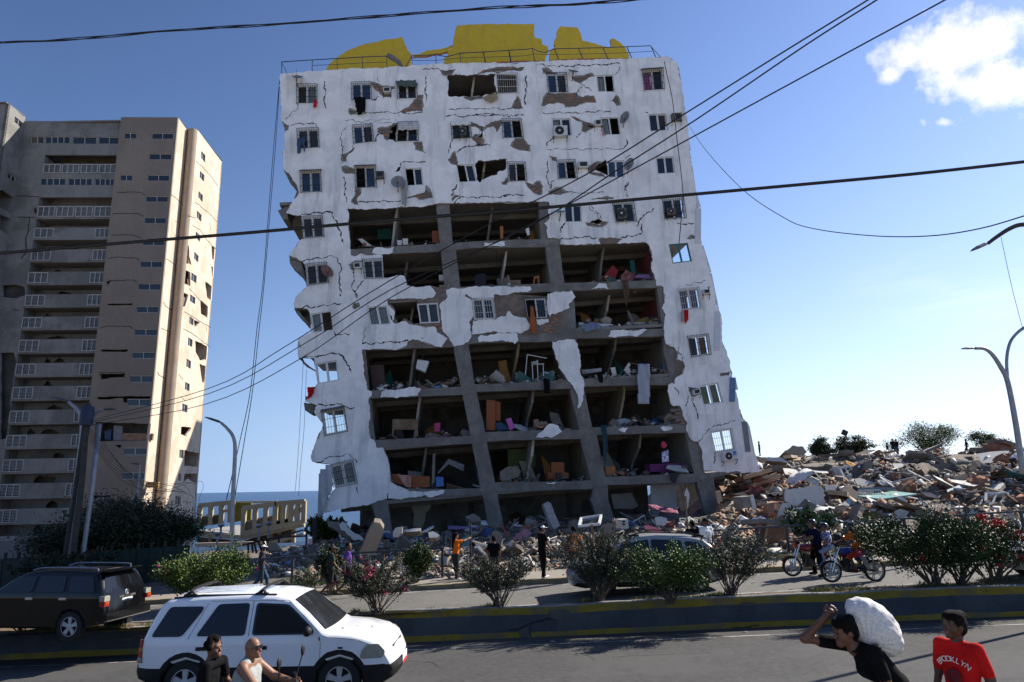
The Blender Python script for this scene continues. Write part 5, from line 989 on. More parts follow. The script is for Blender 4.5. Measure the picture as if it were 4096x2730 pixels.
for nm,t,Y,th,m,ti,ya,lab,cat,am in(('long_beam',"L 1080,190 1300,165 1730,145 1735,205 1500,225 1200,235",52,.6,conc2,5,0,'long grey concrete beam lying across the upper heap','beam',.03),('tilted_slab',"L 890,225 950,230 1250,375 1240,400 1160,385 920,265",46,.3,[conc2,conc2],35,0,'dark tilted slab sliding down the middle of the heap','slab',.02),('slab_skin',"L 950,222 1000,240 1255,372 1250,385 1180,345 940,238",45.9,.12,[whitew,conc2],50,0,'pale top skin of the dark tilted slab','wall piece',.02),('blue_sheet',"L 1440,475 1590,415 1690,415 1600,470 1450,500",44,.08,[M('blue_grey_sheet',(.25,.30,.34),.6),conc2],55,0,'blue grey sheet lying flat on the right of the heap','sheet',.02),('white_mattress',"L 750,380 780,370 890,425 870,445 820,430",46,.25,whfab,40,0,'white pillow-like mattress on the heap above the grilles','mattress',.01),('white_sheet_slab',"L 350,340 420,335 600,395 630,430 480,435 380,410",46,.15,[whitew,conc2],45,0,'long white slab below the white window frame','wall piece',.04),('white_sheet_slab',"L 80,215 140,200 235,330 180,350 130,320",50,.12,[whitew,conc2],25,0,'white slab leaning left of the white window frame','wall piece',.04),('white_sheet_slab',"L 615,360 700,350 830,430 740,440 640,400",47,.15,[whitew,conc2],45,0,'white slab under the pillow-like mattress','wall piece',.04),('white_sheet_slab',"L 810,600 880,545 940,570 1020,680 900,650 830,685",37,.15,[whitew,conc2],20,0,'white slab below the pink cloth','wall piece',.04),('white_sheet_slab',"L 835,720 900,700 990,730 985,800 900,830 840,860",33,.15,[whitew,creamw],10,0,'white slab just above the flowering bushes','wall piece',.04),('pale_block',"L 1505,310 1680,280 1700,370 1560,390",47,.6,[creamw,conc2],10,0,'pale square wall block right of the yellow cloth','wall piece',.04),('rock_slab',"L 0,420 100,405 170,470 130,525 20,500",43,.5,[whitew,conc2],35,0,'rough pale rock-like slab left of the dark chest','slab',.06),('arched_sheet',"L 460,240 480,140 530,110 570,160 540,230",56,.2,conc2,10,20,'grey curved slab standing on edge on the heap','slab',.03),('white_board',"L 800,165 900,160 960,190 880,215 820,210",55,.1,[whitew,conc2],55,0,'white board flat on the upper heap','board',.02),('tan_sheet',"L 340,55 480,0 600,0 480,45 400,60",62,.08,M('tan_sheet',(.42,.32,.22),.8),40,0,'long tan sheet across the crest of the heap','sheet',.02),('upper_slab',"L 1755,130 1800,120 2060,260 2000,280 1780,180",54,.4,conc2,40,0,'long concrete slab sloping on the right of the heap','slab',.03),('pink_gable',"L 1140,500 1240,505 1350,550 1340,580 1200,550",39,.2,[M('pink_concrete',(.4,.3,.27),.9),conc2],35,0,'pinkish slab beside the wooden gable frame','slab',.03),('white_chip',"L 180,640 240,610 290,650 280,685 190,675",37,.08,[whitew,conc2],45,0,'white chip below the dark chest','wall piece',.03),('white_chip',"L 160,690 255,685 240,710 170,725",36,.08,[whitew,conc2],50,0,'small white chip above the milkweed shrub','wall piece',.03),('blue_board',"L 245,590 285,575 335,640 295,655",37,.06,bluep,35,0,'pale blue board below the dark chest','board',.0),('white_chip',"L 310,855 350,850 420,950 390,955 360,925",30.5,.06,[M('yellowish_board',(.5,.45,.36),.8),conc2],20,0,'yellowish board hanging by the railing near the riders','board',.01),('crest_block',"L 200,40 220,0 340,0 345,60 230,80",64,1.0,conc2,5,0,'square concrete block on the crest near the flat-topped tree','rubble',.06),('crest_board',"L 950,20 1000,0 1100,25 1060,50 960,45",60,.1,whitew,30,0,'white board on the crest right of the group of people','board',.03),('crest_box',"L 1035,25 1180,20 1190,75 1040,80",58,.6,whitew,0,0,'white box-like appliance lying on the crest','appliance',.02)):
 pp(nm,t,Y,th,m,ti,ya,lab,cat,am)
dc=pp('dark_chest',"L 180,500 260,410 440,540 330,620",38,.6,woodd,25,20,'dark wooden chest of drawers tipped on the heap','chest')
for t in("L 215,500 265,440 300,465 245,530","L 255,540 310,475 350,505 290,575","L 300,580 360,512 400,540 335,610"):pp('drawer',t,37.75,.05,woodd,25,20,parent=dc)
def frame_px(name,quad,Y,dy,bar,mat,nx,ny,label,cat):
 pts=pxs(quad);Y=surf_y(pts,Y);root=thing(name,label,cat,tuple(hit_y(*pts[3],Y)));ys=(Y+dy,Y+dy,Y,Y);q=[hit_y(*p,y)for p,y in zip(pts,ys)];P=lambda u,v:q[0].lerp(q[1],u).lerp(q[3].lerp(q[2],u),v)
 mb=MB()
 for a,b in zip(q,q[1:]+q[:1]):mb.bar(a,b,bar*1.4)
 mb.build('outer_frame',mat,root)
 for i in range(1,nx):mb=MB();mb.bar(P(i/nx,0),P(i/nx,1),bar);mb.build('bar',mat,root)
 for j in range(1,ny):mb=MB();mb.bar(P(0,j/ny),P(1,j/ny),bar);mb.build('bar',mat,root)
 return root
frame_px('window_grille',"L 390,480 650,475 720,640 440,620",38,.5,.035,ironw,9,3,'pale window grille with a corrugated hood lying on the heap','grille')
frame_px('window_grille',"L 655,470 830,470 865,520 700,560",38.5,.4,.035,ironm,7,3,'dark window grille overlapping the pale hooded grille','grille')
for t,l in(("L 390,445 650,440 655,482 400,488",'hood of the pale grille'),("L 655,445 820,448 835,470 660,475",'hood of the dark grille')):pp('corrugated_hood',t,38.4,.04,M('corrugated',(.22,.22,.21),.6,.3,9),30,0,'corrugated sheet lying as a '+l,'sheet')
frame_px('empty_window',"L 165,200 370,205 440,330 235,345",49,.6,.08,alu,3,1,'large white window frame with mullions propped on the heap','frame')
frame_px('empty_window',"L 1415,365 1470,350 1610,405 1540,420",45,.6,.06,alu,1,1,'thin white empty frame beside the yellow cloth','frame')
frame_px('wire_rack',"L 2120,340 2190,345 2180,430 2115,430",40,.3,.04,ironw,5,2,'small white wire rack at the right end of the heap','rack')
frame_px('window_grille',"N 1490,480 1690,480 1870,560 1840,640",40,.6,.05,ironw,9,2,'white barred grille with slatted hood above the big white wall slab','grille')
frame_px('ladder',"L 725,0 800,0 860,75 790,70",61,.5,.06,alu,3,3,'white ladder-like frame below the group of people','frame')
frame_px('slat_rack',"L 1110,620 1150,610 1290,680 1190,700",36,.5,.05,whitew,6,1,'white slatted rack sticking out below the pink cloth','rack')
frame_px('bent_surround',"L 1905,515 2165,510 2060,660 1900,610",36,.5,.07,alu,2,1,'bent white frame on the right above the red flowers','frame')
gb=thing('wooden_gable','wooden gable-shaped frame with a round boss on the heap','frame',tuple(hit_y(*px('L',1000,520),39)))
mb=MB();a,b,c=(hit_y(*px('L',*p),39)for p in((890,490),(975,420),(1180,545)));mb.bar(a,b,.14);mb.bar(b,c,.14);mb.bar(a,c,.1);mb.build('gable_rails',timber,gb);mb=MB();mb.lathe(hit_y(*px('L',985,465),38.9),(0,1,0),[(.13,0),(.13,.06)],12);mb.build('boss',M('boss_ochre',(.4,.24,.06),.6),gb)
def cloth_px(name,t,Y,mat,label,seed=1):
 pts=pxs(t);Y=surf_y(pts,Y);q=[hit_y(*p,Y)for p in pts];xs=[p.x for p in q];zs=[p.z for p in q];P=[(p.x,p.z)for p in q];n=14;V=[];
 for i in range(n+1):
  for j in range(n+1):
   x=min(xs)+(max(xs)-min(xs))*i/n;z=min(zs)+(max(zs)-min(zs))*j/n;V.append((x,Y+.9*(j/n)-.12*float(fbm(x,z,4,3,seed)),z+.1*float(fbm(x+9,z,3,3,seed))))
 F=[(i*(n+1)+j,(i+1)*(n+1)+j,(i+1)*(n+1)+j+1,i*(n+1)+j+1)for i in range(n)for j in range(n)if in_poly((min(xs)+(max(xs)-min(xs))*(i+.5)/n,min(zs)+(max(zs)-min(zs))*(j+.5)/n),[P])]
 if F:o=put(name,np_mesh(name,V,F,mat,smooth=True));s=o.modifiers.new('th','SOLIDIFY');s.thickness=.04;props(o,label,'cloth')
cloth_px('pink_cloth',"L 920,510 1000,500 1130,545 1120,570 1040,570 980,585 930,560",38.3,pinkfab,'crumpled pink cloth under the gable frame',2)
cloth_px('yellow_cloth',"L 1290,350 1350,330 1440,345 1420,370 1310,372",45,M('yellow_cloth',(.6,.30,.02),.9),'bright yellow cloth on the middle of the heap',3)
cloth_px('ochre_cloth',"L 285,140 320,125 410,170 410,200 300,195",57,M('ochre_cloth',(.38,.2,.05),.9),'ochre cloth bundle on the upper heap',4)
cloth_px('black_cloth',"L 195,150 240,130 285,145 280,195 205,200",57,dkfab,'black bundle beside the ochre cloth bundle',5)
cloth_px('black_cloth',"L 1145,250 1200,230 1290,280 1300,330 1200,320",49,dkfab,'black heap of bags right of the dark tilted slab',6)
cloth_px('blue_cloth',"L 920,155 1040,150 1070,190 1000,200 930,180",57,bluefab,'dark blue cloth on the upper heap',7)
cloth_px('clear_bag',"L 130,820 180,800 250,860 240,880 180,850",33,M('clear_plastic',(.55,.57,.62),.3),'pale plastic bag above the two helmets',8)
cloth_px('dark_garment',"N 1480,920 1560,990 1690,1000 1700,1090 1640,1080 1560,1010",33.2,bluefab,'dark blue garment hanging beside the grime streaked stump',9)
cloth_px('orange_cloth',"L 1010,595 1130,600 1120,630 1040,615",37.5,M('orange_cloth',(.6,.2,.08),.9),'orange cloth strip below the pink cloth',10)
cloth_px('clothes_heap',"K 1340,370 1440,365 1560,390 1660,430 1650,460 1540,450 1420,420",36,M('mixed_clothes',(.30,.10,.14),.95,.6,9),'heap of pink and red clothes in the right ground floor bay',11)
place_debris(scatter(330,2880,4110,1745,2230,27,95,1),45,240,(9,9,2,3,7,2.0,1.2,3,1.3,5),flat=.36)
place_debris(scatter(235,1900,2900,2075,2330,26.5,46,2),28,125,(5,5,4,2,5,2.2,1,2.5,2,1.5),flat=.55)
place_debris(scatter(190,1230,1950,2090,2330,25.5,46,3),28,120,(6,6,5,1,5,1.6,.6,1.5,1,1),flat=.5)
place_debris(scatter(45,1060,1330,2190,2300,25.5,44,4),24,70,(6,4,3,1,3,1,.3,2,1,.5),flat=.4)
mm=[conc2,whitew,brick2,timber,creamw,dustm,woodd,bluep,dkfab,whfab]
crumbs('rubble_bits',scatter(8500,2840,4120,1740,2240,27,97,11),mm,(6,4,3.5,2.2,2.5,5,1,.3,.6,.5),0.07,.6,'mixed small rubble covering the tall heap of the collapsed block',5)
crumbs('rubble_bits',scatter(8500,1200,2900,2085,2345,25.3,48,12),mm,(6,2.6,1,1.6,.6,6,.8,.25,.5,.5),.04,.4,'mixed small rubble spread at the foot of the leaning building',6)
crumbs('rubble_bits',scatter(1300,1040,1340,2185,2310,25.3,48,13),mm,(6,3,1,2,.6,6,1,.6,.8,.5),.05,.4,'mixed small rubble behind the railing near the sea',7)
crumbs('splinters',scatter(900,2840,4120,1785,2240,27,97,14),[timber,whitew,woodd,conc2],(3,2,2,1),.06,.22,'splinters and thin trim strewn over the tall heap',8,7.0)
crumbs('splinters',scatter(800,1200,2900,2095,2340,25.3,46,15),[timber,whitew,woodd,conc2],(2,2,2,2),.05,.16,'splinters and thin trim strewn before the leaning building',9,7.0)
Pb=scatter(1500,2860,3330,1900,2180,30,60,16);crumbs('brick_bits',Pb,[brick2,creamw,timber,conc2],(6,3,2,1),.12,.5,'broken red brick and cream render at the left end of the heap',10)
# ================================================================ vegetation
def leafm(name,c,rough=.55,var=.35):
 m=M(name,c,rough,var,2.5,spec=.35);return m
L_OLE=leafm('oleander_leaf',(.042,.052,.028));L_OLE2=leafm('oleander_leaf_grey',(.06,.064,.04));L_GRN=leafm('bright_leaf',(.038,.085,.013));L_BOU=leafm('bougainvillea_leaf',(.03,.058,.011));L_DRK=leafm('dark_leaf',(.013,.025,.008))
L_YEL=leafm('sunny_leaf',(.10,.14,.02));L_MLK=leafm('milkweed_leaf',(.085,.14,.06));L_FEA=leafm('feathery_leaf',(.075,.12,.03));L_DRY=leafm('dry_leaf',(.13,.12,.07));GRASSM=leafm('grass_blade',(.09,.13,.025),.7);GRASSD=leafm('grass_dry',(.22,.19,.08),.8)
BARK=M('bark',(.12,.095,.07),.9,.25,6,.5,20);BARKG=M('grey_stem',(.20,.18,.14),.9,.25,6,.4,20)
F_RED=M('petal_red',(.55,.02,.025),.6,.2,6);F_PNK=M('petal_pink',(.55,.04,.13),.6,.25,6);F_PAL=M('petal_pale',(.62,.45,.45),.6,.15,6);F_MAG=M('petal_magenta',(.45,.015,.2),.6,.2,6)
def leaf_mesh(name,C,D,Nn,ln,wd,mats,mi):
 """many leaves: centres C, directions D, side seeds Nn, lengths, widths; each a bent diamond of 4 triangles"""
 n=len(C);D=D/np.linalg.norm(D,axis=1,keepdims=True);S=np.cross(D,Nn);S/=np.linalg.norm(S,axis=1,keepdims=True)+1e-9;U=np.cross(S,D)
 ln=ln[:,None];wd=wd[:,None]
 V=np.stack([C,C+D*ln*.45+S*wd*.5-U*wd*.12,C+D*ln*.5+U*wd*.1,C+D*ln*.45-S*wd*.5-U*wd*.12,C+D*ln-U*ln*.1],1)
 F0=np.array([(0,1,2),(0,2,3),(1,4,2),(2,4,3)]);F=(F0[None]+np.arange(n)[:,None,None]*5).reshape(-1,3)
 return np_mesh(name,V.reshape(-1,3),F,mats,np.repeat(mi,4))
def rnd_dirs(g,n):d=g.normal(size=(n,3));return d/np.linalg.norm(d,axis=1,keepdims=True)
def flower_mesh(mat,g,n=26,r=.07):
 C=rnd_dirs(g,n)*g.uniform(.2,1,(n,1))*r;return leaf_mesh('petals',C,rnd_dirs(g,n)+np.array([0,0,.3]),rnd_dirs(g,n),g.uniform(.5,1,n)*r*1.1,g.uniform(.5,.9,n)*r*.8,[mat],np.zeros(n,int))
_FL={}
def flowers(root,pts,mat,r,seed):
 g=np.random.RandomState(seed)
 k=(mat.name,round(r,3))
 if k not in _FL:_FL[k]=[flower_mesh(mat,g,26,r)for _ in range(3)]
 for p in pts:
  o=bpy.data.objects.new('flower_cluster',_FL[k][g.randint(3)]);COL.objects.link(o);o.parent=root;o.location=Vector(p)-root.location;o.rotation_euler=(g.uniform(0,6),g.uniform(0,6),0);s=g.uniform(.7,1.2);o.scale=(s,s,s)
def bush(name,label,base,h,rad,leaf,ln=(.09,.15),wd=.022,nstem=22,nleaf=2600,seed=1,cat='bush',bare=.25,upright=1.0,fl=None,nfl=0,flr=.07,bark=BARK,group=None,stem_r=.012,crown=None,droop=0.0,side=0.0,spread=.035):
 """many-stemmed shrub: stems fan from the base, forks, leaves along the outer part of the twigs"""
 g=np.random.RandomState(seed);base=Vector(base);root=thing(name,label,cat,tuple(base),group);mb=MB();tips=[]
 for i in range(nstem):
  a=g.uniform(0,6.28);rr_=rad*math.sqrt(g.uniform(.02,1));hh=h*g.uniform(.62,1.0)*(1-.22*(rr_/rad)**2)
  end=Vector((math.cos(a)*rr_+side*hh,math.sin(a)*rr_*.8,hh));b0=Vector((g.normal()*.07,g.normal()*.07,0))
  mid=b0.lerp(end,.45)+Vector((g.normal()*.05,g.normal()*.05,hh*.10*upright));P=smooth_path([base+b0,base+mid,base+end],4)
  mb.tube(P,[stem_r*(1.3-1.0*k/(len(P)-1))for k in range(len(P))],4)
  tips.append((P,1.0))
  for j in range(g.randint(2,5)):
   t=g.uniform(.35,.95);k=min(int(t*(len(P)-1)),len(P)-2);q=P[k];d=(P[k+1]-P[k]).normalized();s=Vector(g.normal(size=3));s.z=abs(s.z)*.6-droop;e=q+(d*.6+s*.55).normalized()*h*g.uniform(.14,.34)
   m_=q.lerp(e,.5)+Vector((0,0,.03-droop*.1));Q=smooth_path([q,m_,e],3);mb.tube(Q,[stem_r*.6*(1-.7*k2/(len(Q)-1))for k2 in range(len(Q))],3);tips.append((Q,.0))
 mb.build('stems',bark,root,kind='stuff')
 C=[];D=[]
 w=np.array([sum((b-a).length for a,b in zip(P,P[1:]))for P,_ in tips]);w/=w.sum();pick=g.choice(len(tips),nleaf,p=w)
 for i in pick:
  P,tr=tips[i];lo=bare+.2 if tr else.05;t=lo+(1-lo)*g.uniform()**.7;f=t*(len(P)-1);k=min(int(f),len(P)-2);p=P[k].lerp(P[k+1],f-k);d=(P[k+1]-P[k]).normalized()
  C.append(p);D.append(d*.75+Vector(g.normal(size=3))*.55+Vector((0,0,.15-droop)))
 C=np.array(C)+g.normal(size=(nleaf,3))*spread;D=np.array(D);mats=leaf if isinstance(leaf,list)else[leaf]
 put('foliage',leaf_mesh('foliage',C,D,rnd_dirs(g,nleaf),g.uniform(*ln,nleaf),g.uniform(.8,1.2,nleaf)*wd,mats,g.randint(0,len(mats),nleaf)),root)['kind']='stuff'
 if fl:
  ends=[P[-1]for P,_ in tips];g.shuffle(ends);flowers(root,ends[:nfl],fl,flr,seed)
 return root
def base_on(u,v,dz=SOIL_TOP):return hit_g(u,v,far_z,dz)
def dims(base,top_v,u0,u1):s=base.y*1.02/CF;return(base.z,(hit_y(base.x,0,base.y)),s)
def med_bush(name,label,bu,bv,top,u0,u1,leaf,y=None,**k):
 b=base_on(bu,bv);b.y=y or b.y;h=hit_y(bu,top,b.y).z-b.z;r=(hit_y(u1,bv,b.y).x-hit_y(u0,bv,b.y).x)/2;c=(hit_y((u0+u1)/2,bv,b.y).x-b.x);k['nleaf']=int(k['nleaf']*1.15)
 return bush(name,label,b,h*1.04,r*1.22,leaf,side=c/max(h,.1),**k)
med_bush('oleander','leafy oleander with deep pink flowers on the median behind the white car bonnet',1512,2454,2222,1352,1632,[L_OLE,L_OLE2],seed=2,nstem=34,nleaf=5200,fl=F_PNK,nfl=26,flr=.065,bare=.2)
med_bush('oleander','flowerless oleander on the median between the pink and the pale flowering bushes',1998,2432,2218,1848,2128,[L_OLE,L_OLE2],seed=3,nstem=36,nleaf=4600,bare=.2)
med_bush('oleander','tallest dense oleander with pale flowers on the median before the silver car',2400,2410,2122,2225,2550,[L_OLE,L_OLE2],seed=4,nstem=44,nleaf=7600,fl=F_PAL,nfl=14,flr=.065,bare=.08)
med_bush('leafy_shrub','bright green leafy shrub spreading sideways on the median before the silver car doors',2674,2416,2182,2500,2870,[L_GRN,L_YEL,L_GRN],seed=5,nstem=26,nleaf=8500,ln=(.045,.075),wd=.045,bare=.3,droop=.15,spread=.09)
med_bush('oleander','wispy oleander with few red flowers at the rear wheel of the silver car',2921,2390,2130,2812,3100,[L_OLE,L_OLE2],seed=6,nstem=32,nleaf=4200,fl=F_RED,nfl=5,flr=.05,bare=.12)
med_bush('oleander','half dry oleander on the median against the side of the black car',336,2512,2318,262,488,[L_DRY,L_OLE2],seed=7,nstem=20,nleaf=1500,bare=.35,bark=BARKG,ln=(.08,.12))
med_bush('oleander','low half dry oleander at the left end of the median',81,2528,2432,5,150,[L_DRY,L_OLE2],seed=8,nstem=14,nleaf=1100,bare=.3,bark=BARKG,ln=(.08,.12))
for i,(u,v,top,a,b,s)in enumerate(((3745,2352,2085,3360,3860,11),(3850,2342,2048,3640,4030,12),(3975,2338,2070,3840,4170,13))):
 med_bush('bougainvillea',['bougainvillea arching over the blue motorcycle on the median','tall bougainvillea in the middle of the median thicket','bougainvillea with the big red sprays at the right end of the median'][i],u,v,top,a,b,[L_BOU,L_DRK,L_BOU,L_GRN],seed=s,nstem=17,nleaf=[13000,9500,4200][i],spread=.13,ln=(.045,.075),wd=.042,bare=[.52,.52,.5][i],droop=.12,fl=F_RED,nfl=[10,12,18][i],flr=[.06,.06,.075][i],stem_r=.024)
bo=thing('bougainvillea_spray','bright red bougainvillea spray above the thicket on the right','flowers',tuple(hit_y(3990,2110,19.5)))
for(u,v)in((3915,2068),(3930,2062),(3925,2080),(3985,2085),(4005,2095),(3995,2110),(4015,2105),(3975,2122),(3990,2128),(4010,2130),(4025,2138),(3960,2098),(4060,2145),(4075,2150)):flowers(bo,[hit_y(u,v,19.5),hit_y(u+9,v+6,19.6)],F_RED,.095,u)
mg=thing('bougainvillea_spray','magenta bloom above the tank of the blue motorcycle','flowers',tuple(hit_y(3440,2210,20.3)))
for(u,v)in((3435,2208),(3448,2218),(3442,2222)):flowers(mg,[hit_y(u,v,20.3)],F_MAG,.08,u)
def far_bush(name,label,bu,bv,top,u0,u1,y,leaf,zb=None,**k):
 b=hit_y(bu,bv,y);b.z=far_z(b.x)+.1 if zb is None else zb;h=hit_y(bu,top,y).z-b.z;r=(hit_y(u1,bv,y).x-hit_y(u0,bv,y).x)/2;c=hit_y((u0+u1)/2,bv,y).x-b.x
 return bush(name,label,b,h,r*.95,leaf,side=c/max(h,.1)*.6,**k)
far_bush('bougainvillea','big sunny bougainvillea behind the white car roof at the far kerb',800,2360,2200,600,1030,23.9,[L_YEL,L_BOU,L_GRN,L_YEL],seed=21,nstem=40,nleaf=17000,spread=.12,ln=(.06,.1),wd=.055,bare=.05,fl=F_MAG,nfl=14,flr=.06)
far_bush('climbing_shrub','thin leafy shoot climbing the lamp post behind the big bougainvillea',918,2300,2110,885,955,24.5,[L_YEL,L_GRN],seed=22,nstem=5,nleaf=500,ln=(.06,.1),wd=.055,bare=.1)
far_bush('oleander','sparse oleander seedling behind the white cap walker on the far verge',1225,2375,2262,1165,1290,23.4,[L_OLE2,L_GRN],seed=23,nstem=14,nleaf=700,bare=.2)
far_bush('hibiscus','hibiscus bush with scarlet flowers behind the railing near the orange shirted woman',1658,2318,2185,1590,1735,25.9,[L_DRK,L_BOU,L_GRN],seed=24,nstem=26,nleaf=8000,spread=.08,ln=(.05,.085),wd=.055,bare=.02,fl=F_RED,nfl=7,flr=.055)
far_bush('hibiscus','narrow hibiscus bush behind the pair walking together',1325,2350,2165,1262,1375,25.2,[L_DRK,L_BOU],seed=25,nstem=22,nleaf=5000,spread=.08,ln=(.05,.085),wd=.05,bare=.02,fl=F_RED,nfl=5,flr=.05)
far_bush('milkweed','milkweed shrub with large rounded leaves behind the two helmeted riders',3265,2230,2022,3145,3385,27.3,[L_MLK,L_DRK,L_MLK],seed=26,nstem=26,nleaf=1500,ln=(.13,.22),wd=.12,bare=.1)
far_bush('sea_shrub','bright green shrub under the broken left corner of the white building',1300,2240,2052,1215,1378,44,[L_GRN,L_YEL,L_DRK],seed=27,nstem=40,nleaf=6000,ln=(.12,.2),wd=.12,bare=.0,zb=-.6)
far_bush('vine','sprig of pale vine hanging at the foot of the tall heap',3470,2160,2030,3400,3540,27.2,[L_YEL,L_GRN],seed=28,nstem=6,nleaf=500,ln=(.06,.1),wd=.05,bare=.2)
def tree(name,label,base,h,crown_c,crown_r,leaf,seed,nleaf=6000,ln=(.12,.2),wd=.06,trunk_r=.14,bark=BARK,lean=(0,0),flat=1.0,branches=9,group=None,clump=26):
 g=np.random.RandomState(seed);base=Vector(base);root=thing(name,label,'tree',tuple(base),group);mb=MB();cc=base+Vector(crown_c);R=Vector(crown_r);ends=[]
 fork=base.lerp(cc,.5)+Vector((lean[0],lean[1],0));T_=smooth_path([base,base.lerp(fork,.5)+Vector((g.normal()*.1,0,0)),fork],4);mb.tube(T_,[trunk_r*(1.15-.5*i/(len(T_)-1))for i in range(len(T_))],7)
 for i in range(branches):
  d=Vector(rnd_dirs(g,1)[0]);d.z=abs(d.z)*.9-.1;e=cc+Vector((d.x*R.x,d.y*R.y,d.z*R.z))*g.uniform(.6,.98);m_=fork.lerp(e,.5)+Vector((g.normal()*.2,g.normal()*.2,R.z*.15));Q=smooth_path([fork,m_,e],4);mb.tube(Q,[trunk_r*.5*(1-.8*k/(len(Q)-1))for k in range(len(Q))],5);ends+=Q[3:]
  for j in range(3):
   k=g.randint(3,len(Q));q=Q[k-1];e2=q+Vector(rnd_dirs(g,1)[0])*R.x*.4;e2.z=max(e2.z,q.z-.2*R.z);mb.tube([q,q.lerp(e2,.5)+Vector((0,0,.05)),e2],[trunk_r*.16,trunk_r*.1,trunk_r*.04],4);ends+=[q.lerp(e2,.6),e2]
 mb.build('trunk',bark,root)
 n=clump;cen=np.array([tuple(e)for e in ends]);k=g.choice(len(cen),n,replace=n>len(cen));cen=cen[k]+g.normal(size=(n,3))*np.array([R.x,R.y,R.z*.6])*.16
 w=g.uniform(.4,1,n);w/=w.sum();pk=g.choice(n,nleaf,p=w);sp=min(R.x,R.z)*.3
 C=cen[pk]+g.normal(size=(nleaf,3))*np.array([sp,sp,sp*.62*flat]);D=rnd_dirs(g,nleaf)+np.array([0,0,-.1]);mats=leaf if isinstance(leaf,list)else[leaf]
 put('crown',leaf_mesh('crown',C,D,rnd_dirs(g,nleaf)+np.array([0,0,.4]),g.uniform(*ln,nleaf),g.uniform(.7,1.2,nleaf)*wd,mats,g.randint(0,len(mats),nleaf)),root)['kind']='stuff'
 return root
def px_tree(name,label,u0,u1,vt,vb,y,zb,leaf,seed,ub=None,**k):
 a=hit_y(u0,vb,y);b=hit_y(u1,vb,y);t=hit_y((u0+u1)/2,vt,y);l=hit_y((u0+u1)/2,vb,y);bx=hit_y(ub,vb,y).x if ub else(a.x+b.x)/2
 return tree(name,label,(bx,y,zb),t.z-zb,((a.x+b.x)/2-bx,0,(t.z+l.z)/2-zb),((b.x-a.x)/2,(b.x-a.x)/2,(t.z-l.z)/2),leaf,seed,**k)
px_tree('feathery_tree','large dark feathery tree before the foot of the tower block',300,720,1965,2230,34,-.5,[L_DRK,L_DRK,L_OLE],31,ub=640,nleaf=20000,ln=(.12,.22),wd=.06,clump=70,branches=14,trunk_r=.17)
px_tree('feathery_tree','dark feathery tree reaching towards the sea at the corner of the tower',630,810,2040,2210,35,-.5,[L_DRK,L_OLE,L_BOU],32,ub=650,nleaf=5500,ln=(.1,.2),wd=.05,clump=30,trunk_r=.12)
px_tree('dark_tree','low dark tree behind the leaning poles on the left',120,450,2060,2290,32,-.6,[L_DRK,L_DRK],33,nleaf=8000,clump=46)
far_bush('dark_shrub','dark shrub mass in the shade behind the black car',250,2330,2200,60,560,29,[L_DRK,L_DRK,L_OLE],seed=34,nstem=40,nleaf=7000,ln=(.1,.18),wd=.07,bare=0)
RG=mound1(30,78)
px_tree('round_tree','dark round-headed tree on the crest beside the flat-topped tree',3228,3330,1752,1815,88,3.5,[L_DRK,L_BOU],41,nleaf=5200,ln=(.2,.34),wd=.14,clump=34)
px_tree('flat_tree','flat-topped acacia behind the crest of the heap',3310,3482,1738,1825,86,3.5,[L_DRK,L_OLE,L_BOU],42,nleaf=7000,ln=(.2,.34),wd=.12,clump=40,flat=.5)
px_tree('feathery_tree','tallest pale green feathery tree behind the crest of the heap',3575,3850,1668,1800,84,3.0,[L_FEA,L_FEA,L_GRN],43,nleaf=9000,ln=(.18,.34),wd=.07,clump=46,branches=16)
px_tree('airy_tree','airy tree at the far right of the crest',3880,4035,1712,1795,84,2.5,[L_OLE,L_BOU,L_FEA],44,nleaf=5200,ln=(.18,.3),wd=.1,clump=34)
def grass(name,n,pos,hgt,label,seed,mats):
 g=np.random.RandomState(seed);P=pos(g,n);D=g.normal(size=(n,3))*.5+np.array([0,0,1.0]);me=leaf_mesh(name,P,D,rnd_dirs(g,n),g.uniform(.3,1,n)**1.3*hgt,g.uniform(.008,.018,n),mats,g.randint(0,len(mats),n));return props(put(name,me),label,'grass',None,'stuff')
def med_pos(g,n):
 x=g.uniform(-14,16,n*4);f=g.beta(1.2,1.2,n*4);y=np.array([WALL_Y(a)+.2+(WHITE_Y(a)-.32-WALL_Y(a)-.2)*b for a,b in zip(x,f)]);d=vnoise(x*1.1,y*2.1,5)*.6+vnoise(x*3.7,y*4,6)*.4;k=np.argsort(-(d+g.uniform(0,.25,n*4)))[:n];x,y,f=x[k],y[k],f[k]
 return np.stack([x,y,.042*x+SOIL_TOP+.16*np.array([float(fbm(a,b,1.1,4,5))*math.sin(math.pi*min(1,max(0,(b-WALL_Y(a)-.16)/(WHITE_Y(a)-.3-WALL_Y(a)-.16))))for a,b in zip(x,y)])-.01],1)
grass('grass',15000,med_pos,.17,'scrubby green and dry grass on the median soil',51,[GRASSM,GRASSD,GRASSD,GRASSM,L_DRY])
def ver_pos(u0x,u1x):
 def f(g,n):
  x=g.uniform(u0x,u1x,n);y=np.array([FENCE_Y(a)for a in x])-g.uniform(-.25,.7,n);return np.stack([x,y,.042*x+.2],1)
 return f
grass('grass',4500,ver_pos(5.2,20),.2,'lush green verge grass along the pavement railing',52,[GRASSM,L_GRN])
grass('grass',1600,ver_pos(-9.5,-6.2),.22,'green verge grass below the left railing',53,[GRASSM,L_GRN])
fb_=MB();q=[hit_g(*px('4',*p),near_z,.55)for p in((730,1080),(640,1130),(570,1180),(500,1195))];fb_.tube(q,[.025,.022,.016,.008],5)
q2=[hit_g(*px('4',*p),near_z,.55)for p in((570,1180),(550,1210))];fb_.tube(q2,[.012,.006],4);props(fb_.build('branch',BARKG),'bare broken branch hanging over the median wall on the left','branch')
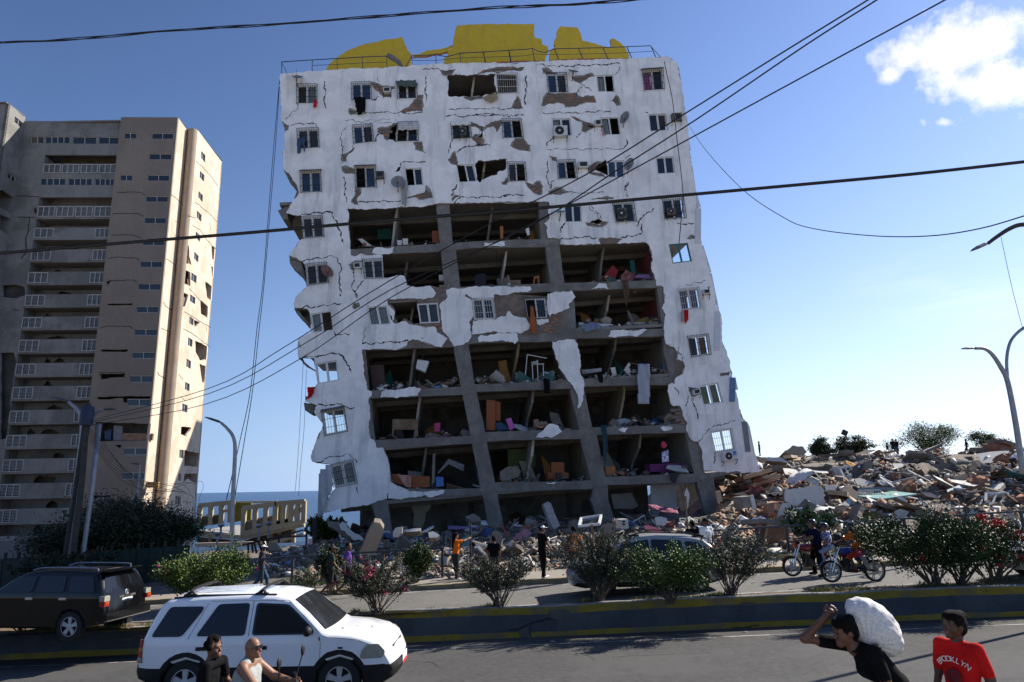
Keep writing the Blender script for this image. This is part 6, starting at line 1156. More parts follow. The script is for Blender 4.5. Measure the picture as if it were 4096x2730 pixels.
# ================================================================ people: one continuous skin per figure
def surface_nets(Fd,org,h):
 s=Fd<0;nx,ny,nz=Fd.shape
 c=[(i,j,k)for i in(0,1)for j in(0,1)for k in(0,1)]
 def sub(A,o):return A[o[0]:nx-1+o[0],o[1]:ny-1+o[1],o[2]:nz-1+o[2]]
 cnt=sum(sub(s,o).astype(np.int8)for o in c);act=(cnt>0)&(cnt<8);I=np.argwhere(act);m=len(I)
 P=np.zeros((m,3));n=np.zeros(m)
 vals={o:Fd[I[:,0]+o[0],I[:,1]+o[1],I[:,2]+o[2]]for o in c}
 for a in c:
  for ax in range(3):
   if a[ax]:continue
   b=list(a);b[ax]=1;b=tuple(b);va,vb=vals[a],vals[b];x=(va<0)!=(vb<0);t=np.where(x,va/(va-vb+1e-12),0)
   q=np.repeat(np.array(a,float)[None],m,0);q[:,ax]+=t;P[x]+=q[x];n[x]+=1
 V=(I+P/np.maximum(n,1)[:,None])*h+org;idx=np.full(act.shape,-1);idx[act]=np.arange(m);faces=[]
 for ax in range(3):
  o1,o2=[(1,2),(2,0),(0,1)][ax];A=np.take(s,range(0,s.shape[ax]-1),ax);B=np.take(s,range(1,s.shape[ax]),ax);E=np.argwhere(A!=B)
  E=E[(E[:,o1]>0)&(E[:,o2]>0)&(E[:,o1]<s.shape[o1]-1)&(E[:,o2]<s.shape[o2]-1)]
  q=[]
  for d1,d2 in((0,0),(1,0),(1,1),(0,1)):
   e=E.copy();e[:,o1]-=d1;e[:,o2]-=d2;q.append(idx[e[:,0],e[:,1],e[:,2]])
  f=np.stack(q,1);fl=~s[E[:,0],E[:,1],E[:,2]];f[fl]=f[fl][:,::-1];faces.append(f)
 return V,np.concatenate(faces)
def sdf_body(prims,h,k=.028,seed=1):
 """prims: (tag, a, b, ra, rb[, (sx,sy,sz)]) tapered capsules (scaled about a), blended smoothly; returns vertices, faces, tag per face"""
 lo=np.min([np.minimum(p[1],p[2])-max(p[3],p[4])*1.3 for p in prims],0)-.06;hi=np.max([np.maximum(p[1],p[2])+max(p[3],p[4])*1.3 for p in prims],0)+.06
 N=np.ceil((hi-lo)/h).astype(int)+1;Fd=np.full(N,.2,np.float32);Dm=np.full(N,9.0,np.float32);Tg=np.zeros(N,np.int8)
 ax=[lo[i]+np.arange(N[i])*h for i in range(3)]
 for p in prims:
  a,b,ra,rb=np.array(p[1],float),np.array(p[2],float),p[3],p[4];sc=np.array(p[5]if len(p)>5 else(1,1,1),float);r=max(ra,rb)*max(1,sc.max())+.07
  i0=np.maximum(np.floor((np.minimum(a,b)-r-lo)/h).astype(int),0);i1=np.minimum(np.ceil((np.maximum(a,b)+r-lo)/h).astype(int)+1,N)
  X,Y,Z=np.meshgrid(*[ax[i][i0[i]:i1[i]]for i in range(3)],indexing='ij');q=(np.stack([X,Y,Z],-1)-a)/sc;d=(b-a)/sc;L=(d*d).sum()
  t=np.clip((q@d)/L,0,1)if L>1e-9 else np.zeros(X.shape);D=(np.sqrt(((q-t[...,None]*d)**2).sum(-1))-(ra+(rb-ra)*t))*sc.min()
  sl=tuple(slice(i0[i],i1[i])for i in range(3));f=Fd[sl];kk=k if ra>.02 else.008;hh=np.clip(.5+.5*(f-D)/kk,0,1);Fd[sl]=f*(1-hh)+D*hh-kk*hh*(1-hh)
  c=D<Dm[sl];Dm[sl][c]=D[c];Tg[sl][c]=p[0]
 V,F=surface_nets(Fd,lo,h);C=V[F].mean(1);ii=np.clip(np.round((C-lo)/h).astype(int),0,N-1);return V,F,Tg[ii[:,0],ii[:,1],ii[:,2]]
SKIN,SHIRT,PANT,SHOE,HAIR,EYE,LIP=range(7)
skins={'brown':M('skin_brown',(.13,.06,.036),.55,.1,8),'tan':M('skin_tan',(.22,.11,.065),.5,.1,8),'dark':M('skin_dark',(.07,.035,.022),.55,.1,8)}
hairm=M('hair_black',(.006,.005,.005),.85,.3,30,.6,60,spec=.1);eyem=M('eye_dark',(.02,.015,.012),.2);lipm=M('lip',(.18,.06,.05),.5)
def cm(name,c,**k):return M('cloth_'+name,c,.95,.14,7,.35,40,spec=.12,**k)
J0=dict(pel=(0,0,.95),chest=(0,.0,1.30),neck=(0,-.01,1.47),head=(0,.02,1.61),sL=(-.185,0,1.41),sR=(.185,0,1.41),eL=(-.22,-.02,1.13),eR=(.22,-.02,1.13),wL=(-.22,.06,.89),wR=(.22,.06,.89),hL=(-.09,0,.92),hR=(.09,0,.92),kL=(-.095,.02,.50),kR=(.095,.02,.50),aL=(-.095,-.02,.09),aR=(.095,-.02,.09))
WALK=dict(kL=(-.09,.2,.52),aL=(-.09,.26,.10),kR=(.09,-.02,.49),aR=(.09,-.34,.17),eL=(-.22,-.14,1.15),wL=(-.21,-.12,.90),eR=(.22,.06,1.14),wR=(.22,.22,.96))
def person(label,pos,yaw,shirt,pants,skin='brown',pose=None,h=.02,hgt=1.72,build=1.0,hair='short',cap=None,helmet=None,sleeve=.6,shorts=False,shoes=None,fat=0.0,turn=0.0,nod=0.0,detail=False,group=None,tank=False,legs=True,extra=None,gr=(.35,.35)):
 J={k:np.array(v,float)for k,v in{**J0,**(pose or{})}.items()};S=hgt/1.74;P=[]
 add=lambda tag,a,b,ra,rb,sc=None:P.append((tag,a,b,ra*build,rb*build)+((sc,)if sc else()))
 sh=SHIRT;ux=J['sR']-J['sL'];ux=ux/np.linalg.norm(ux);tl=J['chest']-J['pel']
 for sg in(-1,1):
  add(sh,J['pel']+ux*sg*.065+tl*.0,J['chest']+ux*sg*.075,.100+fat*.5,.112+fat*.3)
  add(sh,J['pel']+ux*sg*.04+np.array([0,.02+fat*.5,.08]),J['chest']+ux*sg*.05+np.array([0,.02,-.1]),.09+fat*.6,.095+fat*.5)
 add(sh,J['chest']+np.array([0,0,.0]),J['neck']-np.array([0,0,.03]),.12,.06);add(sh if not tank else SKIN,J['sL']-ux*-.02,J['sR']-ux*.02,.062,.062)
 if tank:
  for sg in(-1,1):add(SHIRT,J['chest']+ux*sg*.09,J['neck']*.4+(J['sR']if sg>0 else J['sL'])*.6+np.array([0,0,.012]),.07,.06)
 add(PANT,J['hL'],J['hR'],.105+fat*.4,.105+fat*.4);add(SKIN,J['neck']-np.array([0,0,.04]),J['head']-np.array([0,.02,.05]),.056,.052)
 for s_ in 'LR':
  sg=-1 if s_=='L' else 1;a,e,w=J['s'+s_],J['e'+s_],J['w'+s_]
  if not tank and sleeve>0:add(sh,a,a+(e-a)*min(1,sleeve),.064,.058+.004*(sleeve<1));
  if sleeve>1:add(sh,e,e+(w-e)*(sleeve-1),.052,.045)
  add(SKIN,a,e,.052+(.006 if tank else 0),.042+(.004 if tank else 0));add(SKIN,e,w,.043+(.004 if tank else 0),.029)
  f=w-e;f=f/np.linalg.norm(f);side=np.cross(f,[0,0,1.0]);side=side/(np.linalg.norm(side)+1e-6);up=np.cross(side,f);pal=w+f*.075
  add(SKIN,w,pal,.026,.030)
  if detail or h<.022:
   cu=gr[0 if s_=='L' else 1]
   for i,o in enumerate((-.033,-.011,.011,.033)):
    b0=pal+up*o*.95;b1=b0+f*(.040+.006*(i in(1,2)))-side*sg*cu*.035;b2=b1+f*(.03*(1-cu))-side*sg*cu*.045;add(SKIN,b0,b1,.0105,.010);add(SKIN,b1,b2,.010,.0085)
   add(SKIN,w+f*.02+up*.02,w+f*.055+up*.055-side*sg*.012,.012,.0105);add(SKIN,w+f*.055+up*.055-side*sg*.012,w+f*.09+up*.06-side*sg*.03,.0105,.009)
  if legs:
   hp,kn,an=J['h'+s_],J['k'+s_],J['a'+s_];lt=PANT;lw=.012
   add(lt,hp,kn,.092+lw+fat*.2,.066+lw);add(SKIN if shorts else lt,kn,an,.056 if shorts else.062+lw,.038 if shorts else.046+lw)
   ft=J.get('t'+s_,an+np.array([0,.17,-.045]));add(SHOE,an-np.array([0,.02,.03]),ft,.045,.038)
 Rm=np.array(Matrix.Rotation(math.radians(turn),3,'Z')@Matrix.Rotation(math.radians(-nod),3,'X'));hc=J['head'];hp_=lambda*q:hc+Rm@np.array(q)
 hs=1.0
 P.append((SKIN,hp_(0,-.01,.02),hp_(0,.0,.03),.088,.088,(.88,1.02,1.12)));P.append((SKIN,hp_(0,.035,-.05),hp_(0,.06,-.075),.058,.042));
 P.append((SKIN,hp_(0,.092,.012),hp_(0,.108,-.022),.011,.015));
 for sg in(-1,1):P.append((SKIN,hp_(sg*.08,-.005,.012),hp_(sg*.086,-.012,-.012),.016,.012))
 if detail:
  for sg in(-1,1):
   P.append((EYE,hp_(sg*.033,.079,.018),hp_(sg*.033,.080,.018),.0105,.0105));P.append((HAIR,hp_(sg*.016,.090,.040),hp_(sg*.052,.076,.043),.006,.005));P.append((SKIN,hp_(sg*.02,.084,.036),hp_(sg*.05,.072,.036),.014,.012));P.append((SKIN,hp_(sg*.045,.062,-.02),hp_(sg*.04,.066,-.03),.026,.024))
  P.append((LIP,hp_(-.022,.093,-.052),hp_(.022,.093,-.052),.0075,.0075));P.append((LIP,hp_(-.018,.091,-.062),hp_(.018,.091,-.062),.008,.008));P.append((SKIN,hp_(0,.084,-.09),hp_(0,.082,-.092),.022,.022))
 if hair=='short':P.append((HAIR,hp_(0,-.022,.05),hp_(0,-.018,.055),.089,.089,(.92,1.03,1.0)));P.append((HAIR,hp_(0,-.05,.0),hp_(0,-.05,.02),.07,.07))
 if hair=='curly':
  g=np.random.RandomState(4)
  for i in range(60):
   d=rnd_dirs(g,1)[0];d[2]=abs(d[2])*1.1-.25;d[1]=min(d[1],.62 if d[2]>.55 else.15);q=hp_(d[0]*.102,d[1]*.108-.012,d[2]*.115+.05);P.append((HAIR,q,q+Rm@np.array([.004,0,.004]),.026,.022))
 if hair=='long':
  P.append((HAIR,hp_(0,-.022,.05),hp_(0,-.018,.055),.092,.092,(.95,1.05,1.0)));P.append((HAIR,hp_(0,-.07,.02),hc+np.array([0,-.13,-.40]),.07,.05));P.append((HAIR,hp_(.0,-.08,-.05),hc+np.array([.02,-.12,-.45]),.07,.03))
 if hair=='tuft':
  g=np.random.RandomState(8)
  for i in range(46):
   a=g.uniform(0,6.28);q=hp_(math.cos(a)*.07*g.uniform(0,1)**.5,-.01+math.sin(a)*.085*g.uniform(0,1)**.5,.098+g.uniform(-.006,.02));P.append((HAIR,q,q+np.array([.003,0,.003]),.027,.024))
  P.append((HAIR,hp_(0,-.03,.035),hp_(0,-.02,.05),.092,.090,(.96,1.03,1.0)));P.append((HAIR,hp_(0,-.06,-.03),hp_(0,-.055,.02),.066,.07))
  for sg in(-1,1):P.append((HAIR,hp_(sg*.066,-.02,.0),hp_(sg*.066,.01,.045),.026,.03));P.append((HAIR,hp_(sg*.03,.055,.082),hp_(sg*.05,.03,.085),.028,.03))
 if hair=='tuft0':P.append((HAIR,hp_(0,-.018,.075),hp_(0,-.0,.08),.075,.07,(1,1.15,.8)));P.append((HAIR,hp_(0,-.06,.01),hp_(0,-.055,.03),.062,.066))
 for e in(extra or[]):P.append(e)
 V,F,tg=sdf_body([(p[0],np.array(p[1])*S,np.array(p[2])*S,p[3]*S,p[4]*S)+tuple(p[5:])for p in P],h)
 sm=shirt if not isinstance(shirt,tuple)else cm('c%d'%abs(hash(shirt)),shirt);pm=pants
 mats=[skins[skin],sm,pm,shoes or M('shoe_dark',(.025,.023,.022),.7),hairm,eyem,lipm]
 root=thing('person',label,'person',tuple(pos),group);root.rotation_euler=(0,0,math.radians(yaw))
 o=bpy.data.objects.new('body',np_mesh('body',V,F,mats,tg,smooth=True));COL.objects.link(o);o.parent=root
 MT=Matrix(((*Rm[0],),(*Rm[1],),(*Rm[2],)));hcs=Vector(hc)*S
 def hat(name,mb,mat):
  mb.v=[tuple(MT@Vector(v)*S+hcs)for v in mb.v];q=bpy.data.objects.new(name,mb.mesh(name,mat,'all'));COL.objects.link(q);q.parent=root;return q
 if cap is not None:
  mb=MB();n=16;V2=[]
  for i in range(6):
   t=i/5*math.pi/2;
   for j in range(n):w=2*math.pi*j/n;V2.append((math.cos(t)*.093*math.cos(w),-.012+math.cos(t)*.106*math.sin(w),.045+math.sin(t)*.092))
  mb.add(V2,[(i*n+j,i*n+(j+1)%n,(i+1)*n+(j+1)%n,(i+1)*n+j)for i in range(5)for j in range(n)])
  br=[(math.sin(a)*.085,.06+math.cos(a)*.12,.052-.01*math.cos(a))for a in np.linspace(-1.25,1.25,9)];k=[(x*.8,min(y,.07),z+.012)for x,y,z in br];m_=len(br)
  mb.add(br+k+[(x,y,z-.008)for x,y,z in br],[(i,i+1,m_+i+1,m_+i)for i in range(m_-1)]+[(i,2*m_+i,2*m_+i+1,i+1)for i in range(m_-1)]);hat('cap',mb,cap)
 if helmet is not None:
  mb=MB();n=18;V2=[]
  for i in range(9):
   t=-0.55+i/8*(math.pi/2+.55)
   for j in range(n):
    w=2*math.pi*j/n;f=1.0 if not(math.sin(w)>.3 and t<.25)else.0
    tt=max(t,.22)if math.sin(w)>.35 else t
    V2.append((math.cos(tt)*.125*math.cos(w),-.012+math.cos(tt)*.145*math.sin(w),.035+math.sin(tt)*.13))
  mb.add(V2,[(i*n+j,i*n+(j+1)%n,(i+1)*n+(j+1)%n,(i+1)*n+j)for i in range(8)for j in range(n)]);hat('helmet',mb,helmet)
 return root,J,S
black_c=cm('black',(.006,.006,.007));navy=cm('navy',(.007,.009,.028));grey_c=cm('charcoal',(.05,.045,.05));white_c=cm('white',(.75,.75,.74));orange_c=cm('orange',(.75,.16,.015));purple_c=cm('purple',(.13,.06,.26));red_c=cm('red',(.50,.012,.012));green_c=cm('dark_green',(.04,.05,.04));jean=cm('denim',(.05,.085,.15));jeanl=cm('light_denim',(.24,.30,.40));dgrey=cm('dark_grey',(.035,.035,.038));lgrey=cm('light_grey',(.32,.34,.32));khaki=cm('khaki',(.16,.12,.08));trainer=M('white_trainer',(.65,.65,.63),.6)
blue_print=bpy.data.materials.new('cloth_blue_print');blue_print.use_nodes=True
def _bp():
 nt=blue_print.node_tree;N=nt.nodes.new;L=nt.links.new;v=N('ShaderNodeTexVoronoi');v.inputs['Scale'].default_value=13;tc=N('ShaderNodeTexCoord');L(tc.outputs['Object'],v.inputs['Vector']);r=N('ShaderNodeValToRGB');e=r.color_ramp.elements;e[0].position=.18;e[0].color=(.7,.7,.75,1);e[1].position=.24;e[1].color=(.03,.05,.42,1);x=r.color_ramp.elements.new(.46);x.color=(.03,.05,.42,1);y=r.color_ramp.elements.new(.52);y.color=(.75,.75,.8,1);L(v.outputs['Distance'],r.inputs['Fac']);L(r.outputs['Color'],nt.nodes['Principled BSDF'].inputs['Base Color']);inp(nt.nodes['Principled BSDF'],'Roughness',.9)
_bp()
pav=lambda x,y:far_z(x)+.14
def feet(u,v,fn=pav):p=hit_g(u,v,fn);return(p.x,p.y,p.z)
def flip(p):
 o={}
 for k,v in p.items():k2=k[0]+{'L':'R','R':'L'}.get(k[1],k[1])if len(k)==2 and k[1]in 'LR' else k;o[k2]=(-v[0],v[1],v[2])
 return o
person('person in a dark grey T-shirt and white cap walking behind the white car roof',feet(1040,2370,far_z),-60,grey_c,jean,'dark',flip(WALK),hgt=1.74,cap=white_c,turn=-18)
person('person in a dark green top, shorts and grey cap walking just behind the purple shirt',feet(1322,2388,far_z),-72,green_c,dgrey,'brown',WALK,hgt=1.70,cap=cm('grey_cap',(.09,.09,.095)),shorts=True,turn=-10)
person('person in a purple shirt and black shorts walking past the pink oleander',feet(1386,2392,far_z),-68,purple_c,black_c,'brown',flip(WALK),hgt=1.78,fat=.035,shorts=True,turn=-25)
person('person with long dark hair in an orange T-shirt holding the gate post',feet(1822,2322),-58,orange_c,dgrey,'tan',dict(eR=(.24,.24,1.44),wR=(.2,.46,1.50),eL=(-.2,.08,1.14),wL=(-.12,.26,1.16),kL=(-.1,.08,.5),aL=(-.12,.14,.09)),hgt=1.66,hair='long',shoes=trainer,nod=8,build=.95)
person('person in grey bending forward among the rubble behind the railing',feet(1935,2330,lambda x,y:far_z(x)-.1),65,cm('grey_blue',(.11,.12,.14)),dgrey,'brown',dict(chest=(0,.24,1.19),neck=(0,.36,1.27),head=(0,.46,1.33),sL=(-.185,.3,1.25),sR=(.185,.3,1.25),eL=(-.22,.4,.98),wL=(-.18,.5,.78),eR=(.22,.4,.98),wR=(.18,.52,.8)),hgt=1.7,nod=25)
person('person in a black T-shirt with an orange back print standing by the bending figure',feet(1977,2335,lambda x,y:far_z(x)-.1),-5,black_c,dgrey,'brown',dict(eL=(-.24,.02,1.16),wL=(-.2,.14,.95)),hgt=1.68,turn=15)
person('person in black with a white cap standing on the kerb looking back over one shoulder',feet(2172,2316),-62,black_c,black_c,'tan',dict(kR=(.1,.0,.5),aR=(.12,-.06,.09),kL=(-.1,.06,.5),aL=(-.12,.12,.09),eR=(.25,.05,1.16),wR=(.22,.22,.96),eL=(-.21,.1,1.15),wL=(-.15,.25,1.0)),hgt=1.80,cap=white_c,shoes=trainer,turn=-10)
person('person in an orange T-shirt seen from behind, looking into the ruins',feet(2303,2330,lambda x,y:far_z(x)-.02),8,orange_c,dgrey,'brown',dict(eL=(-.25,.03,1.15),wL=(-.24,.14,.93),eR=(.25,.03,1.15),wR=(.24,.14,.93)),hgt=1.86,turn=0,cap=black_c)
person('person with short dark hair and a black top behind the silver car roof',feet(2782,2300),5,black_c,dgrey,'brown',None,hgt=1.72,turn=20)
person('person in a white T-shirt and black cap behind the silver car roof',feet(2836,2296),20,white_c,jean,'brown',None,hgt=1.76,cap=black_c,turn=55)
def on_heap(u,vh,vf,y,lab,shirt,yaw=0,pose=None,pants=None,**k):
 a=hit_y(u,vf,y);H=hit_y(u,vh,y).z-a.z;a.z=max(mound1(a.x,a.y),min(a.z,mound1(a.x,a.y)+.95))
 return person(lab,tuple(a),yaw,shirt,pants or dgrey,'dark',pose,h=.034,hgt=k.pop('hgt',max(1.55,min(1.85,H))),**k)
on_heap(3039,1751,1810,78,'person in black standing alone on the crest beside the leaning building',black_c,60)
on_heap(3553,1762,1820,68,'person with a cap at the left of the group on the crest',black_c,40,cap=black_c)
on_heap(3577,1754,1820,67,'person in black with folded arms in the middle of the group on the crest',black_c,150,dict(eL=(-.26,.05,1.17),wL=(-.05,.2,1.18),eR=(.26,.05,1.17),wR=(.05,.2,1.2)),fat=.03)
on_heap(3592,1757,1824,66,'person at the right of the group on the crest in blue jeans',black_c,100,pants=jean)
on_heap(3873,1766,1830,72,'person in a dark hat walking on the crest right of the tallest tree',black_c,70,WALK,cap=black_c)
on_heap(4065,1858,1925,46,'person in a white T-shirt stooping at the right edge of the heap',white_c,-80,dict(chest=(0,.26,1.13),neck=(0,.44,1.17),head=(0,.55,1.12),sL=(-.185,.36,1.17),sR=(.185,.36,1.17),eL=(-.2,.46,.9),wL=(-.14,.5,.66),eR=(.2,.46,.9),wR=(.14,.5,.66)),nod=45,hgt=1.75)
sp_=hit_y(3395,2465,6.55)
gz=near_z(sp_.x,sp_.y)
def near_person(u,vtop,y,hgt):p=hit_y(u,vtop,y);return(p.x,p.y,p.z-hgt)
pose_sack=dict(pel=(0,-.14,.93),chest=(0,.10,1.22),neck=(0,.25,1.34),head=(0,.33,1.455),sL=(-.19,.17,1.30),sR=(.19,.17,1.30),eR=(.27,.60,1.36),wR=(.16,.42,1.57),eL=(-.25,.12,1.02),wL=(-.2,.16,1.25),hL=(-.09,-.14,.9),hR=(.09,-.14,.9),kL=(-.1,.1,.5),kR=(.1,-.1,.5),aL=(-.1,.15,.09),aR=(.1,-.4,.12))
ps=near_person(3500,2452,6.5,1.50)
sackman,Js,Ss=person('person in a black T-shirt bent forward carrying a big white sack on the back',ps,96,black_c,jean,'brown',pose_sack,h=.008,hgt=1.61,detail=True,turn=-4,nod=12,hair='tuft',sleeve=.62,gr=(.9,.9))
ps2=near_person(3815,2466,6.35,1.43)
boy,Jb,Sb=person('person in a red T-shirt with white arched lettering walking at the right',ps2,118,red_c,black_c,'dark',dict(eL=(-.24,-.06,1.14),wL=(-.24,.05,.92),eR=(.25,-.03,1.14),wR=(.24,.10,.93)),h=.008,hgt=1.46,detail=True,hair='tuft',turn=-24,build=.96,nod=2,sleeve=.75)
def sack():
 Y=ps[1]+.02;prof=pxs("R 560,250 620,170 700,158 780,175 900,260 1010,350 1085,430 1115,540 1125,640 1141,690 1100,730 1030,778 950,750 880,690 800,600 740,560 660,520 640,430 600,330")
 q=[hit_y(*p,Y)for p in prof];P=[(p.x,p.z)for p in q];cx=sum(p[0]for p in P)/len(P);cz=sum(p[1]for p in P)/len(P)
 prims=[]
 for t,r in(("640,240",.085),("720,270",.115),("800,330",.15),("880,420",.17),("940,520",.17),("990,600",.15),("1030,680",.10),("1085,660",.07),("960,690",.08),("760,480",.10),("700,400",.09),("1125,690",.02),("860,560",.15)):
  x,y=map(float,t.split(','));u,v=px('R',x,y);c=hit_y(u,v,Y);r*=.86;prims.append((0,np.array(c),np.array(c)+np.array([0.001,0,0]),r,r,(1,1.12,1)))
 V,F,tg=sdf_body(prims,.012,.07);V=np.array(V);n=fbm(V[:,0]*1.0+V[:,2]*.6,V[:,2]*1.2+V[:,1]*2,9,3,4);ctr=V.mean(0);d=V-ctr;d/=np.linalg.norm(d,axis=1,keepdims=True)
 u_=(V[:,0]-cx)*.75+(V[:,2]-cz)*.65;w_=(V[:,0]-cx)*.65-(V[:,2]-cz)*.75
 fold=np.sin(np.arctan2(V[:,2]-cz+.12,V[:,0]-cx+.12)*26+3*n)*.007*np.exp(-((u_+.05)**2)/.06);V=V+d*(n*.012+fold*.6)[:,None]
 m=bpy.data.materials.new('sack_cloth');m.use_nodes=True;nt=m.node_tree;N=nt.nodes.new;L=nt.links.new;v=N('ShaderNodeTexVoronoi');v.feature='DISTANCE_TO_EDGE';v.inputs['Scale'].default_value=26;tc=N('ShaderNodeTexCoord');L(tc.outputs['Object'],v.inputs['Vector']);r=N('ShaderNodeValToRGB');r.color_ramp.elements[0].position=.05;r.color_ramp.elements[0].color=(.66,.65,.62,1);r.color_ramp.elements[1].position=.16;r.color_ramp.elements[1].color=(.54,.54,.53,1);L(v.outputs['Distance'],r.inputs['Fac']);L(r.outputs['Color'],nt.nodes['Principled BSDF'].inputs['Base Color']);inp(nt.nodes['Principled BSDF'],'Roughness',.85)
 props(put('sack',np_mesh('sack',V,F,m,smooth=True)),'bulging white cloth sack with a faint net pattern on the bent person\'s back','sack')
sack()
bg=thing('bag','red hanging bag with white zigzag edges under the white sack','bag',tuple(hit_y(3530,2650,ps[1]+.05)))
def bag_part(name,t,dy,mat,th=.1):
 q=[hit_y(*p,ps[1]+dy)for p in pxs(t)];n=len(q);mb=MB();k=Vector((0,th,0));mb.add(q+[p+k for p in q],[tuple(range(n)),tuple(range(2*n-1,n-1,-1))]+[(i,i+n,(i+1)%n+n,(i+1)%n)for i in range(n)]);mb.build(name,mat,bg)
bag_part('bag_body',"R 930,800 1025,795 1015,860 1018,930 1010,1000 925,985 905,930",.06,red_c);bag_part('zigzag_edge',"R 870,800 905,790 930,800 900,830 945,855 905,880 955,910 920,950 890,900",.04,white_c,.02);bag_part('foot_piece',"R 915,1000 1020,985 1030,1030 1020,1075 915,1065",.06,skins['tan'])
def arc_text(txt,root,cx,cz,y,R,size,mat,name,span):
 n=len(txt)
 for i,ch in enumerate(txt):
  c=bpy.data.curves.new(name,'FONT');c.body=ch;c.size=size;c.extrude=.0015;c.align_x='CENTER';tmp=bpy.data.objects.new('t',c);COL.objects.link(tmp);dg=bpy.context.evaluated_depsgraph_get();me=bpy.data.meshes.new_from_object(tmp.evaluated_get(dg));bpy.data.objects.remove(tmp)
  me.materials.append(mat);a=span*(.5-(i+.5)/n);o=bpy.data.objects.new(name,me);COL.objects.link(o);o.parent=root
  x=-math.sin(a)*R;z=math.cos(a)*R-R
  yy=y-.5*(x*x)/.14
  o.matrix_local=Matrix.Translation((-(cx+x),yy,cz+z))@Matrix.Rotation(math.radians(180),4,'Z')@Matrix.Rotation(math.radians(90),4,'X')@Matrix.Rotation(a,4,'Z')
arc_text('BROOKLYN',boy,0,1.08,.140,.15,.064,M('print_white',(.75,.73,.7),.8),'lettering',1.75)
mbt=MB();mbt.ball((0,.122,.96),(.068,.012,.062),12,8);o_=mbt.build('shirt_print',M('print_dark',(.12,.01,.012),.9),None,'all');o_.parent=boy
# ================================================================ vehicles
def paint(name,c,rough=.25,coat=.5):return M(name,c,rough,.04,1.2,spec=.4,coat=coat)
plastic=M('black_plastic',(.012,.012,.013),.6,.15,5,spec=.25);rubber=M('tyre_rubber',(.014,.014,.014),.8,.2,8);alloy=M('alloy',(.45,.45,.46),.35,.1,5,metal=.15);chrome=M('chrome',(.6,.6,.6),.15,.05,3,metal=.9)
tint=M('tinted_glass',(.006,.007,.009),.04,.1,1,spec=.6);shield=M('windscreen_glass',(.02,.022,.025),.09,.5,2.5,spec=.55);lampw=M('lamp_clear',(.30,.30,.24),.15,.1,6,coat=.5);lampr=M('lamp_red',(.30,.01,.01),.2,.1,6,coat=.5);lampo=M('lamp_amber',(.5,.17,.01),.2,.1,6)
def wheel(root,c,r,w,side,n=5,seed=0,name='wheel'):
 """tyre with a spoked rim; side +1 = outer face towards +y"""
 mb=MB();k=w/2;mb.lathe(c,(0,side,0),[(r*.62,-k),(r*.93,-k),(r,-k*.6),(r,k*.6),(r*.93,k),(r*.64,k),(r*.60,k*.8)],28,0,False);t=mb.build(name,rubber,None,True);t.parent=root
 mb=MB();mb.lathe(c,(0,side,0),[(r*.62,k*.9),(r*.58,k*.9),(r*.56,k*.3),(.0,k*.2)],24,1,False);C=Vector(c)
 for i in range(n):
  a=2*math.pi*i/n+.3;d=Vector((math.cos(a),0,math.sin(a)));s_=Vector((-math.sin(a),0,math.cos(a)));y=Vector((0,side*k*.82,0))
  P=[C+y+d*r*.1-s_*r*.09,C+y+d*r*.1+s_*r*.09,C+y*.98+d*r*.6+s_*r*.15,C+y*.98+d*r*.6-s_*r*.15];b=Vector((0,-side*.05,0));mb.add(P+[p+b for p in P],[(0,1,2,3)if side<0 else(3,2,1,0),(0,4,5,1),(1,5,6,2),(2,6,7,3),(3,7,4,0)],0)
 mb.lathe(C+Vector((0,side*k*.6,0)),(0,side,0),[(r*.2,0),(r*.2,.03),(0,.04)],14,0);mb.lathe(C+Vector((0,side*k*.84,0)),(0,side,0),[(r*.62,0),(r*.62,.012),(r*.58,.012)],24,0,False)
 q=mb.build('rim',[alloy,plastic],None);q.parent=t
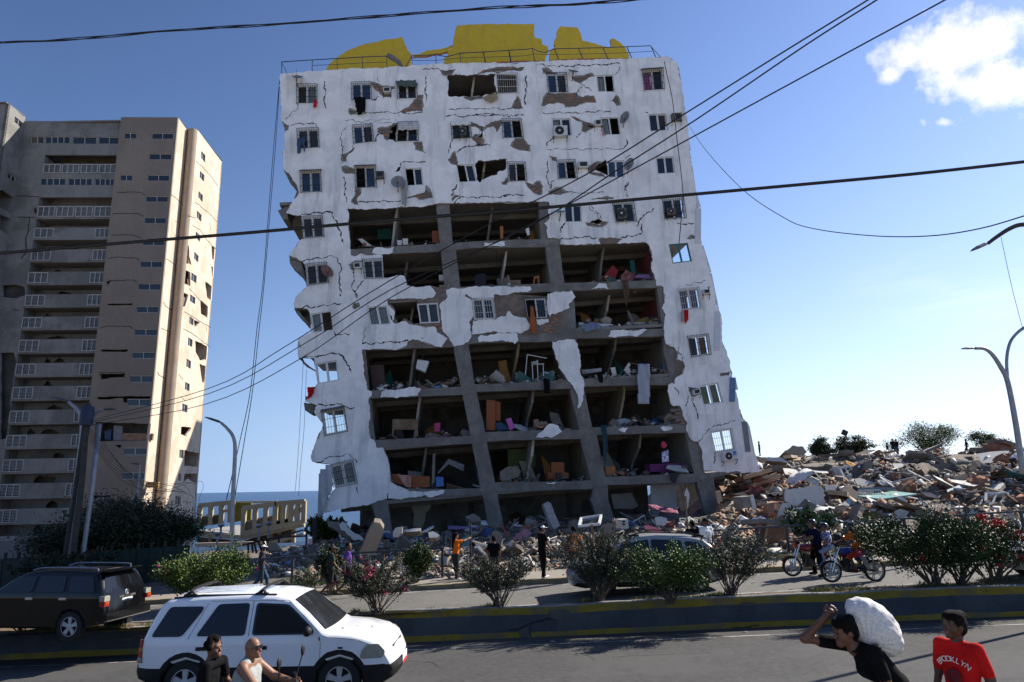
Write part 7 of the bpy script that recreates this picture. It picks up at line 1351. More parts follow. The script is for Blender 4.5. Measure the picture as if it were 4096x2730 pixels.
def suv(name,label,loc,yaw,out,wfn,arches,r,mats,split_z,wins,shieldq,rearq,pitch=0,cat='car',group=None,seams=(),handles=(),roll=0):
 """body shell from a side outline and a half-width rule; paint above split_z, plastic below and round the wheel arches"""
 root=thing(name,label,cat,loc,group);root.rotation_euler=(math.radians(roll),math.radians(pitch),math.radians(yaw))
 loop=[]
 n=len(out)
 for i in range(n):
  a,b=out[i],out[(i+1)%n];L=math.hypot(b[0]-a[0],b[1]-a[1]);k=max(1,int(L/.13))
  loop+=[(a[0]+(b[0]-a[0])*j/k,a[1]+(b[1]-a[1])*j/k)for j in range(k)]
 A=np.array(loop);m=len(A);tn=np.roll(A,-1,0)-np.roll(A,1,0);tn/=np.linalg.norm(tn,axis=1,keepdims=True)+1e-9;area=.5*np.sum(A[:,0]*np.roll(A[:,1],-1)-np.roll(A[:,0],-1)*A[:,1]);nrm=np.stack([-tn[:,1],tn[:,0]],1)*(1 if area>0 else-1)
 rings=[A+nrm*.055,A+nrm*.02,A];offs=[0,.018,.055]
 cx,cz=A.mean(0);mb=MB()
 inner=rings[0];vs=[Vector(p)for p in inner];es=[(i,(i+1)%m)for i in range(m)]
 gx,gz=np.meshgrid(np.arange(A[:,0].min()+.1,A[:,0].max(),.14),np.arange(A[:,1].min()+.1,A[:,1].max(),.11));gp=np.stack([gx.ravel(),gz.ravel()],1);ok=eo_inside(gp[:,0],gp[:,1],[[tuple(p)for p in A+nrm*.1]])
 arcs=[]
 for ac in arches:
  arcs.append([(ac[0]+ac[2]*math.cos(t),ac[1]+ac[2]*math.sin(t))for t in np.linspace(.02,math.pi-.02,14)])
 for p in gp[ok]:vs.append(Vector(p))
 for arc in arcs:
  k0=len(vs);vs+=[Vector(p)for p in arc];es+=[(k0+i,k0+i+1)for i in range(len(arc)-1)]
 k0=len(vs);vs+=[Vector((x,split_z))for x in np.arange(A[:,0].min()+.08,A[:,0].max()-.06,.2)];es+=[(k0+i,k0+i+1)for i in range(len(vs)-k0-1)]
 V,E,F,*_=delaunay_2d_cdt(vs,es,[],0,1e-4);Pn=np.array([(p.x,p.y)for p in V]);T=[f for f in F];Cc=np.array([Pn[list(f)].mean(0)for f in T]);good=eo_inside(Cc[:,0],Cc[:,1],[[tuple(p)for p in inner]])
 def mat_at(x,z):
  if z<split_z:return 1
  for ac in arches:
   if math.hypot(x-ac[0],z-ac[1])<ac[2]:return 1
  return 0
 for sg in(-1,1):
  k=len(mb.v);mb.v+=[(p[0],sg*wfn(p[0],p[1]),p[1])for p in Pn]
  for f,c,g in zip(T,Cc,good):
   if not g:continue
   a,b,d=f;cr=(Pn[b][0]-Pn[a][0])*(Pn[d][1]-Pn[a][1])-(Pn[b][1]-Pn[a][1])*(Pn[d][0]-Pn[a][0]);o=(a,b,d)if(cr>0)==(sg<0)else(a,d,b);mb.f.append(tuple(k+i for i in o));mb.m.append(mat_at(*c))
 cols=[]
 for sg in(-1,1):
  for R_,o in zip(rings,offs):cols.append([(p[0],sg*(wfn(p[0],p[1])-o),p[1])for p in R_])
 left=cols[0:3];right=cols[3:6][::-1];mids=[]
 for t in(-.6,-.3,0,.3,.6):mids.append([(p[0]+.05*(1-t*t)*(1 if p[0]>1.75 else-1 if p[0]<-1.8 else 0),t*wfn(p[0],p[1]),p[1]+(.035*(1-t*t)if p[1]>.95 else 0))for p in A])
 allc=left+mids+right;k=len(mb.v)
 for c in allc:mb.v+=c
 for j in range(len(allc)-1):
  for i in range(m):
   i2=(i+1)%m;q=(k+j*m+i,k+j*m+i2,k+(j+1)*m+i2,k+(j+1)*m+i);mb.f.append(q if area>0 else q[::-1]);mb.m.append(1 if(A[i,1]+A[i2,1])/2<split_z else 0)
 b=mb.build('body',mats,None,True);b.parent=root
 def side_plate(nm,poly,mat,off,par=root,sides=(-1,1),th=.012,amp=0):
  for sg in sides:
   me=plate_mesh(nm,[poly],0,th,lambda x,z,d:Vector((x,sg*(wfn(x,z)+off-d),z)),[mat]);o=bpy.data.objects.new(nm,me);COL.objects.link(o);o.parent=par
 for wpoly in wins:side_plate('side_window',round_poly(wpoly,.06),tint,.016)
 for q,nm,mt in((shieldq,'windscreen',shield),(rearq,'rear_window',tint)):
  if q is None:continue
  (x0,z0,y0),(x1,z1,y1)=q;d=Vector((z0-z1,0,x1-x0)).normalized();d=d if d.z>0 else-d;mb=MB();n_=8;k0=[]
  for j in range(n_+1):
   t=-1+2*j/n_;cv=.05*(1-t*t);s_=1 if x1>x0 else-1
   mb.v+=[tuple(Vector((x0+s_*cv*.5,t*y0,z0+.034*(1-t*t)))+d*.008),tuple(Vector((x1+s_*cv,t*y1,z1))+d*.008)]
  mb.f=[(2*j,2*j+1,2*j+3,2*j+2)for j in range(n_)];mb.m=[0]*n_;o=mb.build(nm,mt,None,'all');o.parent=root
 for s_ in seams:
  for sg in(-1,1):
   mb=MB()
   for a,c in zip(s_,s_[1:]):
    L=math.hypot(c[0]-a[0],c[1]-a[1]);nn=max(1,int(L/.15))
    for j in range(nn):
     p=[(a[0]+(c[0]-a[0])*t,a[1]+(c[1]-a[1])*t)for t in(j/nn,(j+1)/nn)];mb.bar(*[(x,sg*(wfn(x,z)+.0005),z)for x,z in p],.009,.004)
   o=mb.build('door_seam',plastic,None);o.parent=root
 for(x,z)in handles:
  for sg in(-1,1):
   mb=MB();mb.box((x,sg*(wfn(x,z)+.015),z),(.2,.03,.035));mb.box((x,sg*(wfn(x,z)+.002),z),(.24,.012,.06));o=mb.build('door_handle',mats[2],None);o.parent=root
 for(ax_,az,ar)in arches:
  for sg in(-1,1):wheel(root,(ax_,sg*(wfn(ax_,.5)-.12),r),r,.24,sg)
 return root,side_plate
def round_poly(poly,r,k=4):
 out=[];n=len(poly)
 for i in range(n):
  p,a,b=Vector(poly[i]),Vector(poly[i-1]),Vector(poly[(i+1)%n]);u=(a-p);v=(b-p);ru=min(r,u.length*.45);rv=min(r,v.length*.45);s,e=p+u.normalized()*ru,p+v.normalized()*rv
  for j in range(k+1):t=j/k;q=s*(1-t)**2+p*2*t*(1-t)+e*t*t;out.append((q.x,q.y))
 return out
def wsuv(W,hb,ht,belt,top,ends=2.2):
 def f(x,z):
  w=W if z<=belt else W+(ht-W)*((z-belt)/(top-belt))
  if z<.5:w-=(.5-z)*.12
  if abs(x)>ends-.4:w-=.15*((abs(x)-ends+.4)/.4)**2
  return w
 return f
ESC=[(-2.16,.40),(-2.22,.52),(-2.20,.66),(-2.16,.82),(-2.10,1.05),(-1.98,1.36),(-1.86,1.60),(-1.74,1.67),(-1.2,1.715),(-.4,1.725),(.1,1.705),(.40,1.645),(.70,1.42),(1.02,1.14),(1.10,1.095),(1.5,1.06),(1.85,.98),(2.05,.87),(2.13,.74),(2.20,.60),(2.24,.50),(2.18,.36),(2.0,.27),(1.70,.27),(1.68,.48),(1.52,.66),(1.31,.72),(1.10,.66),(.94,.48),(.92,.27),(-.90,.27),(-.92,.48),(-1.08,.66),(-1.30,.72),(-1.52,.66),(-1.68,.48),(-1.70,.30)]
wf=wsuv(.885,0,.66,1.05,1.70)
whitep2=paint('white_car_paint',(.80,.81,.82));
ya_=12.25
pf,pr=hit_y(1369,2719,ya_),hit_y(735,2726,ya_)
sc_y=ya_*2.62/(pf.x-pr.x);pf,pr=hit_y(1369,2719,sc_y),hit_y(735,2726,sc_y)
escl=((pf.x+pr.x)/2-.01,sc_y+.79,(pf.z+pr.z)/2-.36)
esc,sp=suv('white_suv','white boxy off-roader with black lower cladding driving past in front of the median',escl,math.degrees(math.atan2(0,1)),ESC,wf,[(1.31,.36,.49),(-1.30,.36,.49)],.36,[whitep2,plastic,plastic],.60,[[(-1.93,1.10),(-1.40,1.10),(-1.12,1.50),(-1.12,1.56),(-1.70,1.56)],[(-1.16,1.10),(-.32,1.10),(-.32,1.60),(-.86,1.59)],[(-.20,1.10),(.86,1.10),(.82,1.20),(.36,1.57),(-.20,1.60)]],((.43,1.63,.60),(1.03,1.155,.74)),((-1.90,1.56,.58),(-2.07,1.16,.72)),seams=[[(-.26,1.63),(-.26,.60)],[(-1.05,1.60),(-1.28,1.08),(-1.28,.80)],[(.93,1.14),(.98,.95),(.97,.60)],[(-1.0,1.635),(.35,1.63),(.93,1.14)],[(1.02,1.06),(1.6,1.0),(1.98,.86)]],handles=[(-.05,.90),(-1.02,.90)])
esc.scale=(.975,.975,.975)
def part(root,name,mb,mat,smooth=False):o=mb.build(name,mat,None,smooth);o.parent=root;return o
sp('headlight',round_poly([(1.66,.70),(2.04,.70),(2.08,.80),(1.96,.93),(1.78,.93),(1.68,.82)],.05),lampw,.012,th=.05);sp('indicator',[(1.28,.86),(1.36,.86),(1.36,.89),(1.28,.89)],plastic,.006)
sp('tail_light',[(-2.19,.68),(-2.07,.68),(-2.09,1.05),(-2.14,1.05)],lampr,.014,th=.04);sp('tail_light_band',[(-2.17,.86),(-2.08,.86),(-2.085,.92),(-2.15,.92)],lampo,.017);sp('tail_light_band',[(-2.185,.70),(-2.075,.70),(-2.075,.76),(-2.175,.76)],lampw,.017)
mb=MB();
for j in range(9):
 y=-.36+.09*j;mb.bar((2.13,y,.80),(2.18,y,.68),.02)
for z in(.68,.74,.80):mb.bar((2.15-.02*(z-.7)/.1,-.42,z),(2.15-.02*(z-.7)/.1,.42,z),.024)
mb.box((2.10,0,.74),(.05,.86,.14));part(esc,'radiator_grille',mb,plastic)
mb=MB();mb.box((2.275,0,.53),(.02,.46,.17));pl=part(esc,'number_plate',mb,M('plate_white',(.65,.66,.62),.5))
mb=MB();mb.box((2.288,0,.475),(.004,.46,.05));q_=mb.build('plate_band',M('plate_red',(.5,.03,.03),.5));q_.parent=pl
for sg in(-1,1):
 mb=MB();mb.lathe((2.02,sg*.70,.42),Vector((1,sg*.35,0)),[(.11,0),(.11,.06),(.08,.06),(.07,.01),(0,.01)],16);part(esc,'fog_lamp',mb,plastic,True)
 mb=MB();mb.ball((.78,sg*1.0,1.17),(.075,.10,.085),12,8);mb.bar((.80,sg*.86,1.12),(.79,sg*.95,1.13),.05);part(esc,'wing_mirror',mb,plastic,'all')
 mb=MB();L_=[(-1.70,sg*.60,1.69),(-1.2,sg*.60,1.725),(.1,sg*.59,1.715)];mb.tube(L_,.018,6);part(esc,'roof_rail',mb,plastic)
for x in(-1.42,-.16):
 pts=[(x-.03,-.60,1.72),(x,-.56,1.80),(x+.01,-.3,1.835),(x+.01,.3,1.835),(x,.56,1.80),(x-.03,.60,1.72)]
 mb=MB();mb.tube(smooth_path(pts,4),.026,6)
 for sg in(-1,1):mb.box((x,sg*.60,1.735),(.22,.06,.03));mb.bar((x-.09,sg*.60,1.73),(x,sg*.56,1.81),.03);mb.bar((x+.08,sg*.60,1.73),(x,sg*.56,1.81),.03)
 part(esc,'roof_bar',mb,plastic)
for y in(-.36,-.18,0,.18,.36):
 mb=MB();mb.bar((-1.65,y,1.715+.03*(1-(y/.6)**2)),(-.5,y,1.753+.03*(1-(y/.6)**2)),.02,.012);part(esc,'roof_rib',mb,whitep2)
for a,b in(((1.02,-.18,1.175),(.88,-.62,1.27)),((1.03,.42,1.17),(.9,.0,1.265))):mb=MB();mb.bar(a,b,.025);part(esc,'wiper',mb,plastic)
for x,y in((1.25,-.45),(1.45,-.2),(1.7,-.1)):mb=MB();mb.ball((x,y,1.112-(x-1.25)*.09),(.02,.02,.008),6,4);part(esc,'washer_nozzle',mb,plastic)
mb=MB();mb.tube([(.95,-.89,1.06),(.97,-.905,1.0)],.012,5);part(esc,'aerial_stub',mb,plastic)
sp('cabin_shade_plate',round_poly([(-.16,1.13),(.80,1.13),(.78,1.2),(.34,1.54),(-.16,1.57)],.05),M('cabin_dark',(.006,.006,.007),.8),.019,sides=(-1,),th=.004)  # near-black plate over the window, stands for the unlit cabin
RUN=[(-2.30,.46),(-2.36,.58),(-2.34,.76),(-2.28,1.05),(-2.24,1.22),(-2.02,1.66),(-1.9,1.76),(-1.2,1.80),(-.2,1.80),(.35,1.74),(.75,1.52),(1.20,1.20),(1.35,1.17),(2.0,1.10),(2.3,.95),(2.42,.7),(2.42,.48),(2.2,.32),(1.88,.32),(1.84,.55),(1.66,.75),(1.45,.80),(1.22,.75),(1.05,.55),(1.02,.32),(-.95,.32),(-1.0,.55),(-1.15,.75),(-1.38,.80),(-1.6,.75),(-1.78,.55),(-1.82,.36)]
wr_=wsuv(.92,0,.70,1.2,1.78,2.35)
blackp=paint('black_car_paint',(.004,.004,.005),.1,.0)
bl=hit_g(420,2470,far_z)
runp=(-10.1,20.3,0)
run,sp2=suv('black_suv','black off-roader with roof rails seen from behind on the far road',(-13.2,20.55,far_z(-13.2)+.02),170,RUN,wr_,[(1.45,.40,.45),(-1.38,.40,.45)],.40,[blackp,blackp,chrome],.5,[[(-2.05,1.27),(-1.25,1.27),(-1.15,1.66),(-1.86,1.66)],[(-1.1,1.27),(-.2,1.27),(-.2,1.68),(-1.02,1.67)],[(-.1,1.27),(1.02,1.27),(.5,1.62),(-.1,1.68)]],((.40,1.73,.64),(1.2,1.22,.78)),((-2.055,1.64,.60),(-2.235,1.24,.74)),handles=[(-.05,1.1),(-1.1,1.1)],seams=[[(-.15,1.2),(-.15,.5)],[(-1.2,1.2),(-1.1,.6)]])
mb=MB();mb.box((-2.1,0,1.785),(.34,1.25,.04));mb.box((-2.2,0,1.765),(.1,1.2,.03));part(run,'tail_spoiler',mb,blackp)
for sg in(-1,1):
 mb=MB();mb.tube(smooth_path([(-1.85,sg*.62,1.79),(-1.7,sg*.62,1.86),(-.2,sg*.62,1.87),(.2,sg*.62,1.80)],4),.022,6);part(run,'roof_rail',mb,M('rail_silver',(.25,.28,.35),.3,metal=.6))
 mb=MB();mb.box((-2.29,sg*.80,1.10),(.16,.20,.13));part(run,'tail_light_clear',mb,lampw);mb=MB();mb.box((-2.31,sg*.82,.97),(.16,.17,.13));part(run,'tail_light',mb,lampr)
 for k in range(4):mb=MB();mb.box((-2.395,sg*(.77+.03*k),.99),(.012,.016,.05));part(run,'tail_light_lens',mb,lampo)
mb=MB();mb.box((-2.36,0,.62),(.16,1.7,.18));part(run,'rear_bumper',mb,blackp);mb=MB();mb.box((-2.42,0,.53),(.12,1.66,.02));part(run,'bumper_strip',mb,chrome)
mb=MB();mb.box((-2.325,0,1.08),(.03,.62,.05));part(run,'tailgate_trim',mb,chrome);mb=MB();mb.lathe((-2.30,0,1.17),(-1,0,.2),[(.075,0),(.075,.015),(.055,.02),(.05,.0)],16);mb.lathe((-2.30,0,1.175),(-1,0,.2),[(.03,.0),(.03,.02),(0,.02)],12);part(run,'badge',mb,chrome)
mb=MB();mb.box((-2.335,0,.93),(.02,.40,.20));pl2=part(run,'number_plate',mb,M('plate_pale',(.6,.63,.6),.5));mb=MB();mb.box((-2.348,0,.86),(.004,.40,.05));o=mb.build('plate_band',M('plate_red',(.5,.03,.03),.5));o.parent=pl2
mb=MB();mb.box((-2.42,0,.42),(.1,.18,.12));part(run,'tow_hitch',mb,plastic)
def plate_text(txt,root,par,loc,size,mat):
 c=bpy.data.curves.new('lettering','FONT');c.body=txt;c.size=size;c.extrude=.001;c.align_x='CENTER';tmp=bpy.data.objects.new('t',c);COL.objects.link(tmp);me=bpy.data.meshes.new_from_object(tmp.evaluated_get(bpy.context.evaluated_depsgraph_get()));bpy.data.objects.remove(tmp);me.materials.append(mat)
 o=bpy.data.objects.new('lettering',me);COL.objects.link(o);o.parent=par;o.matrix_local=Matrix.Translation(loc)@Matrix.Rotation(math.radians(-90),4,'Z')@Matrix.Rotation(math.radians(90),4,'X')
plate_text('AA029RM',run,pl2,(-2.35,0,.91),.085,M('plate_blue',(.02,.05,.25),.6));plate_text('4RUNNER',run,run,(-2.345,0,1.065),.06,plastic)
SIL=[(-2.28,.42),(-2.32,.6),(-2.26,.85),(-2.18,1.02),(-1.95,1.32),(-1.65,1.56),(-1.2,1.64),(-.3,1.69),(.3,1.66),(.75,1.50),(1.25,1.15),(1.4,1.05),(1.95,.93),(2.2,.78),(2.32,.55),(2.26,.3),(1.9,.24),(1.74,.26),(1.70,.5),(1.55,.66),(1.36,.71),(1.15,.66),(1.0,.5),(.97,.25),(-.95,.25),(-1.0,.5),(-1.15,.66),(-1.36,.71),(-1.55,.66),(-1.7,.5),(-1.74,.3)]
wl_=wsuv(.90,0,.64,1.0,1.66,2.28);silp=paint('silver_car_paint',(.30,.31,.30),.3)
cS=hit_g(2590,2385,far_z)
sil,sp3=suv('silver_suv','silver estate-like car with black roof rails heading left behind the flowering bushes',(cS.x+.12,cS.y+1.0,far_z(cS.x)-.02),180+2,SIL,wl_,[(1.36,.36,.42),(-1.36,.36,.42)],.36,[silp,plastic,silp],.40,[[(-1.85,1.05),(-1.15,1.05),(-1.1,1.50),(-1.5,1.46)],[(-1.05,1.05),(-.1,1.05),(-.1,1.57),(-1.0,1.52)],[(-.02,1.05),(1.15,1.06),(.62,1.46),(-.02,1.57)]],((.40,1.64,.58),(1.28,1.13,.74)),((-1.66,1.55,.55),(-2.12,1.08,.70)),handles=[(.1,.88),(-.95,.9)],seams=[[(-.06,1.0),(-.06,.4)],[(-1.15,1.0),(-1.0,.5)]])
for sg in(-1,1):
 mb=MB();mb.tube(smooth_path([(-1.75,sg*.56,1.56),(-1.5,sg*.57,1.68),(-.2,sg*.58,1.76),(.3,sg*.57,1.73),(.7,sg*.56,1.58)],4),[.02]*17,6);mb.box((-1.55,sg*.57,1.62),(.35,.05,.05));mb.box((.4,sg*.57,1.68),(.35,.05,.05));part(sil,'roof_rail',mb,plastic)
 mb=MB();mb.ball((1.0,sg*1.0,1.1),(.07,.1,.08),10,6);part(sil,'wing_mirror',mb,silp,'all');mb=MB();mb.box((2.1,sg*.62,.78),(.2,.3,.13));part(sil,'headlight',mb,lampw)
cE=hit_g(4150,2330,far_z)
edge,sp4=suv('pale_car','pale car nose half hidden by the bougainvillea at the right edge',(cE.x+2.05,cE.y+.55,far_z(cE.x)),178,SIL,wl_,[(1.36,.36,.42),(-1.36,.36,.42)],.36,[paint('pale_car_paint',(.55,.57,.6)),plastic,plastic],.40,[[(-.02,1.05),(1.15,1.06),(.62,1.46),(-.02,1.57)]],((.40,1.64,.58),(1.28,1.13,.74)),None)
# ================================================================ motorcycles
def motorbike(name,label,loc,yaw,tank,fender,topbox=None,redlamp=None,lean=0,rack=True,tankstripe=None):
 root=thing(name,label,'motorcycle',loc);root.rotation_euler=(math.radians(lean),0,math.radians(yaw));r=.31;fx,rx=.64,-.64
 for x,nm in((fx,'front_wheel'),(rx,'rear_wheel')):
  mb=MB();mb.lathe((x,0,r),(0,1,0),[(r-.055,-.045),(r-.01,-.05),(r,-.02),(r,.02),(r-.01,.05),(r-.055,.045)],28,0,False);t=part(root,nm,mb,rubber,True)
  mb=MB();mb.lathe((x,0,r),(0,1,0),[(r-.05,-.03),(r-.075,-.03),(r-.075,.03),(r-.05,.03)],28,0,False)
  for i in range(5):
   a=2*math.pi*i/5
   for da in(-.16,.16):mb.bar((x+math.cos(a)*.05,0,r+math.sin(a)*.05),(x+math.cos(a+da)*(r-.07),0,r+math.sin(a+da)*(r-.07)),.022)
  mb.lathe((x,0,r),(0,1,0),[(.06,-.05),(.06,.05)],14);mb.lathe((x,.05,r),(0,1,0),[(.11,0),(.11,.006)],18);o=mb.build('rim',alloy,None);o.parent=t
  mb=MB();n=12
  for i in range(n+1):
   a=math.radians(25 if x>0 else-10)+math.radians(135 if x>0 else 150)*i/n;q=Vector((math.cos(a),0,math.sin(a)))*(r+.035)
   mb.v+=[(x+q.x,-.06,r+q.z),(x+q.x*1.04,0,r+q.z*1.04),(x+q.x,.06,r+q.z)]
  mb.f=[(3*i+k,3*i+k+1,3*i+k+4,3*i+k+3)for i in range(n)for k in(0,1)];mb.m=[0]*len(mb.f);part(root,'mudguard',mb,fender,'all')
 mb=MB()
 for sg in(-1,1):mb.tube([(fx,sg*.07,r),(.36,sg*.08,.98)],.022,8)
 part(root,'fork',mb,chrome,True)
 mb=MB();mb.tube(smooth_path([(.28,-.36,1.10),(.34,-.22,1.10),(.40,-.06,1.0),(.40,.06,1.0),(.34,.22,1.10),(.28,.36,1.10)],3),.013,6);part(root,'handlebar',mb,plastic)
 for sg in(-1,1):
  mb=MB();mb.tube([(.27,sg*.36,1.10),(.24,sg*.38,1.10)],.02,8);mb.tube([(.33,sg*.26,1.11),(.36,sg*.34,1.34)],.008,5);o=part(root,'mirror_stem',mb,plastic);mb=MB();mb.ball((.36,sg*.35,1.38),(.02,.05,.07),10,6);o2=mb.build('mirror',plastic,None,'all');o2.parent=o
 mb=MB();mb.lathe((.50,0,.93),(1,0,-.1),[(.03,-.1),(.085,-.06),(.095,0),(.085,.02),(0,.025)],14);part(root,'headlamp',mb,[lampw,plastic][0]if not redlamp else redlamp,True)
 mb=MB();mb.box((.40,0,1.02),(.08,.2,.06));mb.lathe((.42,.05,1.04),(-.5,0,1),[(.04,0),(.04,.04)],10);mb.lathe((.42,-.05,1.04),(-.5,0,1),[(.04,0),(.04,.04)],10);part(root,'gauges',mb,plastic)
 mb=MB();mb.ball((.12,0,.86),(.27,.13,.12),14,8);part(root,'fuel_tank',mb,tank,'all')
 if tankstripe:mb=MB();mb.ball((.12,0,.845),(.19,.137,.04),14,8);part(root,'tank_stripe',mb,tankstripe,'all')
 mb=MB();mb.box((-.38,0,.83),(.72,.24,.08),Matrix.Rotation(.06,3,'Y'));mb.box((-.38,0,.80),(.70,.26,.04));part(root,'saddle',mb,M('saddle_vinyl',(.02,.02,.02),.5))
 mb=MB();mb.box((.12,0,.42),(.26,.26,.2));mb.box((.16,0,.58),(.16,.2,.2),Matrix.Rotation(-.3,3,'Y'));
 for k in range(5):mb.box((.17+.01*k,0,.52+.04*k),(.21,.25,.012),Matrix.Rotation(-.3,3,'Y'))
 mb.lathe((.08,-.14,.40),(0,-1,0),[(.11,0),(.10,.05),(0,.06)],16);mb.lathe((.08,.14,.40),(0,1,0),[(.11,0),(.10,.05),(0,.06)],16);part(root,'engine',mb,M('engine_grey',(.07,.07,.07),.4,.2,8,metal=.5))
 mb=MB();mb.tube([(.36,0,.9),(.3,0,.55),(.22,0,.30),(-.1,0,.27),(-.3,0,.36)],.02,6);mb.tube([(.34,0,.88),(-.1,0,.78),(-.78,0,.76)],.022,6)
 for sg in(-1,1):mb.tube([(-.25,sg*.1,.35),(rx,sg*.1,r)],.02,6);mb.tube([(-.2,sg*.09,.42),(-.55,sg*.11,.78)],.014,6)
 part(root,'frame_tubes',mb,plastic)
 mb=MB()
 for sg in(-1,1):mb.tube([(rx,sg*.12,r),(-.52,sg*.12,.76)],.026,8)
 part(root,'shock_absorber',mb,chrome,True);mb=MB();mb.tube([(.2,-.12,.5),(.26,-.14,.32),(.0,-.15,.26),(-.3,-.16,.28),(-.85,-.17,.40)],[.02,.02,.022,.04,.042],8);part(root,'exhaust',mb,chrome,True)
 mb=MB();mb.box((-.30,0,.66),(.3,.26,.12));part(root,'side_cover',mb,tank);mb=MB();mb.box((-.88,0,.76),(.08,.14,.08));part(root,'tail_lamp',mb,lampr)
 if rack:
  mb=MB()
  for sg in(-1,1):mb.tube(smooth_path([(-.45,sg*.13,.80),(-.6,sg*.14,.90),(-1.0,sg*.12,.92)],3),.012,6)
  for x in(-.7,-.85,-1.0):mb.bar((x,-.12,.92),(x,.12,.92),.016)
  part(root,'luggage_rack',mb,chrome)
 if topbox:mb=MB();mb.ball((-.95,0,1.12),(.24,.22,.17),14,10);mb.box((-.95,0,1.0),(.4,.36,.1));part(root,'top_box',mb,topbox[0],True);mb=MB();mb.ball((-.97,0,1.15),(.22,.225,.09),14,8);part(root,'box_reflector',mb,topbox[1],'all')
 return root
SIT=dict(pel=(0,0,.86),chest=(0,.10,1.22),neck=(0,.12,1.40),head=(0,.16,1.54),sL=(-.185,.12,1.34),sR=(.185,.12,1.34),hL=(-.1,.02,.84),hR=(.1,.02,.84),kL=(-.2,.42,.72),kR=(.2,.42,.72),aL=(-.19,.26,.36),aR=(.19,.26,.36),tL=(-.19,.42,.31),tR=(.19,.42,.31),eL=(-.27,.34,1.14),wL=(-.27,.60,1.08),eR=(.27,.34,1.14),wR=(.27,.60,1.08))
redm=paint('red_bike_paint',(.22,.012,.012));bluem=paint('blue_bike_paint',(.02,.05,.22));blackm=paint('black_bike_paint',(.012,.012,.014))
rd=lambda x,y=0:far_z(x)
def bikepos(u,v):
 p=hit_g(u,v,far_z);return p
pF=bikepos(3172,2311);yb=183
cb=Vector((pF.x,pF.y,0))+Vector((.64,.02,0));lb=(cb.x,cb.y,far_z(cb.x)+.005)
motorbike('motorcycle','red motorcycle with a red lamp and a black top box waiting on the far road',lb,yb,redm,redm,(plastic,redm),lampr,tankstripe=M('tank_silver',(.4,.4,.4),.3,metal=.5))
def rider(label,lb,off,yaw,*a,**k):return person(label,(lb[0]+off,lb[1],lb[2]),yaw,*a,**k)
helm=M('helmet_black',(.012,.012,.013),.18,.1,5,coat=.6)
person('helmeted person in navy with feet on the ground astride the red motorcycle',(lb[0]+.22,lb[1],lb[2]),92,navy,black_c,'tan',dict(pel=(0,0,.90),chest=(0,.03,1.26),neck=(0,.05,1.43),head=(0,.09,1.57),sL=(-.19,.05,1.38),sR=(.19,.05,1.38),hL=(-.1,0,.87),hR=(.1,0,.87),kL=(-.24,.08,.48),kR=(.24,.08,.48),aL=(-.30,0,.09),aR=(.30,0,.09),eL=(-.26,.28,1.16),wL=(-.24,.54,1.12),eR=(.26,.28,1.16),wR=(.24,.54,1.12)),hgt=1.74,helmet=helm,turn=8,fat=.02,build=1.08)
person('helmeted passenger in a blue and white patterned top and light jeans on the red motorcycle',(lb[0]+.60,lb[1],lb[2]+.06),92,blue_print,jeanl,'tan',{**SIT,'chest':(0,.04,1.2),'neck':(0,.06,1.36),'head':(0,.10,1.49),'sL':(-.165,.05,1.31),'sR':(.165,.05,1.31),'eL':(-.2,.14,1.06),'wL':(-.18,.30,.90),'eR':(.2,.14,1.06),'wR':(.18,.30,.90)},hgt=1.64,helmet=helm,turn=6,build=.94,shoes=trainer)
pF=bikepos(3326,2336);cb2=Vector((pF.x+.66,pF.y,0));lb2=(cb2.x,cb2.y,far_z(cb2.x)+.005)
motorbike('motorcycle','blue motorcycle half hidden by the bougainvillea on the far road',lb2,181,bluem,bluem)
person('rider in orange and shorts on the blue motorcycle behind the bougainvillea',(lb2[0]+.26,lb2[1],lb2[2]+.03),91,orange_c,cm('red_shorts',(.45,.05,.02)),'brown',SIT,hgt=1.70,helmet=helm,shorts=True,shoes=cm('maroon_shoe',(.07,.025,.025)))
person('passenger in pale trousers on the blue motorcycle behind the bougainvillea',(lb2[0]+.62,lb2[1],lb2[2]+.06),91,green_c,lgrey,'brown',{**SIT,'eL':(-.2,.18,1.08),'wL':(-.18,.38,.98),'eR':(.2,.18,1.08),'wR':(.18,.38,.98)},hgt=1.66,helmet=helm)
yN=9.1
tn=hit_y(962,2553,yN);lbn=(tn.x+.02,yN,tn.z-1.60)
motorbike('motorcycle','black motorcycle with two riders passing nearest in front of the white off-roader',(lbn[0]+.28,lbn[1],lbn[2]),-6,blackm,blackm)
bald,Jn,Sn=person('bald person with glasses and a grey sleeveless top steering the nearest motorcycle',(lbn[0],lbn[1],lbn[2]+.0),-96,lgrey,dgrey,'tan',{**SIT,'neck':(0,.10,1.40),'head':(0,.15,1.535)},h=.0085,hgt=1.68,hair='none',tank=True,sleeve=0,detail=True,fat=.05,build=1.1,gr=(.9,.9),turn=6,nod=4)
mb=MB();hc_=Vector(Jn['head'])*Sn
for sg in(-1,1):
 c_=hc_+Vector((sg*.036,.100,.018));mb.lathe(c_,(sg*.25,1,0),[(.026,0),(.03,.0),(.03,.004),(.026,.004)],14);mb.bar(c_+Vector((sg*.028,0,.005)),hc_+Vector((sg*.092,-.02,.01)),.005)
mb.bar(hc_+Vector((-.01,.105,.02)),hc_+Vector((.01,.105,.02)),.005);o=mb.build('glasses',plastic,None);o.parent=bald
tp_=hit_y(838,2533,yN+.12)
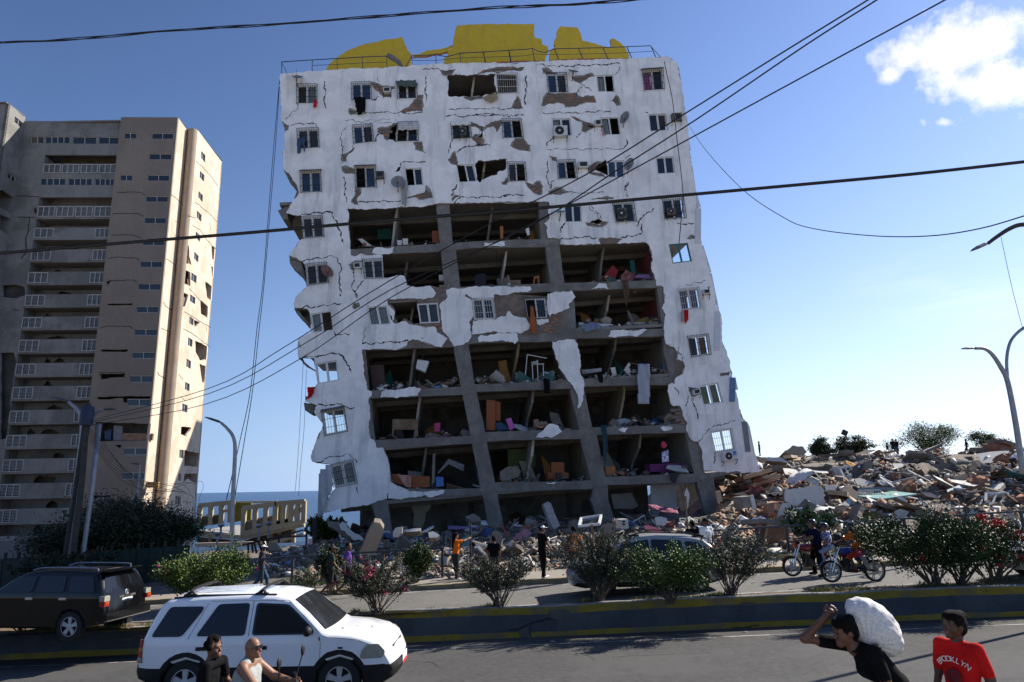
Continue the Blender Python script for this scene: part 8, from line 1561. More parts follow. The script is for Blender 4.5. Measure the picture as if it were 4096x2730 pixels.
person('curly-haired person in a black T-shirt sitting behind the bald rider',(tp_.x,yN+.1,tp_.z-1.60),-100,black_c,dgrey,'brown',{**SIT,'chest':(0,.04,1.22),'neck':(0,.05,1.39),'head':(0,.09,1.53),'eL':(-.24,.16,1.08),'wL':(-.20,.38,.98),'eR':(.24,.16,1.08),'wR':(.20,.38,.98)},h=.0085,hgt=1.62,hair='curly',detail=True,build=.95,turn=-6,cap=None)
drv=hit_y(1150,2480,escl[1]-.35)
person('driver half seen through the open front window of the white off-roader',(escl[0]+.02,escl[1]-.30,escl[2]-.0),-90,dgrey,dgrey,'tan',{**SIT,'pel':(0,0,.62),'chest':(0,-.04,.98),'neck':(0,-.03,1.15),'head':(0,0,1.28),'sL':(-.185,-.03,1.09),'sR':(.185,-.03,1.09),'hL':(-.1,0,.6),'hR':(.1,0,.6),'kL':(-.16,.42,.66),'kR':(.16,.42,.66),'aL':(-.16,.7,.4),'aR':(.16,.7,.4),'eR':(.3,.16,1.04),'wR':(.24,.4,1.10),'eL':(-.24,.16,.9),'wL':(-.2,.4,1.0),'tL':(-.16,.8,.44),'tR':(.16,.8,.44)},hgt=1.70)
# ================================================================ railing, poles, wires
railb=M('railing_blue_grey',(.035,.045,.06),.55,.2,5);galv=M('galvanised',(.30,.31,.33),.5,.15,4,metal=.4);poled=M('pole_dark',(.045,.042,.038),.8,.3,4);cable=M('cable_black',(.008,.008,.009),.6,.1,3)
def rail(label,xs,gaps=(),hgt=1.08):
 root=thing('railing',label,'railing',(xs[0],FENCE_Y(xs[0]),far_z(xs[0])+.14));P=lambda x,z:Vector((x,FENCE_Y(x),far_z(x)+.14+z))
 for x in xs:mb=MB();mb.bar(P(x,-.02),P(x,hgt),.085);mb.build('post',railb,root)
 for z,w in((hgt,.07),(.72,.022),(.38,.022)):mb=MB();mb.bar(P(xs[0],z),P(xs[-1],z),w);mb.build('top_rail' if z==hgt else 'mid_rail',railb,root)
fx=lambda u,v:hit_g(u,v,far_z,.15).x
x0=fx(1055,2352);st=1.13
rail('blue grey pavement railing from the white cap walker to the gate post',[x0+st*i for i in range(int((fx(1880,2308)-x0)/st)+1)])
x1=fx(2700,2262);rail('blue grey pavement railing from the silver car to the right edge',[x1+st*1.0*i for i in range(16)])
gp_=hit_g(1883,2312,far_z,.14);mb=MB();mb.bar(gp_,gp_+Vector((0,0,1.95)),.07);props(mb.build('gate_post',poled),'tall dark post held by the woman in orange at the railing gap','post')
bl_=thing('planter_kerb','low yellow kerb along the verge beyond the pavement on the right','kerb',(9,FENCE_Y(9)-.7,far_z(9)))
for i in range(13):x=fx(2960,2250)+i*.95;mb=MB();mb.box((x+.47,FENCE_Y(x+.47)-.72,far_z(x)+.22),(.93,.16,.2),Matrix.Rotation(math.atan(FENCE_Y(1)-FENCE_Y(0)),3,'Z'));mb.build('kerb_stone',M('kerb_yellow',(.40,.32,.12),.9,.2,3),bl_)
br_=thing('bent_railing','dark bent railing slanting down to the wrecked seafront yard','railing',tuple(hit_y(1080,2200,30.5)))
def ipt(x,y,Y=30.5):return hit_y(*px('I',x,y),Y)
for a,b in(((800,825),(1230,725)),((1230,725),(1510,650)),((930,790),(960,925)),((975,780),(1030,915)),((1030,765),(1090,900)),((860,812),(862,945)),((905,800),(915,920)),((1090,760),(1095,800)),((1220,730),(1222,800)),((1550,590),(1545,810)),((1240,735),(1540,720))):mb=MB();mb.bar(ipt(*a),ipt(*b),.07);mb.build('rail_bar',ironm,br_)
for i,(x,yt,yb)in enumerate(((985,625,800),(1097,598,760),(540,620,760),(495,720,900),(1645,510,810))):
 a,b=ipt(x,yb,40),ipt(x,yt,40);mb=MB();mb.tube([a,b],.06 if i<4 else.14,6)
 if i<4:mb.lathe(b,(0,0,1),[(.06,0),(.2,.12),(.18,.2),(0,.22)],10)
 props(mb.build('bollard_lamp' if i<4 else 'bare_post',galv if i<4 else poled),['slim yard lamp before the terrace steps','slim yard lamp under the terrace floor edge','small yard lamp beside the terrace left posts','dark yard lamp above the sunny bougainvillea','pale bare post beside the sea shrub'][i],'lamp' if i<4 else 'post')
def lamp(label,pts,Y,r,headlen,hw,mat,hdir=None,y2=None):
 """bent-arm street lamp: pole and arm from picture points (bottom first), flat head at the last point"""
 P=[hit_y(*p,Y)for p in pts];P=[Vector((P[0].x,P[0].y,far_z(P[0].x)))]+P if P[0].z>2.5 and Y<20 else P;root=thing('street_lamp',label,'street lamp',tuple(P[0]));Q=smooth_path(P,5);n=len(Q)
 mb=MB();mb.tube(Q,[r*(1.15-.55*i/(n-1))for i in range(n)],8);mb.build('pole',mat,root,'all')
 d=Vector(hdir)if hdir else(Q[-1]-Q[-2]).normalized();s_=Vector((0,1,0));e=Q[-1];up=d.cross(s_).normalized();up=up if up.z>0 else-up;mb=MB();L=headlen;V=[]
 for t,w,h in((0,.35,.5),(.15,.8,1),(.6,1,1),(.9,.8,.6),(1,.3,.2)):c=e+d*L*t;V+=[c-s_*hw*w,c+up*hw*.45*h,c+s_*hw*w,c-up*hw*.22*h]
 mb.add(V,[(4*i+j,4*i+(j+1)%4,4*i+4+(j+1)%4,4*i+4+j)for i in range(4)for j in range(4)]+[(3,2,1,0),(16,17,18,19)]);mb.build('lamp_head',M('lamp_head_grey',(.06,.06,.06),.5,.2,5),root);return root
oo=lambda*a:[(x*1.7408,y*1.7408)for x,y in a]
lamp('street lamp with a curved arm beside the dark wooden poles',oo((150,1300),(165,1190),(186,1020),(188,970),(180,945),(158,924)),30,.11,.85,.16,galv,(-1,0,.28))
lamp('pale street lamp between the tower and the white building',oo((532,1290),(535,1150),(540,1040),(536,1005),(522,985),(508,972)),29,.09,.72,.15,galv,(-1,0,.35))
lamp('small floodlight pole before the tower',oo((310,1200),(318,1120),(322,1075),(320,1068)),40,.06,.5,.16,galv,(-1,0,.1))
lamp('short street lamp arm fixed to the cable laden pole',oo((203,985),(212,962),(225,948),(238,942)),29.8,.08,.55,.15,galv,(1,0,.02))
dl=lamp('double-armed street lamp at the right edge',oo((2351,1090),(2335,980),(2316,880),(2300,845),(2280,815),(2262,802),(2240,801)),27,.10,.55,.15,galv,(-1,0,-.02))
P_=smooth_path([hit_y(*p,27)for p in oo((2317,885),(2313,830),(2320,790),(2335,768),(2356,752),(2380,745))],4);mb=MB();mb.tube(P_,.06,8);o=mb.build('lamp_arm',galv,dl,'all')
lamp('dark street lamp arm reaching in from the right edge with tangled wires',oo((2390,700),(2400,560),(2375,522),(2345,517),(2318,527),(2290,545),(2270,560)),17.6,.075,.55,.14,poled,(-.9,0,-.38))
for i,(t,r,lb)in enumerate((("3 690,1560 720,1300 770,900 800,500 830,300 830,150",.12,'thick dark wooden pole carrying a transformer box'),("3 615,1560 680,1150 760,600 800,320",.09,'grey pole wrapped in cables beside the dark wooden pole'),("3 785,1540 850,1080 935,340",.10,'plain pale steel pole leaning slightly beside the cable laden poles'))):
 L=[hit_y(*p,29.6+.2*i)for p in pxs(t)];L=[L[0]+Vector((0,0,-1.2))]+L;root=thing('utility_pole',lb,'pole',tuple(L[0]));mb=MB();mb.tube(L,r,8);mb.build('pole',poled if i<2 else galv,root,'all')
 if i==0:q=hit_y(*px('3',820,260),29.4);mb=MB();mb.lathe(q-Vector((0,0,.45)),(0,0,1),[(.27,0),(.27,.75),(.22,.82),(0,.85)],12);mb.build('transformer',M('transformer_blue',(.02,.03,.06),.6),root,True)
fl=hit_y(3378,1760,70);mb=MB();mb.bar(fl-Vector((0,0,3)),fl+Vector((0,0,.3)),.12);mb.box(fl+Vector((.1,0,.7)),(.5,.3,.5),Matrix.Rotation(.5,3,'Y'));mb.bar(fl+Vector((-.7,0,.3)),fl+Vector((.3,0,.3)),.1);props(mb.build('floodlight',poled),'small floodlight mast among the trees on the crest','lamp')
def wire(label,pts,y0,y1,r,n=5,strands=1,name='cable',mat=cable,ext=(0,0)):
 k=len(pts);L=[0]
 for a,b in zip(pts,pts[1:]):L.append(L[-1]+math.hypot(b[0]-a[0],b[1]-a[1]))
 P=[hit_y(p[0],p[1],1/((1/y0)*(1-t/L[-1])+(1/y1)*(t/L[-1])))for p,t in zip(pts,L)];Q=smooth_path(P,n)
 if ext[0]:Q=[Q[0]+(Q[0]-Q[1]).normalized()*ext[0]]+Q
 if ext[1]:Q=Q+[Q[-1]+(Q[-1]-Q[-2]).normalized()*ext[1]]
 if strands==1:mb=MB();mb.tube(Q,r,5);return props(mb.build(name,mat,None,'all'),label,'cable')
 root=thing(name,label,'cable',tuple(Q[0]))
 for j in range(strands):
  mb=MB();a0=6.28*j/strands;mb.tube([q+Vector((0,math.cos(a0+i*.55),math.sin(a0+i*.55)))*r*(1.0+.5*math.sin(i*.8+j))for i,q in enumerate(Q)],r*.62,5);mb.build('strand',mat,root,'all')
wire('thick twisted black cable crossing the top of the picture',oo((-20,99),(150,92),(400,70),(650,55),(900,36),(1150,18),(1320,10),(1500,-4)),9,7.5,.0115,6,3,'cable_bundle',ext=(22,22))
wire('heaviest black cable sagging across the whole view',oo((-20,584),(300,557),(560,536),(900,506),(1176,484),(1500,455),(1800,428),(2100,400),(2380,369)),7.5,7.2,.020,ext=(22,22))
for i,(a,t)in enumerate(((0,[(204,968),(480,893),(650,800),(850,673),(1100,528),(1350,400),(1570,264),(1800,120),(1995,0),(2040,-30)]),(1,[(205,972),(480,905),(700,790),(900,665),(1205,527),(1420,390),(1600,275),(1850,105),(2012,2),(2040,-20)]),(2,[(206,978),(470,930),(690,825),(900,683),(1250,500),(1500,365),(1720,245),(1950,120),(2172,0),(2230,-35)]))):wire(['uppermost','middle','lowest'][i]+' of the three straight lines running from the left pole to the top right',oo(*t),29.5,9,.013,ext=(0,16))
wire('thin loop of cable hanging from the white building to the right edge',oo((1565,255),(1610,330),(1700,430),(1800,500),(1870,526),(2000,542),(2130,543),(2250,526),(2375,490)),39,12,.014,ext=(0,14))
for i,t in enumerate(([(643,180),(632,300),(620,450),(605,640),(590,760),(575,900),(552,1010),(520,1150)],[(643,182),(634,320),(622,470),(607,650),(594,770),(580,900),(562,1010),(540,1140)])):wire(['outer','inner'][i]+' loose wire dangling down the left side of the white building',oo(*t),39,30,.018)
for i,t in enumerate(([(697,830),(690,960),(684,1060),(678,1130)],[(704,850),(699,980),(690,1080),(686,1140)])):wire(['outer','inner'][i]+' thin wire hanging under the broken left corner',oo(*t),40,40,.012)
wire('black cable hanging down the right side of the white building',[px('B',1620,530),px('B',1640,620),px('B',1690,860),px('B',1730,1200),px('D',1780,150),px('D',1765,380),px('D',1745,590)],39.6,39.9,.03)
wire('lamp wire falling from the dark lamp arm',oo((2300,545),(2325,660),(2351,760)),17,17,.006)
for i in range(7):wire(['highest','second','third','fourth','fifth','sixth','lowest'][i]+' of the thin wires drooping from the cable laden poles',oo((206,985+i*5),(240+i*7,1020+i*14),(280+i*14,1075+i*9),(330+i*22,1130-i*4),(420+i*6,1125+i*5)),29.5,34,.008)
for i,(k,x,y)in enumerate((('7',1130,1365),('6',1200,1335),('5',1700,1120),('8',1980,1000))):p=hit_g(*px(k,x,y),near_z);mb=MB();mb.ball(p,(.07,.05,.03),7,5);props(mb.build('stone',concrete),['pale stone lying on the near road below the leafy shrub','small stone by the foot of the cracked wall','stone lying beside the white car nose','stone lying behind the boy in red'][i],'stone')
for i,t in enumerate(("5 1610,1390 1800,1370 1950,1385 2040,1435","6 1535,1470 1600,1510","6 1760,1485 1900,1470 2100,1465 2350,1450","7 560,1570 800,1560","6 0,1520 70,1530 100,1568")):
 L=jag([tuple(hit_g(*p,near_z).xy)for p in pxs(t)],.03,.12,closed=False);mb=MB()
 for a,b in zip(L,L[1:]):mb.bar((a[0],a[1],near_z(*a)+.001),(b[0],b[1],near_z(*b)+.001),.014,.004)
 o=mb.build('road_crack',crk);o['kind']='structure'
 # ================================================================ things hung on the white building and lying in its rooms
acw=M('ac_casing',(.60,.60,.57),.6,.12,4,streak=.3)
def fbox(name,root,q,d0,d1,mat):return plate(name,[q],d0,d1,FW,[mat],root)
def acunit(txt,label,d0=-.42,d1=-.06,fan=True,dark=False):
 q=fp(txt);root=thing('air_conditioner',label,'air conditioner',tuple(FW(*q[3],d1)));fbox('casing',root,q,d0,d1,M('ac_dirty',(.12,.11,.10),.7)if dark else acw)
 if fan:
  c=bil(q,.4,.5);R=abs(q[3][1]-q[0][1])*.42;mb=MB();mb.lathe(FW(*c,d0+.01),tuple(-FB),[(R,0),(R,.02),(R*.9,.02)],18);mb.lathe(FW(*c,d0-.012),tuple(-FB),[(R*.25,0),(R*.25,.015),(0,.015)],10,1);mb.build('fan_guard',[ironm,acw],root)
 else:fbox('louvre',root,[bil(q,.15,.15),bil(q,.85,.15),bil(q,.85,.8),bil(q,.15,.8)],d0-.015,d0+.01,ironm)
 a,b=q[3],q[2];mb=MB()
 for p in(a,b):mb.bar(FW(p[0],p[1]-.02,d0),FW(p[0],p[1]-.02,.0),.035);mb.bar(FW(p[0],p[1]-.02,d0),FW(p[0],p[1]-.3,-.03),.025)
 mb.build('bracket',ironm,root);return root,q
acunit("B 668,1105 780,1102 783,1185 670,1190",'white air conditioner with a fan hung below the second row window')
hr,hq=acunit("F 1880,990 1995,965 2010,1045 1895,1065",'white air conditioner with a blue label below the lowest right window')
fbox('label',hr,[bil(hq,.72,.12),bil(hq,.97,.12),bil(hq,.97,.55),bil(hq,.72,.55)],-.432,-.41,M('label_blue',(.02,.16,.55),.5))
c=bpy.data.curves.new('logo','FONT');c.body='Haier';c.size=.14;c.extrude=.002;tmp=bpy.data.objects.new('t',c);COL.objects.link(tmp);me=bpy.data.meshes.new_from_object(tmp.evaluated_get(bpy.context.evaluated_depsgraph_get()));bpy.data.objects.remove(tmp);me.materials.append(M('print_white',(.75,.73,.7)));o=put('lettering',me,hr);o.matrix_basis=Matrix.Translation(FW(*bil(hq,.74,.45),-.437))@Matrix.Rotation(TH,4,'Z')@Matrix.Rotation(math.radians(90),4,'X')
for t,l,f,dk in(("A 1140,772 1205,768 1205,808 1142,812",'small window air conditioner in the top row beside the awning',False,False),("A 1790,1110 1850,1110 1850,1175 1795,1175",'caged air conditioner behind the second row grille',True,True),("C 1075,-15 1150,-15 1150,40 1080,45",'grimy box air conditioner between two third row windows',False,True),("B 875,1400 962,1398 965,1450 880,1452",'box air conditioner beside the third row barred window',False,False),("B 1015,1045 1072,1042 1078,1092 1020,1095",'small box air conditioner left of the second row dish',False,False),("B 1672,990 1755,985 1757,1045 1680,1050",'grimy box air conditioner on the right flank of the second row',False,True),("D 1210,300 1285,297 1290,385 1218,388",'blackened air conditioner in the dark cage of the fourth row',True,True),("D 1635,300 1700,295 1705,350 1640,355",'blackened air conditioner in the rightmost dark cage',True,True),("C 888,768 950,762 955,808 892,812",'white box air conditioner in the fifth row beside a deep crack',False,False),("D 1938,992 1995,985 1998,1028 1942,1032",'box air conditioner on the right flank of the sixth row',False,False),("F 1640,455 1695,442 1705,485 1648,500",'box air conditioner left of the olive blind window',False,False)):acunit(t,l,-.3,.04,f,dk)
def dish(k,x,y,r,label,tilt=(.3,-.5),m=None):
 c=FW(*fsz(px(k,x,y)),-.5);ax=(-FB+FA*tilt[0]+Vector((0,0,.35+tilt[1]))).normalized();root=thing('satellite_dish',label,'satellite dish',tuple(c));mb=MB();mb.lathe(c,tuple(ax),[(0,-.12*r/.4),(r*.5,-.09*r/.4),(r*.85,-.03*r/.4),(r,0)],20,0,False);mb.build('reflector',m or M('dish_grey',(.22,.22,.22),.5,.2,4),root,'all')
 mb=MB();mb.tube([c-ax*.05,c+FB*.25-Vector((0,0,.3)),c+FB*.48-Vector((0,0,.5))],.025,6);mb.bar(c-Vector((0,0,r*.9)),c+ax*r*.9,.02);mb.build('dish_arm',ironm,root)
dish('A',410,690,.42,'rusty dish seen edge on above the top left window',(.2,.9));dish('B',828,642,.4,'dish on a short mast between two top row windows',(.2,.9));dish('B',1262,1040,.42,'dish facing sideways in the second row',(-1.6,-.1));dish('B',1300,1435,.42,'dish facing sideways in the third row',(-1.6,-.1));dish('C',1268,88,.42,'round grey dish facing the street in the third row',(-.1,-.2));dish('C',672,845,.42,'rust brown dish on the fifth row barred window',(.9,.1),M('dish_rust',(.2,.11,.08),.7,.3,4));dish('D',720,335,.4,'pale teal dish tipped up in the fourth row',(0,1.6),M('dish_teal',(.2,.33,.36),.6))
def hang(name,txt,mat,label,d=-.26,cat='cloth',fold=.05):
 q=fp(txt,d);xs=[p[0]for p in q];zs=[p[1]for p in q];n=12;V=[];F=[]
 for i in range(n+1):
  for j in range(n+1):s=min(xs)+(max(xs)-min(xs))*i/n;z=min(zs)+(max(zs)-min(zs))*j/n;V.append(FW(s,z,d+fold*math.sin(s*14+z*1.5)+.4*fold*math.sin(s*31+z*4)))
 for i in range(n):
  for j in range(n):
   if in_poly((min(xs)+(max(xs)-min(xs))*(i+.5)/n,min(zs)+(max(zs)-min(zs))*(j+.5)/n),[q]):F.append((i*(n+1)+j,(i+1)*(n+1)+j,(i+1)*(n+1)+j+1,i*(n+1)+j+1))
 if F:o=put(name,np_mesh(name,V,F,mat,smooth=True));s_=o.modifiers.new('th','SOLIDIFY');s_.thickness=.025;props(o,label,cat)
for a in(('red_bag',"A 545,855 570,850 573,915 543,918",red_c,'small red bag hanging from the top left window grille'),('garment',"A 890,830 985,840 985,950 955,980 920,980",black_c,'black garments drying below a top row window'),('trousers',"A 405,1185 470,1180 470,1310 440,1230 430,1315 405,1315",jean,'blue trousers hanging from the second row left grille'),('awning_cloth',"A 1248,690 1420,688 1435,738 1340,745 1260,735",M('tarp_green',(.08,.11,.10),.9),'grey green cloth sagging over a top row window'),('paper_screen',"A 1268,1055 1440,1052 1440,1110 1270,1115",M('newsprint',(.5,.5,.5),.9,.3,12),'white sheet covered with print over a second row window'),('tarp',"A 1990,830 2110,790 2120,850 2060,880 2020,860",M('sacking',(.30,.25,.15),.9),'beige sacking spilling from the open top row bay'),('white_screen',"A 1718,1035 1885,1040 1885,1068 1722,1072",white_c,'white sheet fixed above a caged second row window'),('clothes_bundle',"C 1310,50 1350,60 1345,180 1330,265 1300,240 1295,150",lgrey,'streaky bundle of clothes hanging beside the round grey dish'),('red_cloth',"B 1090,1090 1120,1160 1088,1160",pinkfab,'pink cloth tip at a second row window'),('orange_towel',"D 472,1130 500,1125 522,1260 515,1345 485,1360 472,1300",M('rust_towel',(.34,.09,.02),.9),'rust orange towel hanging from a sixth row window'),('dark_curtain',"D 1262,905 1305,905 1320,990 1300,1130 1285,1080 1265,980",M('patterned_dark',(.09,.06,.035),.9,.7,12),'dark patterned drape hanging over the sixth row beam'),('laundry',"D 1760,1170 1790,1165 1790,1250 1765,1255",lgrey,'pale laundry below the violet curtained window'),('laundry',"D 1790,1160 1820,1155 1825,1240 1800,1275 1790,1230",red_c,'red and black laundry below the violet curtained window'),('laundry',"F 1725,155 1750,155 1755,230 1725,235",white_c,'white cloth below the orange curtained window'),('red_awning',"E 275,430 340,425 330,480 290,530",red_c,'red cloth showing past the broken left edge'),('pale_curtain',"F 1180,228 1280,235 1283,570 1180,568",M('lilac_sheet',(.36,.38,.44),.9,.1,5),'long pale grey curtain hanging from a rod across two storeys'),('black_dress',"F 375,350 425,360 430,480 378,475",black_c,'black dress hanging over the seventh row beam'),('black_shirt',"F 825,320 880,315 882,385 850,388",black_c,'black shirt hung over the beam at right of the white column strip'),('blue_drape',"F 860,755 910,750 920,960 905,1085 885,1060 885,880",M('petrol_cloth',(.02,.06,.08),.95),'long petrol blue drape hanging into the lowest open storey'),('grey_cloth',"F 1450,1160 1540,1160 1500,1245 1470,1240",grey_c,'grey cloth draped over the lowest beam'),('blue_sheet',"D 935,1270 1060,1265 1070,1310 940,1350",M('blue_grey_cloth',(.16,.2,.3),.9),'blue grey sheet hanging off a bed on the sixth row'),('peach_cloth',"E 1040,1170 1165,1185 1160,1285 1120,1280",M('peach_cloth',(.42,.23,.17),.9),'peach cloths draped over the lowest left bed board'),('net_curtain',"E 475,1090 500,1270 440,1400 395,1540 365,1530 375,1180 400,1120",M('net_white',(.42,.43,.45),.9,.15,4),'torn pale net curtain blowing from the lowest left corner')):hang(*a)
wardm=M('wardrobe_orange',(.26,.075,.02),.6,.15,3)
def room(name,txt,d,th,mat,label,cat):o=plate(name,[fp(txt,d)],d,d+th,FW,[mat]);return props(o,label,cat)
for a in(('wardrobe',"E 1810,535 1888,540 1885,795 1808,795",.5,.6,wardm,'tall orange brown wardrobe on the eighth row','wardrobe'),('wardrobe_leaf',"E 1890,545 1930,560 1928,715 1888,710",.7,.05,wardm,'open leaf of the tall orange brown wardrobe','door'),('suitcase',"E 1975,700 2020,688 2050,775 2010,795",.4,.25,M('suitcase_pink',(.48,.10,.38),.5),'pink suitcase on the eighth row','suitcase'),('jeans_pile',"E 1890,735 1930,725 2005,770 1990,795 1895,790",.6,.3,jean,'pile of dark denim beside the pink suitcase','clothes'),('fridge',"E 1220,190 1318,205 1285,298 1205,265",.3,.5,acw,'small white fridge hanging from a cord in the seventh row','fridge'),('water_jug',"E 1375,1195 1440,1195 1445,1275 1380,1280",.4,.35,M('jug_blue',(.03,.14,.42),.3),'blue water jug on the lowest left floor','jug'),('bed_board',"E 990,1165 1040,1175 1325,1190 1325,1280 1170,1285 990,1240",.3,.1,wardm,'long brown bed board on the lowest left floor','bed'),('block_pier',"E 1350,1000 1372,995 1365,1270 1340,1270",.3,.15,conc2,'ragged hollow block pier on the lowest left floor','wall piece'),('grey_table',"E 1390,1160 1485,1040 1620,1090 1610,1145 1485,1085 1400,1165",.9,.5,M('laminate_grey',(.18,.18,.18),.6),'grey table tipped over on the lowest left floor','table'),('dresser',"F 440,1070 550,1070 552,1155 588,1160 588,1210 410,1210 410,1155 440,1155",.9,.5,wardm,'orange brown dresser on the lowest middle floor','dresser'),('barrel',"F 487,1158 525,1160 528,1215 488,1215",.5,.3,grey_c,'dark small barrel before the orange brown dresser','barrel'),('mattress',"F 705,280 868,262 870,290 705,315",.5,.8,M('mattress_pale',(.3,.3,.31),.9),'pale mattress on the seventh row right bay','mattress'),('lattice_rack',"F 945,260 985,255 1000,330 965,335",.4,.06,whitew,'white lattice rack tipped over in the seventh row right bay','rack'),('plaster_shard',"F 1060,280 1100,215 1118,235 1105,260 1120,290 1100,325",.3,.05,whitew,'white plaster shard leaning by the pale curtain','wall piece'),('rubble_bed',"F 1285,1085 1565,1075 1575,1160 1285,1150",.8,1.2,M('bed_magenta',(.14,.03,.12),.9),'dark bed with a magenta cover on the lowest right floor','bed'),('orange_box',"F 900,1108 985,1105 985,1175 905,1178",.4,.5,woodo,'orange wooden box at the lowest middle column','box'),('stone_wall',"F 0,1150 60,1110 150,1100 180,1150 150,1200 60,1225 0,1220",.5,.7,conc2,'heap of grey wall pieces on the lowest middle floor','rubble'),('green_board',"F 65,960 300,955 305,1110 70,1120",3.0,.1,wallcols['green'],'greenish wall board at the back of the lowest middle room','board'),('bed',"D 890,1262 1180,1280 1180,1315 890,1315",.5,1.2,whfab,'white bed frame on the sixth row right bay','bed'),('bed',"D 1300,1260 1570,1255 1575,1285 1300,1290",.7,1.4,M('mattress_grey',(.38,.36,.33),.9),'thin grey mattress on the sixth row right bay','mattress'),('yellow_cover',"D 1360,1255 1470,1215 1560,1230 1560,1255",.9,.8,M('mustard_cover',(.22,.15,.03),.9),'mustard bedcover above the thin grey mattress','bedding'),('teal_post',"D 1325,730 1365,730 1380,870 1345,875",2.2,.2,wallcols['teal'],'teal post in the red room of the fifth row','post'),('red_partition',"D 1105,860 1180,770 1225,820 1200,890 1110,895",.8,.1,wallcols['redw'],'dark red broken panel on the fifth row','panel'),('dotted_bed',"D 1370,880 1390,855 1495,852 1505,888",.6,1.0,M('lilac_cover',(.27,.15,.32),.9,.3,12),'lilac bed on the fifth row right bay','bed'),('armchair',"D 0,860 60,840 95,850 95,950 0,950",.5,.6,M('chair_black',(.012,.013,.018),.8),'dark armchair on the fifth row middle bay','armchair'),('stool',"D 505,870 550,862 552,935 540,935 535,885 515,885 508,935 500,935",.6,.3,woodo,'orange stool on the fifth row middle bay','stool'),('wooden_stand',"D 275,860 290,858 290,900 375,900 390,895 392,945 275,945",.6,.1,timber,'dark wooden frame on the fifth row middle bay','frame'),('orange_post',"D 215,440 240,440 242,555 218,555",.5,.2,woodo,'orange brown post on the fourth row middle bay','post'),('white_garment',"D 430,455 460,445 470,510 450,520",.5,.1,white_c,'white and black garment on the fourth row middle bay','clothes'),('paint_bucket',"C 1258,560 1300,560 1298,602 1262,602",.4,.3,whitew,'white bucket with a red band, the one by the wall edge, fourth row','bucket'),('paint_bucket',"C 1305,545 1352,545 1350,598 1308,598",.4,.3,whitew,'larger white bucket with a red band on the fourth row','bucket'),('cabinet',"C 1555,480 1615,478 1615,580 1560,582",.8,.4,wardm,'brown cabinet with a green top on the fourth row left bay','cabinet'),('teal_board',"C 1090,470 1210,460 1212,548 1092,550",4,.1,wallcols['teal'],'teal wall board at the back of the fourth row left bay','board'),('leaning_board',"C 925,550 960,545 1045,610 985,612",.5,.08,whitew,'pale board sliding out of the fourth row left bay','board'),('paper_box',"C 1615,858 1660,855 1660,905 1620,905",.5,.3,whitew,'white printed box at the fifth row column','box'),('baby_chair',"E 1365,735 1415,730 1410,805 1365,808",.5,.3,M('chair_pink',(.4,.04,.14),.6),'pink baby chair on the eighth row left bay','chair'),('bedstead',"E 1005,700 1220,700 1225,850 1205,850 1200,790 1018,790 1015,840 1000,840",.8,.1,timber,'brown bedstead on the eighth row left bay','bed'),('pink_hanging',"F 1380,900 1405,890 1432,920 1410,950 1385,940",.4,.15,M('pink_lamp',(.5,.05,.1),.8),'pink hanging bundle on the lowest right floor','bundle'),('white_shirt',"F 1385,985 1440,965 1445,1065 1390,1070",.5,.1,blue_print,'patterned white shirt hanging on the lowest right floor','shirt'),('door_leaf',"E 810,240 930,235 945,440 840,445",1.2,.06,woodd,'dark brown door leaf leaning in the seventh row left bay','door'),('brick_stack',"F 290,705 330,700 330,770 295,775",.4,.3,rebrick,'small stack of red hollow bricks on the eighth row','bricks'),('clothes_rail',"F 270,210 325,200 330,232 275,235",.5,.3,lgrey,'pale bundle on a metal clothes stand in the seventh row','bundle'),('tin_crate',"F 1395,225 1445,215 1450,285 1400,290",.6,.4,bluep,'blue plastic crate on the seventh row right bay','crate')):room(*a)
mb=MB();f2=lambda k,x,y,d:FW(*fsz(px(k,x,y),d),d)
for a,b in(((232,148),(218,320)),((232,148),(320,165)),((318,195),(325,365)),((275,230),(282,360)),((320,165),(400,180)),((368,225),(372,330)),((325,230),(378,228)),((368,295),(420,310))):mb.bar(f2('F',*a,.5),f2('F',*b,.5),.04)
props(mb.build('clothes_stand',alu),'bent metal clothes stand in the seventh row','stand')
mb=MB();mb.bar(f2('F',1110,218,-.2),f2('F',1440,292,-.2),.03);props(mb.build('curtain_rod',timber),'long rod sticking out that holds the pale grey curtain','rod')
mb=MB();mb.tube([f2('C',1260+213.9,1390,-.05),f2('E',1255,60,.1),f2('E',1262,190,.3)],.025,5);props(mb.build('hanging_cord',cable),'cord from which the small white fridge hangs','cord')
PF=[];g_=np.random.RandomState(77)
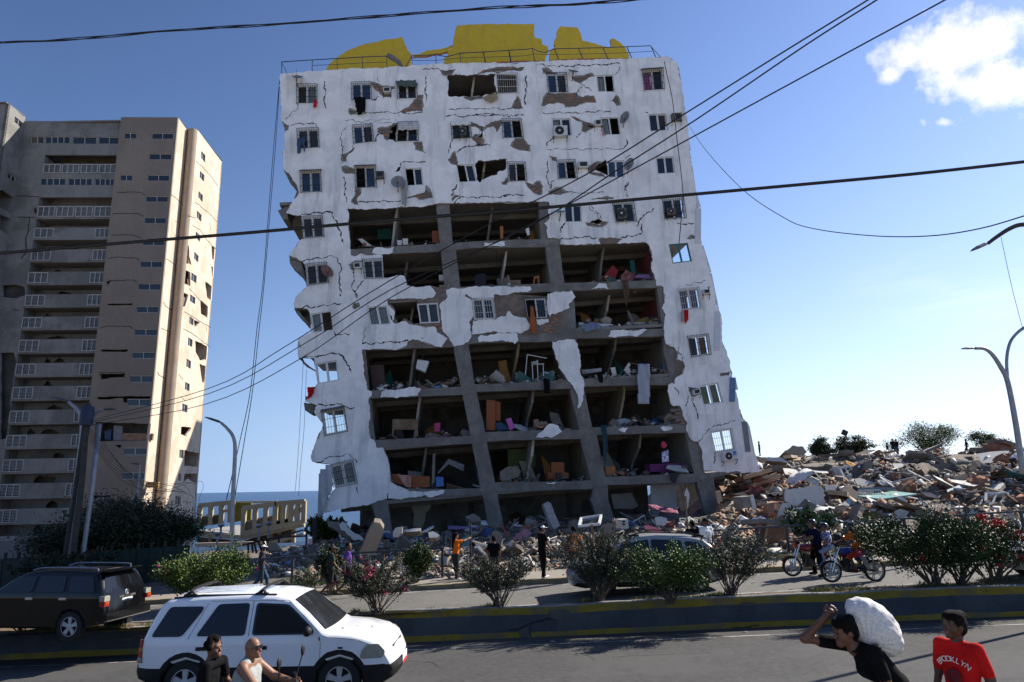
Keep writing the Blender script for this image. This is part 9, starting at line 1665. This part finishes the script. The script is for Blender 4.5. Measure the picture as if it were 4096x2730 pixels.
for row in range(3,9):
 for k in range(3):
  if row==3 and k==2 or(row==5 and k<2):continue
  mid=lev(row,0)-1.4;c=[cs(3,mid),cs(0,mid),cs(1,mid),cs(2,mid)];a,b=c[k]+.35,c[k+1]-.35
  for i in range(320 if row>3 else 150):
   s=g_.uniform(a,b);d=.2+abs(g_.normal())*1.1;hump=.5*max(0,math.sin((s-a)/(b-a)*9+row*2+k))*g_.uniform(0,1);PF.append(FW(s,lev(row+1,s)+.02+hump*(1+.25*d),min(d,4)))
  for i in range(10):
   s=g_.uniform(a,b);d=g_.uniform(.35,2.6);kk=rr.choice([0,1,1,2,4,7,8,4]);nm,lab,cat,grp,mes=KINDS[kk];o=bpy.data.objects.new(nm,rr.choice(mes));COL.objects.link(o);sc_=g_.uniform(.35,.95)*(.55 if kk==2 else.8 if kk in(4,7,8)else 1);o.scale=(sc_,sc_,sc_ if kk in(2,8)else.6)
   o.location=FW(s,lev(row+1,s)+.18+sc_*.25,d);o.rotation_euler=(g_.normal(.7,.5),g_.normal(0,.5),g_.uniform(0,6.28));lb=lab+' on the floor of the '+['fourth','fifth','sixth','seventh','eighth','lowest'][row-3]+' open row, '+['first','middle','last'][k]+' bay';props(o,lb,cat,grp.replace(' in the rubble','').replace(' on the rubble','')+', '+lb[-40:])
crumbs('rubble_bits',np.array([tuple(p)for p in PF]),mm,(5,3,2,2,.6,5,1,.5,1,.8),.05,.38,'broken bits strewn along the open floors of the white building',78)
for row in range(3,9):
 for k in range(3):
  if row==3 and k==2 or(row==5 and k<2):continue
  mid=lev(row,0)-1.4;c=[cs(3,mid),cs(0,mid),cs(1,mid),cs(2,mid)];a,b=c[k]+.5,c[k+1]-.5
  for i in range(2):
   s=g_.uniform(a,b);w=g_.uniform(.5,1.2);z=lev(row+1,s);d=g_.uniform(2.5,5);q=jag([(s,z),(s+w,z),(s+w*g_.uniform(.5,1)-.3,z+g_.uniform(1,2)),(s-.35,z+g_.uniform(.9,2.0))],.04,.3);o=plate('broken_partition',[q],d,d+.12,FW,[[wallcols['white'],wallcols['cream'],slabm,wallcols['teal'],wallcols['orange']][(row+k+i*2)%5]],B)
  mb=MB();p=FW(g_.uniform(a,b),lev(row,0)-.3,.3);mb.tube([p,p+Vector((.05,0,-.4)),p+Vector((-.02,0,-.9-g_.uniform(0,.6)))],.012,4);mb.build('hanging_wire',cable,B)
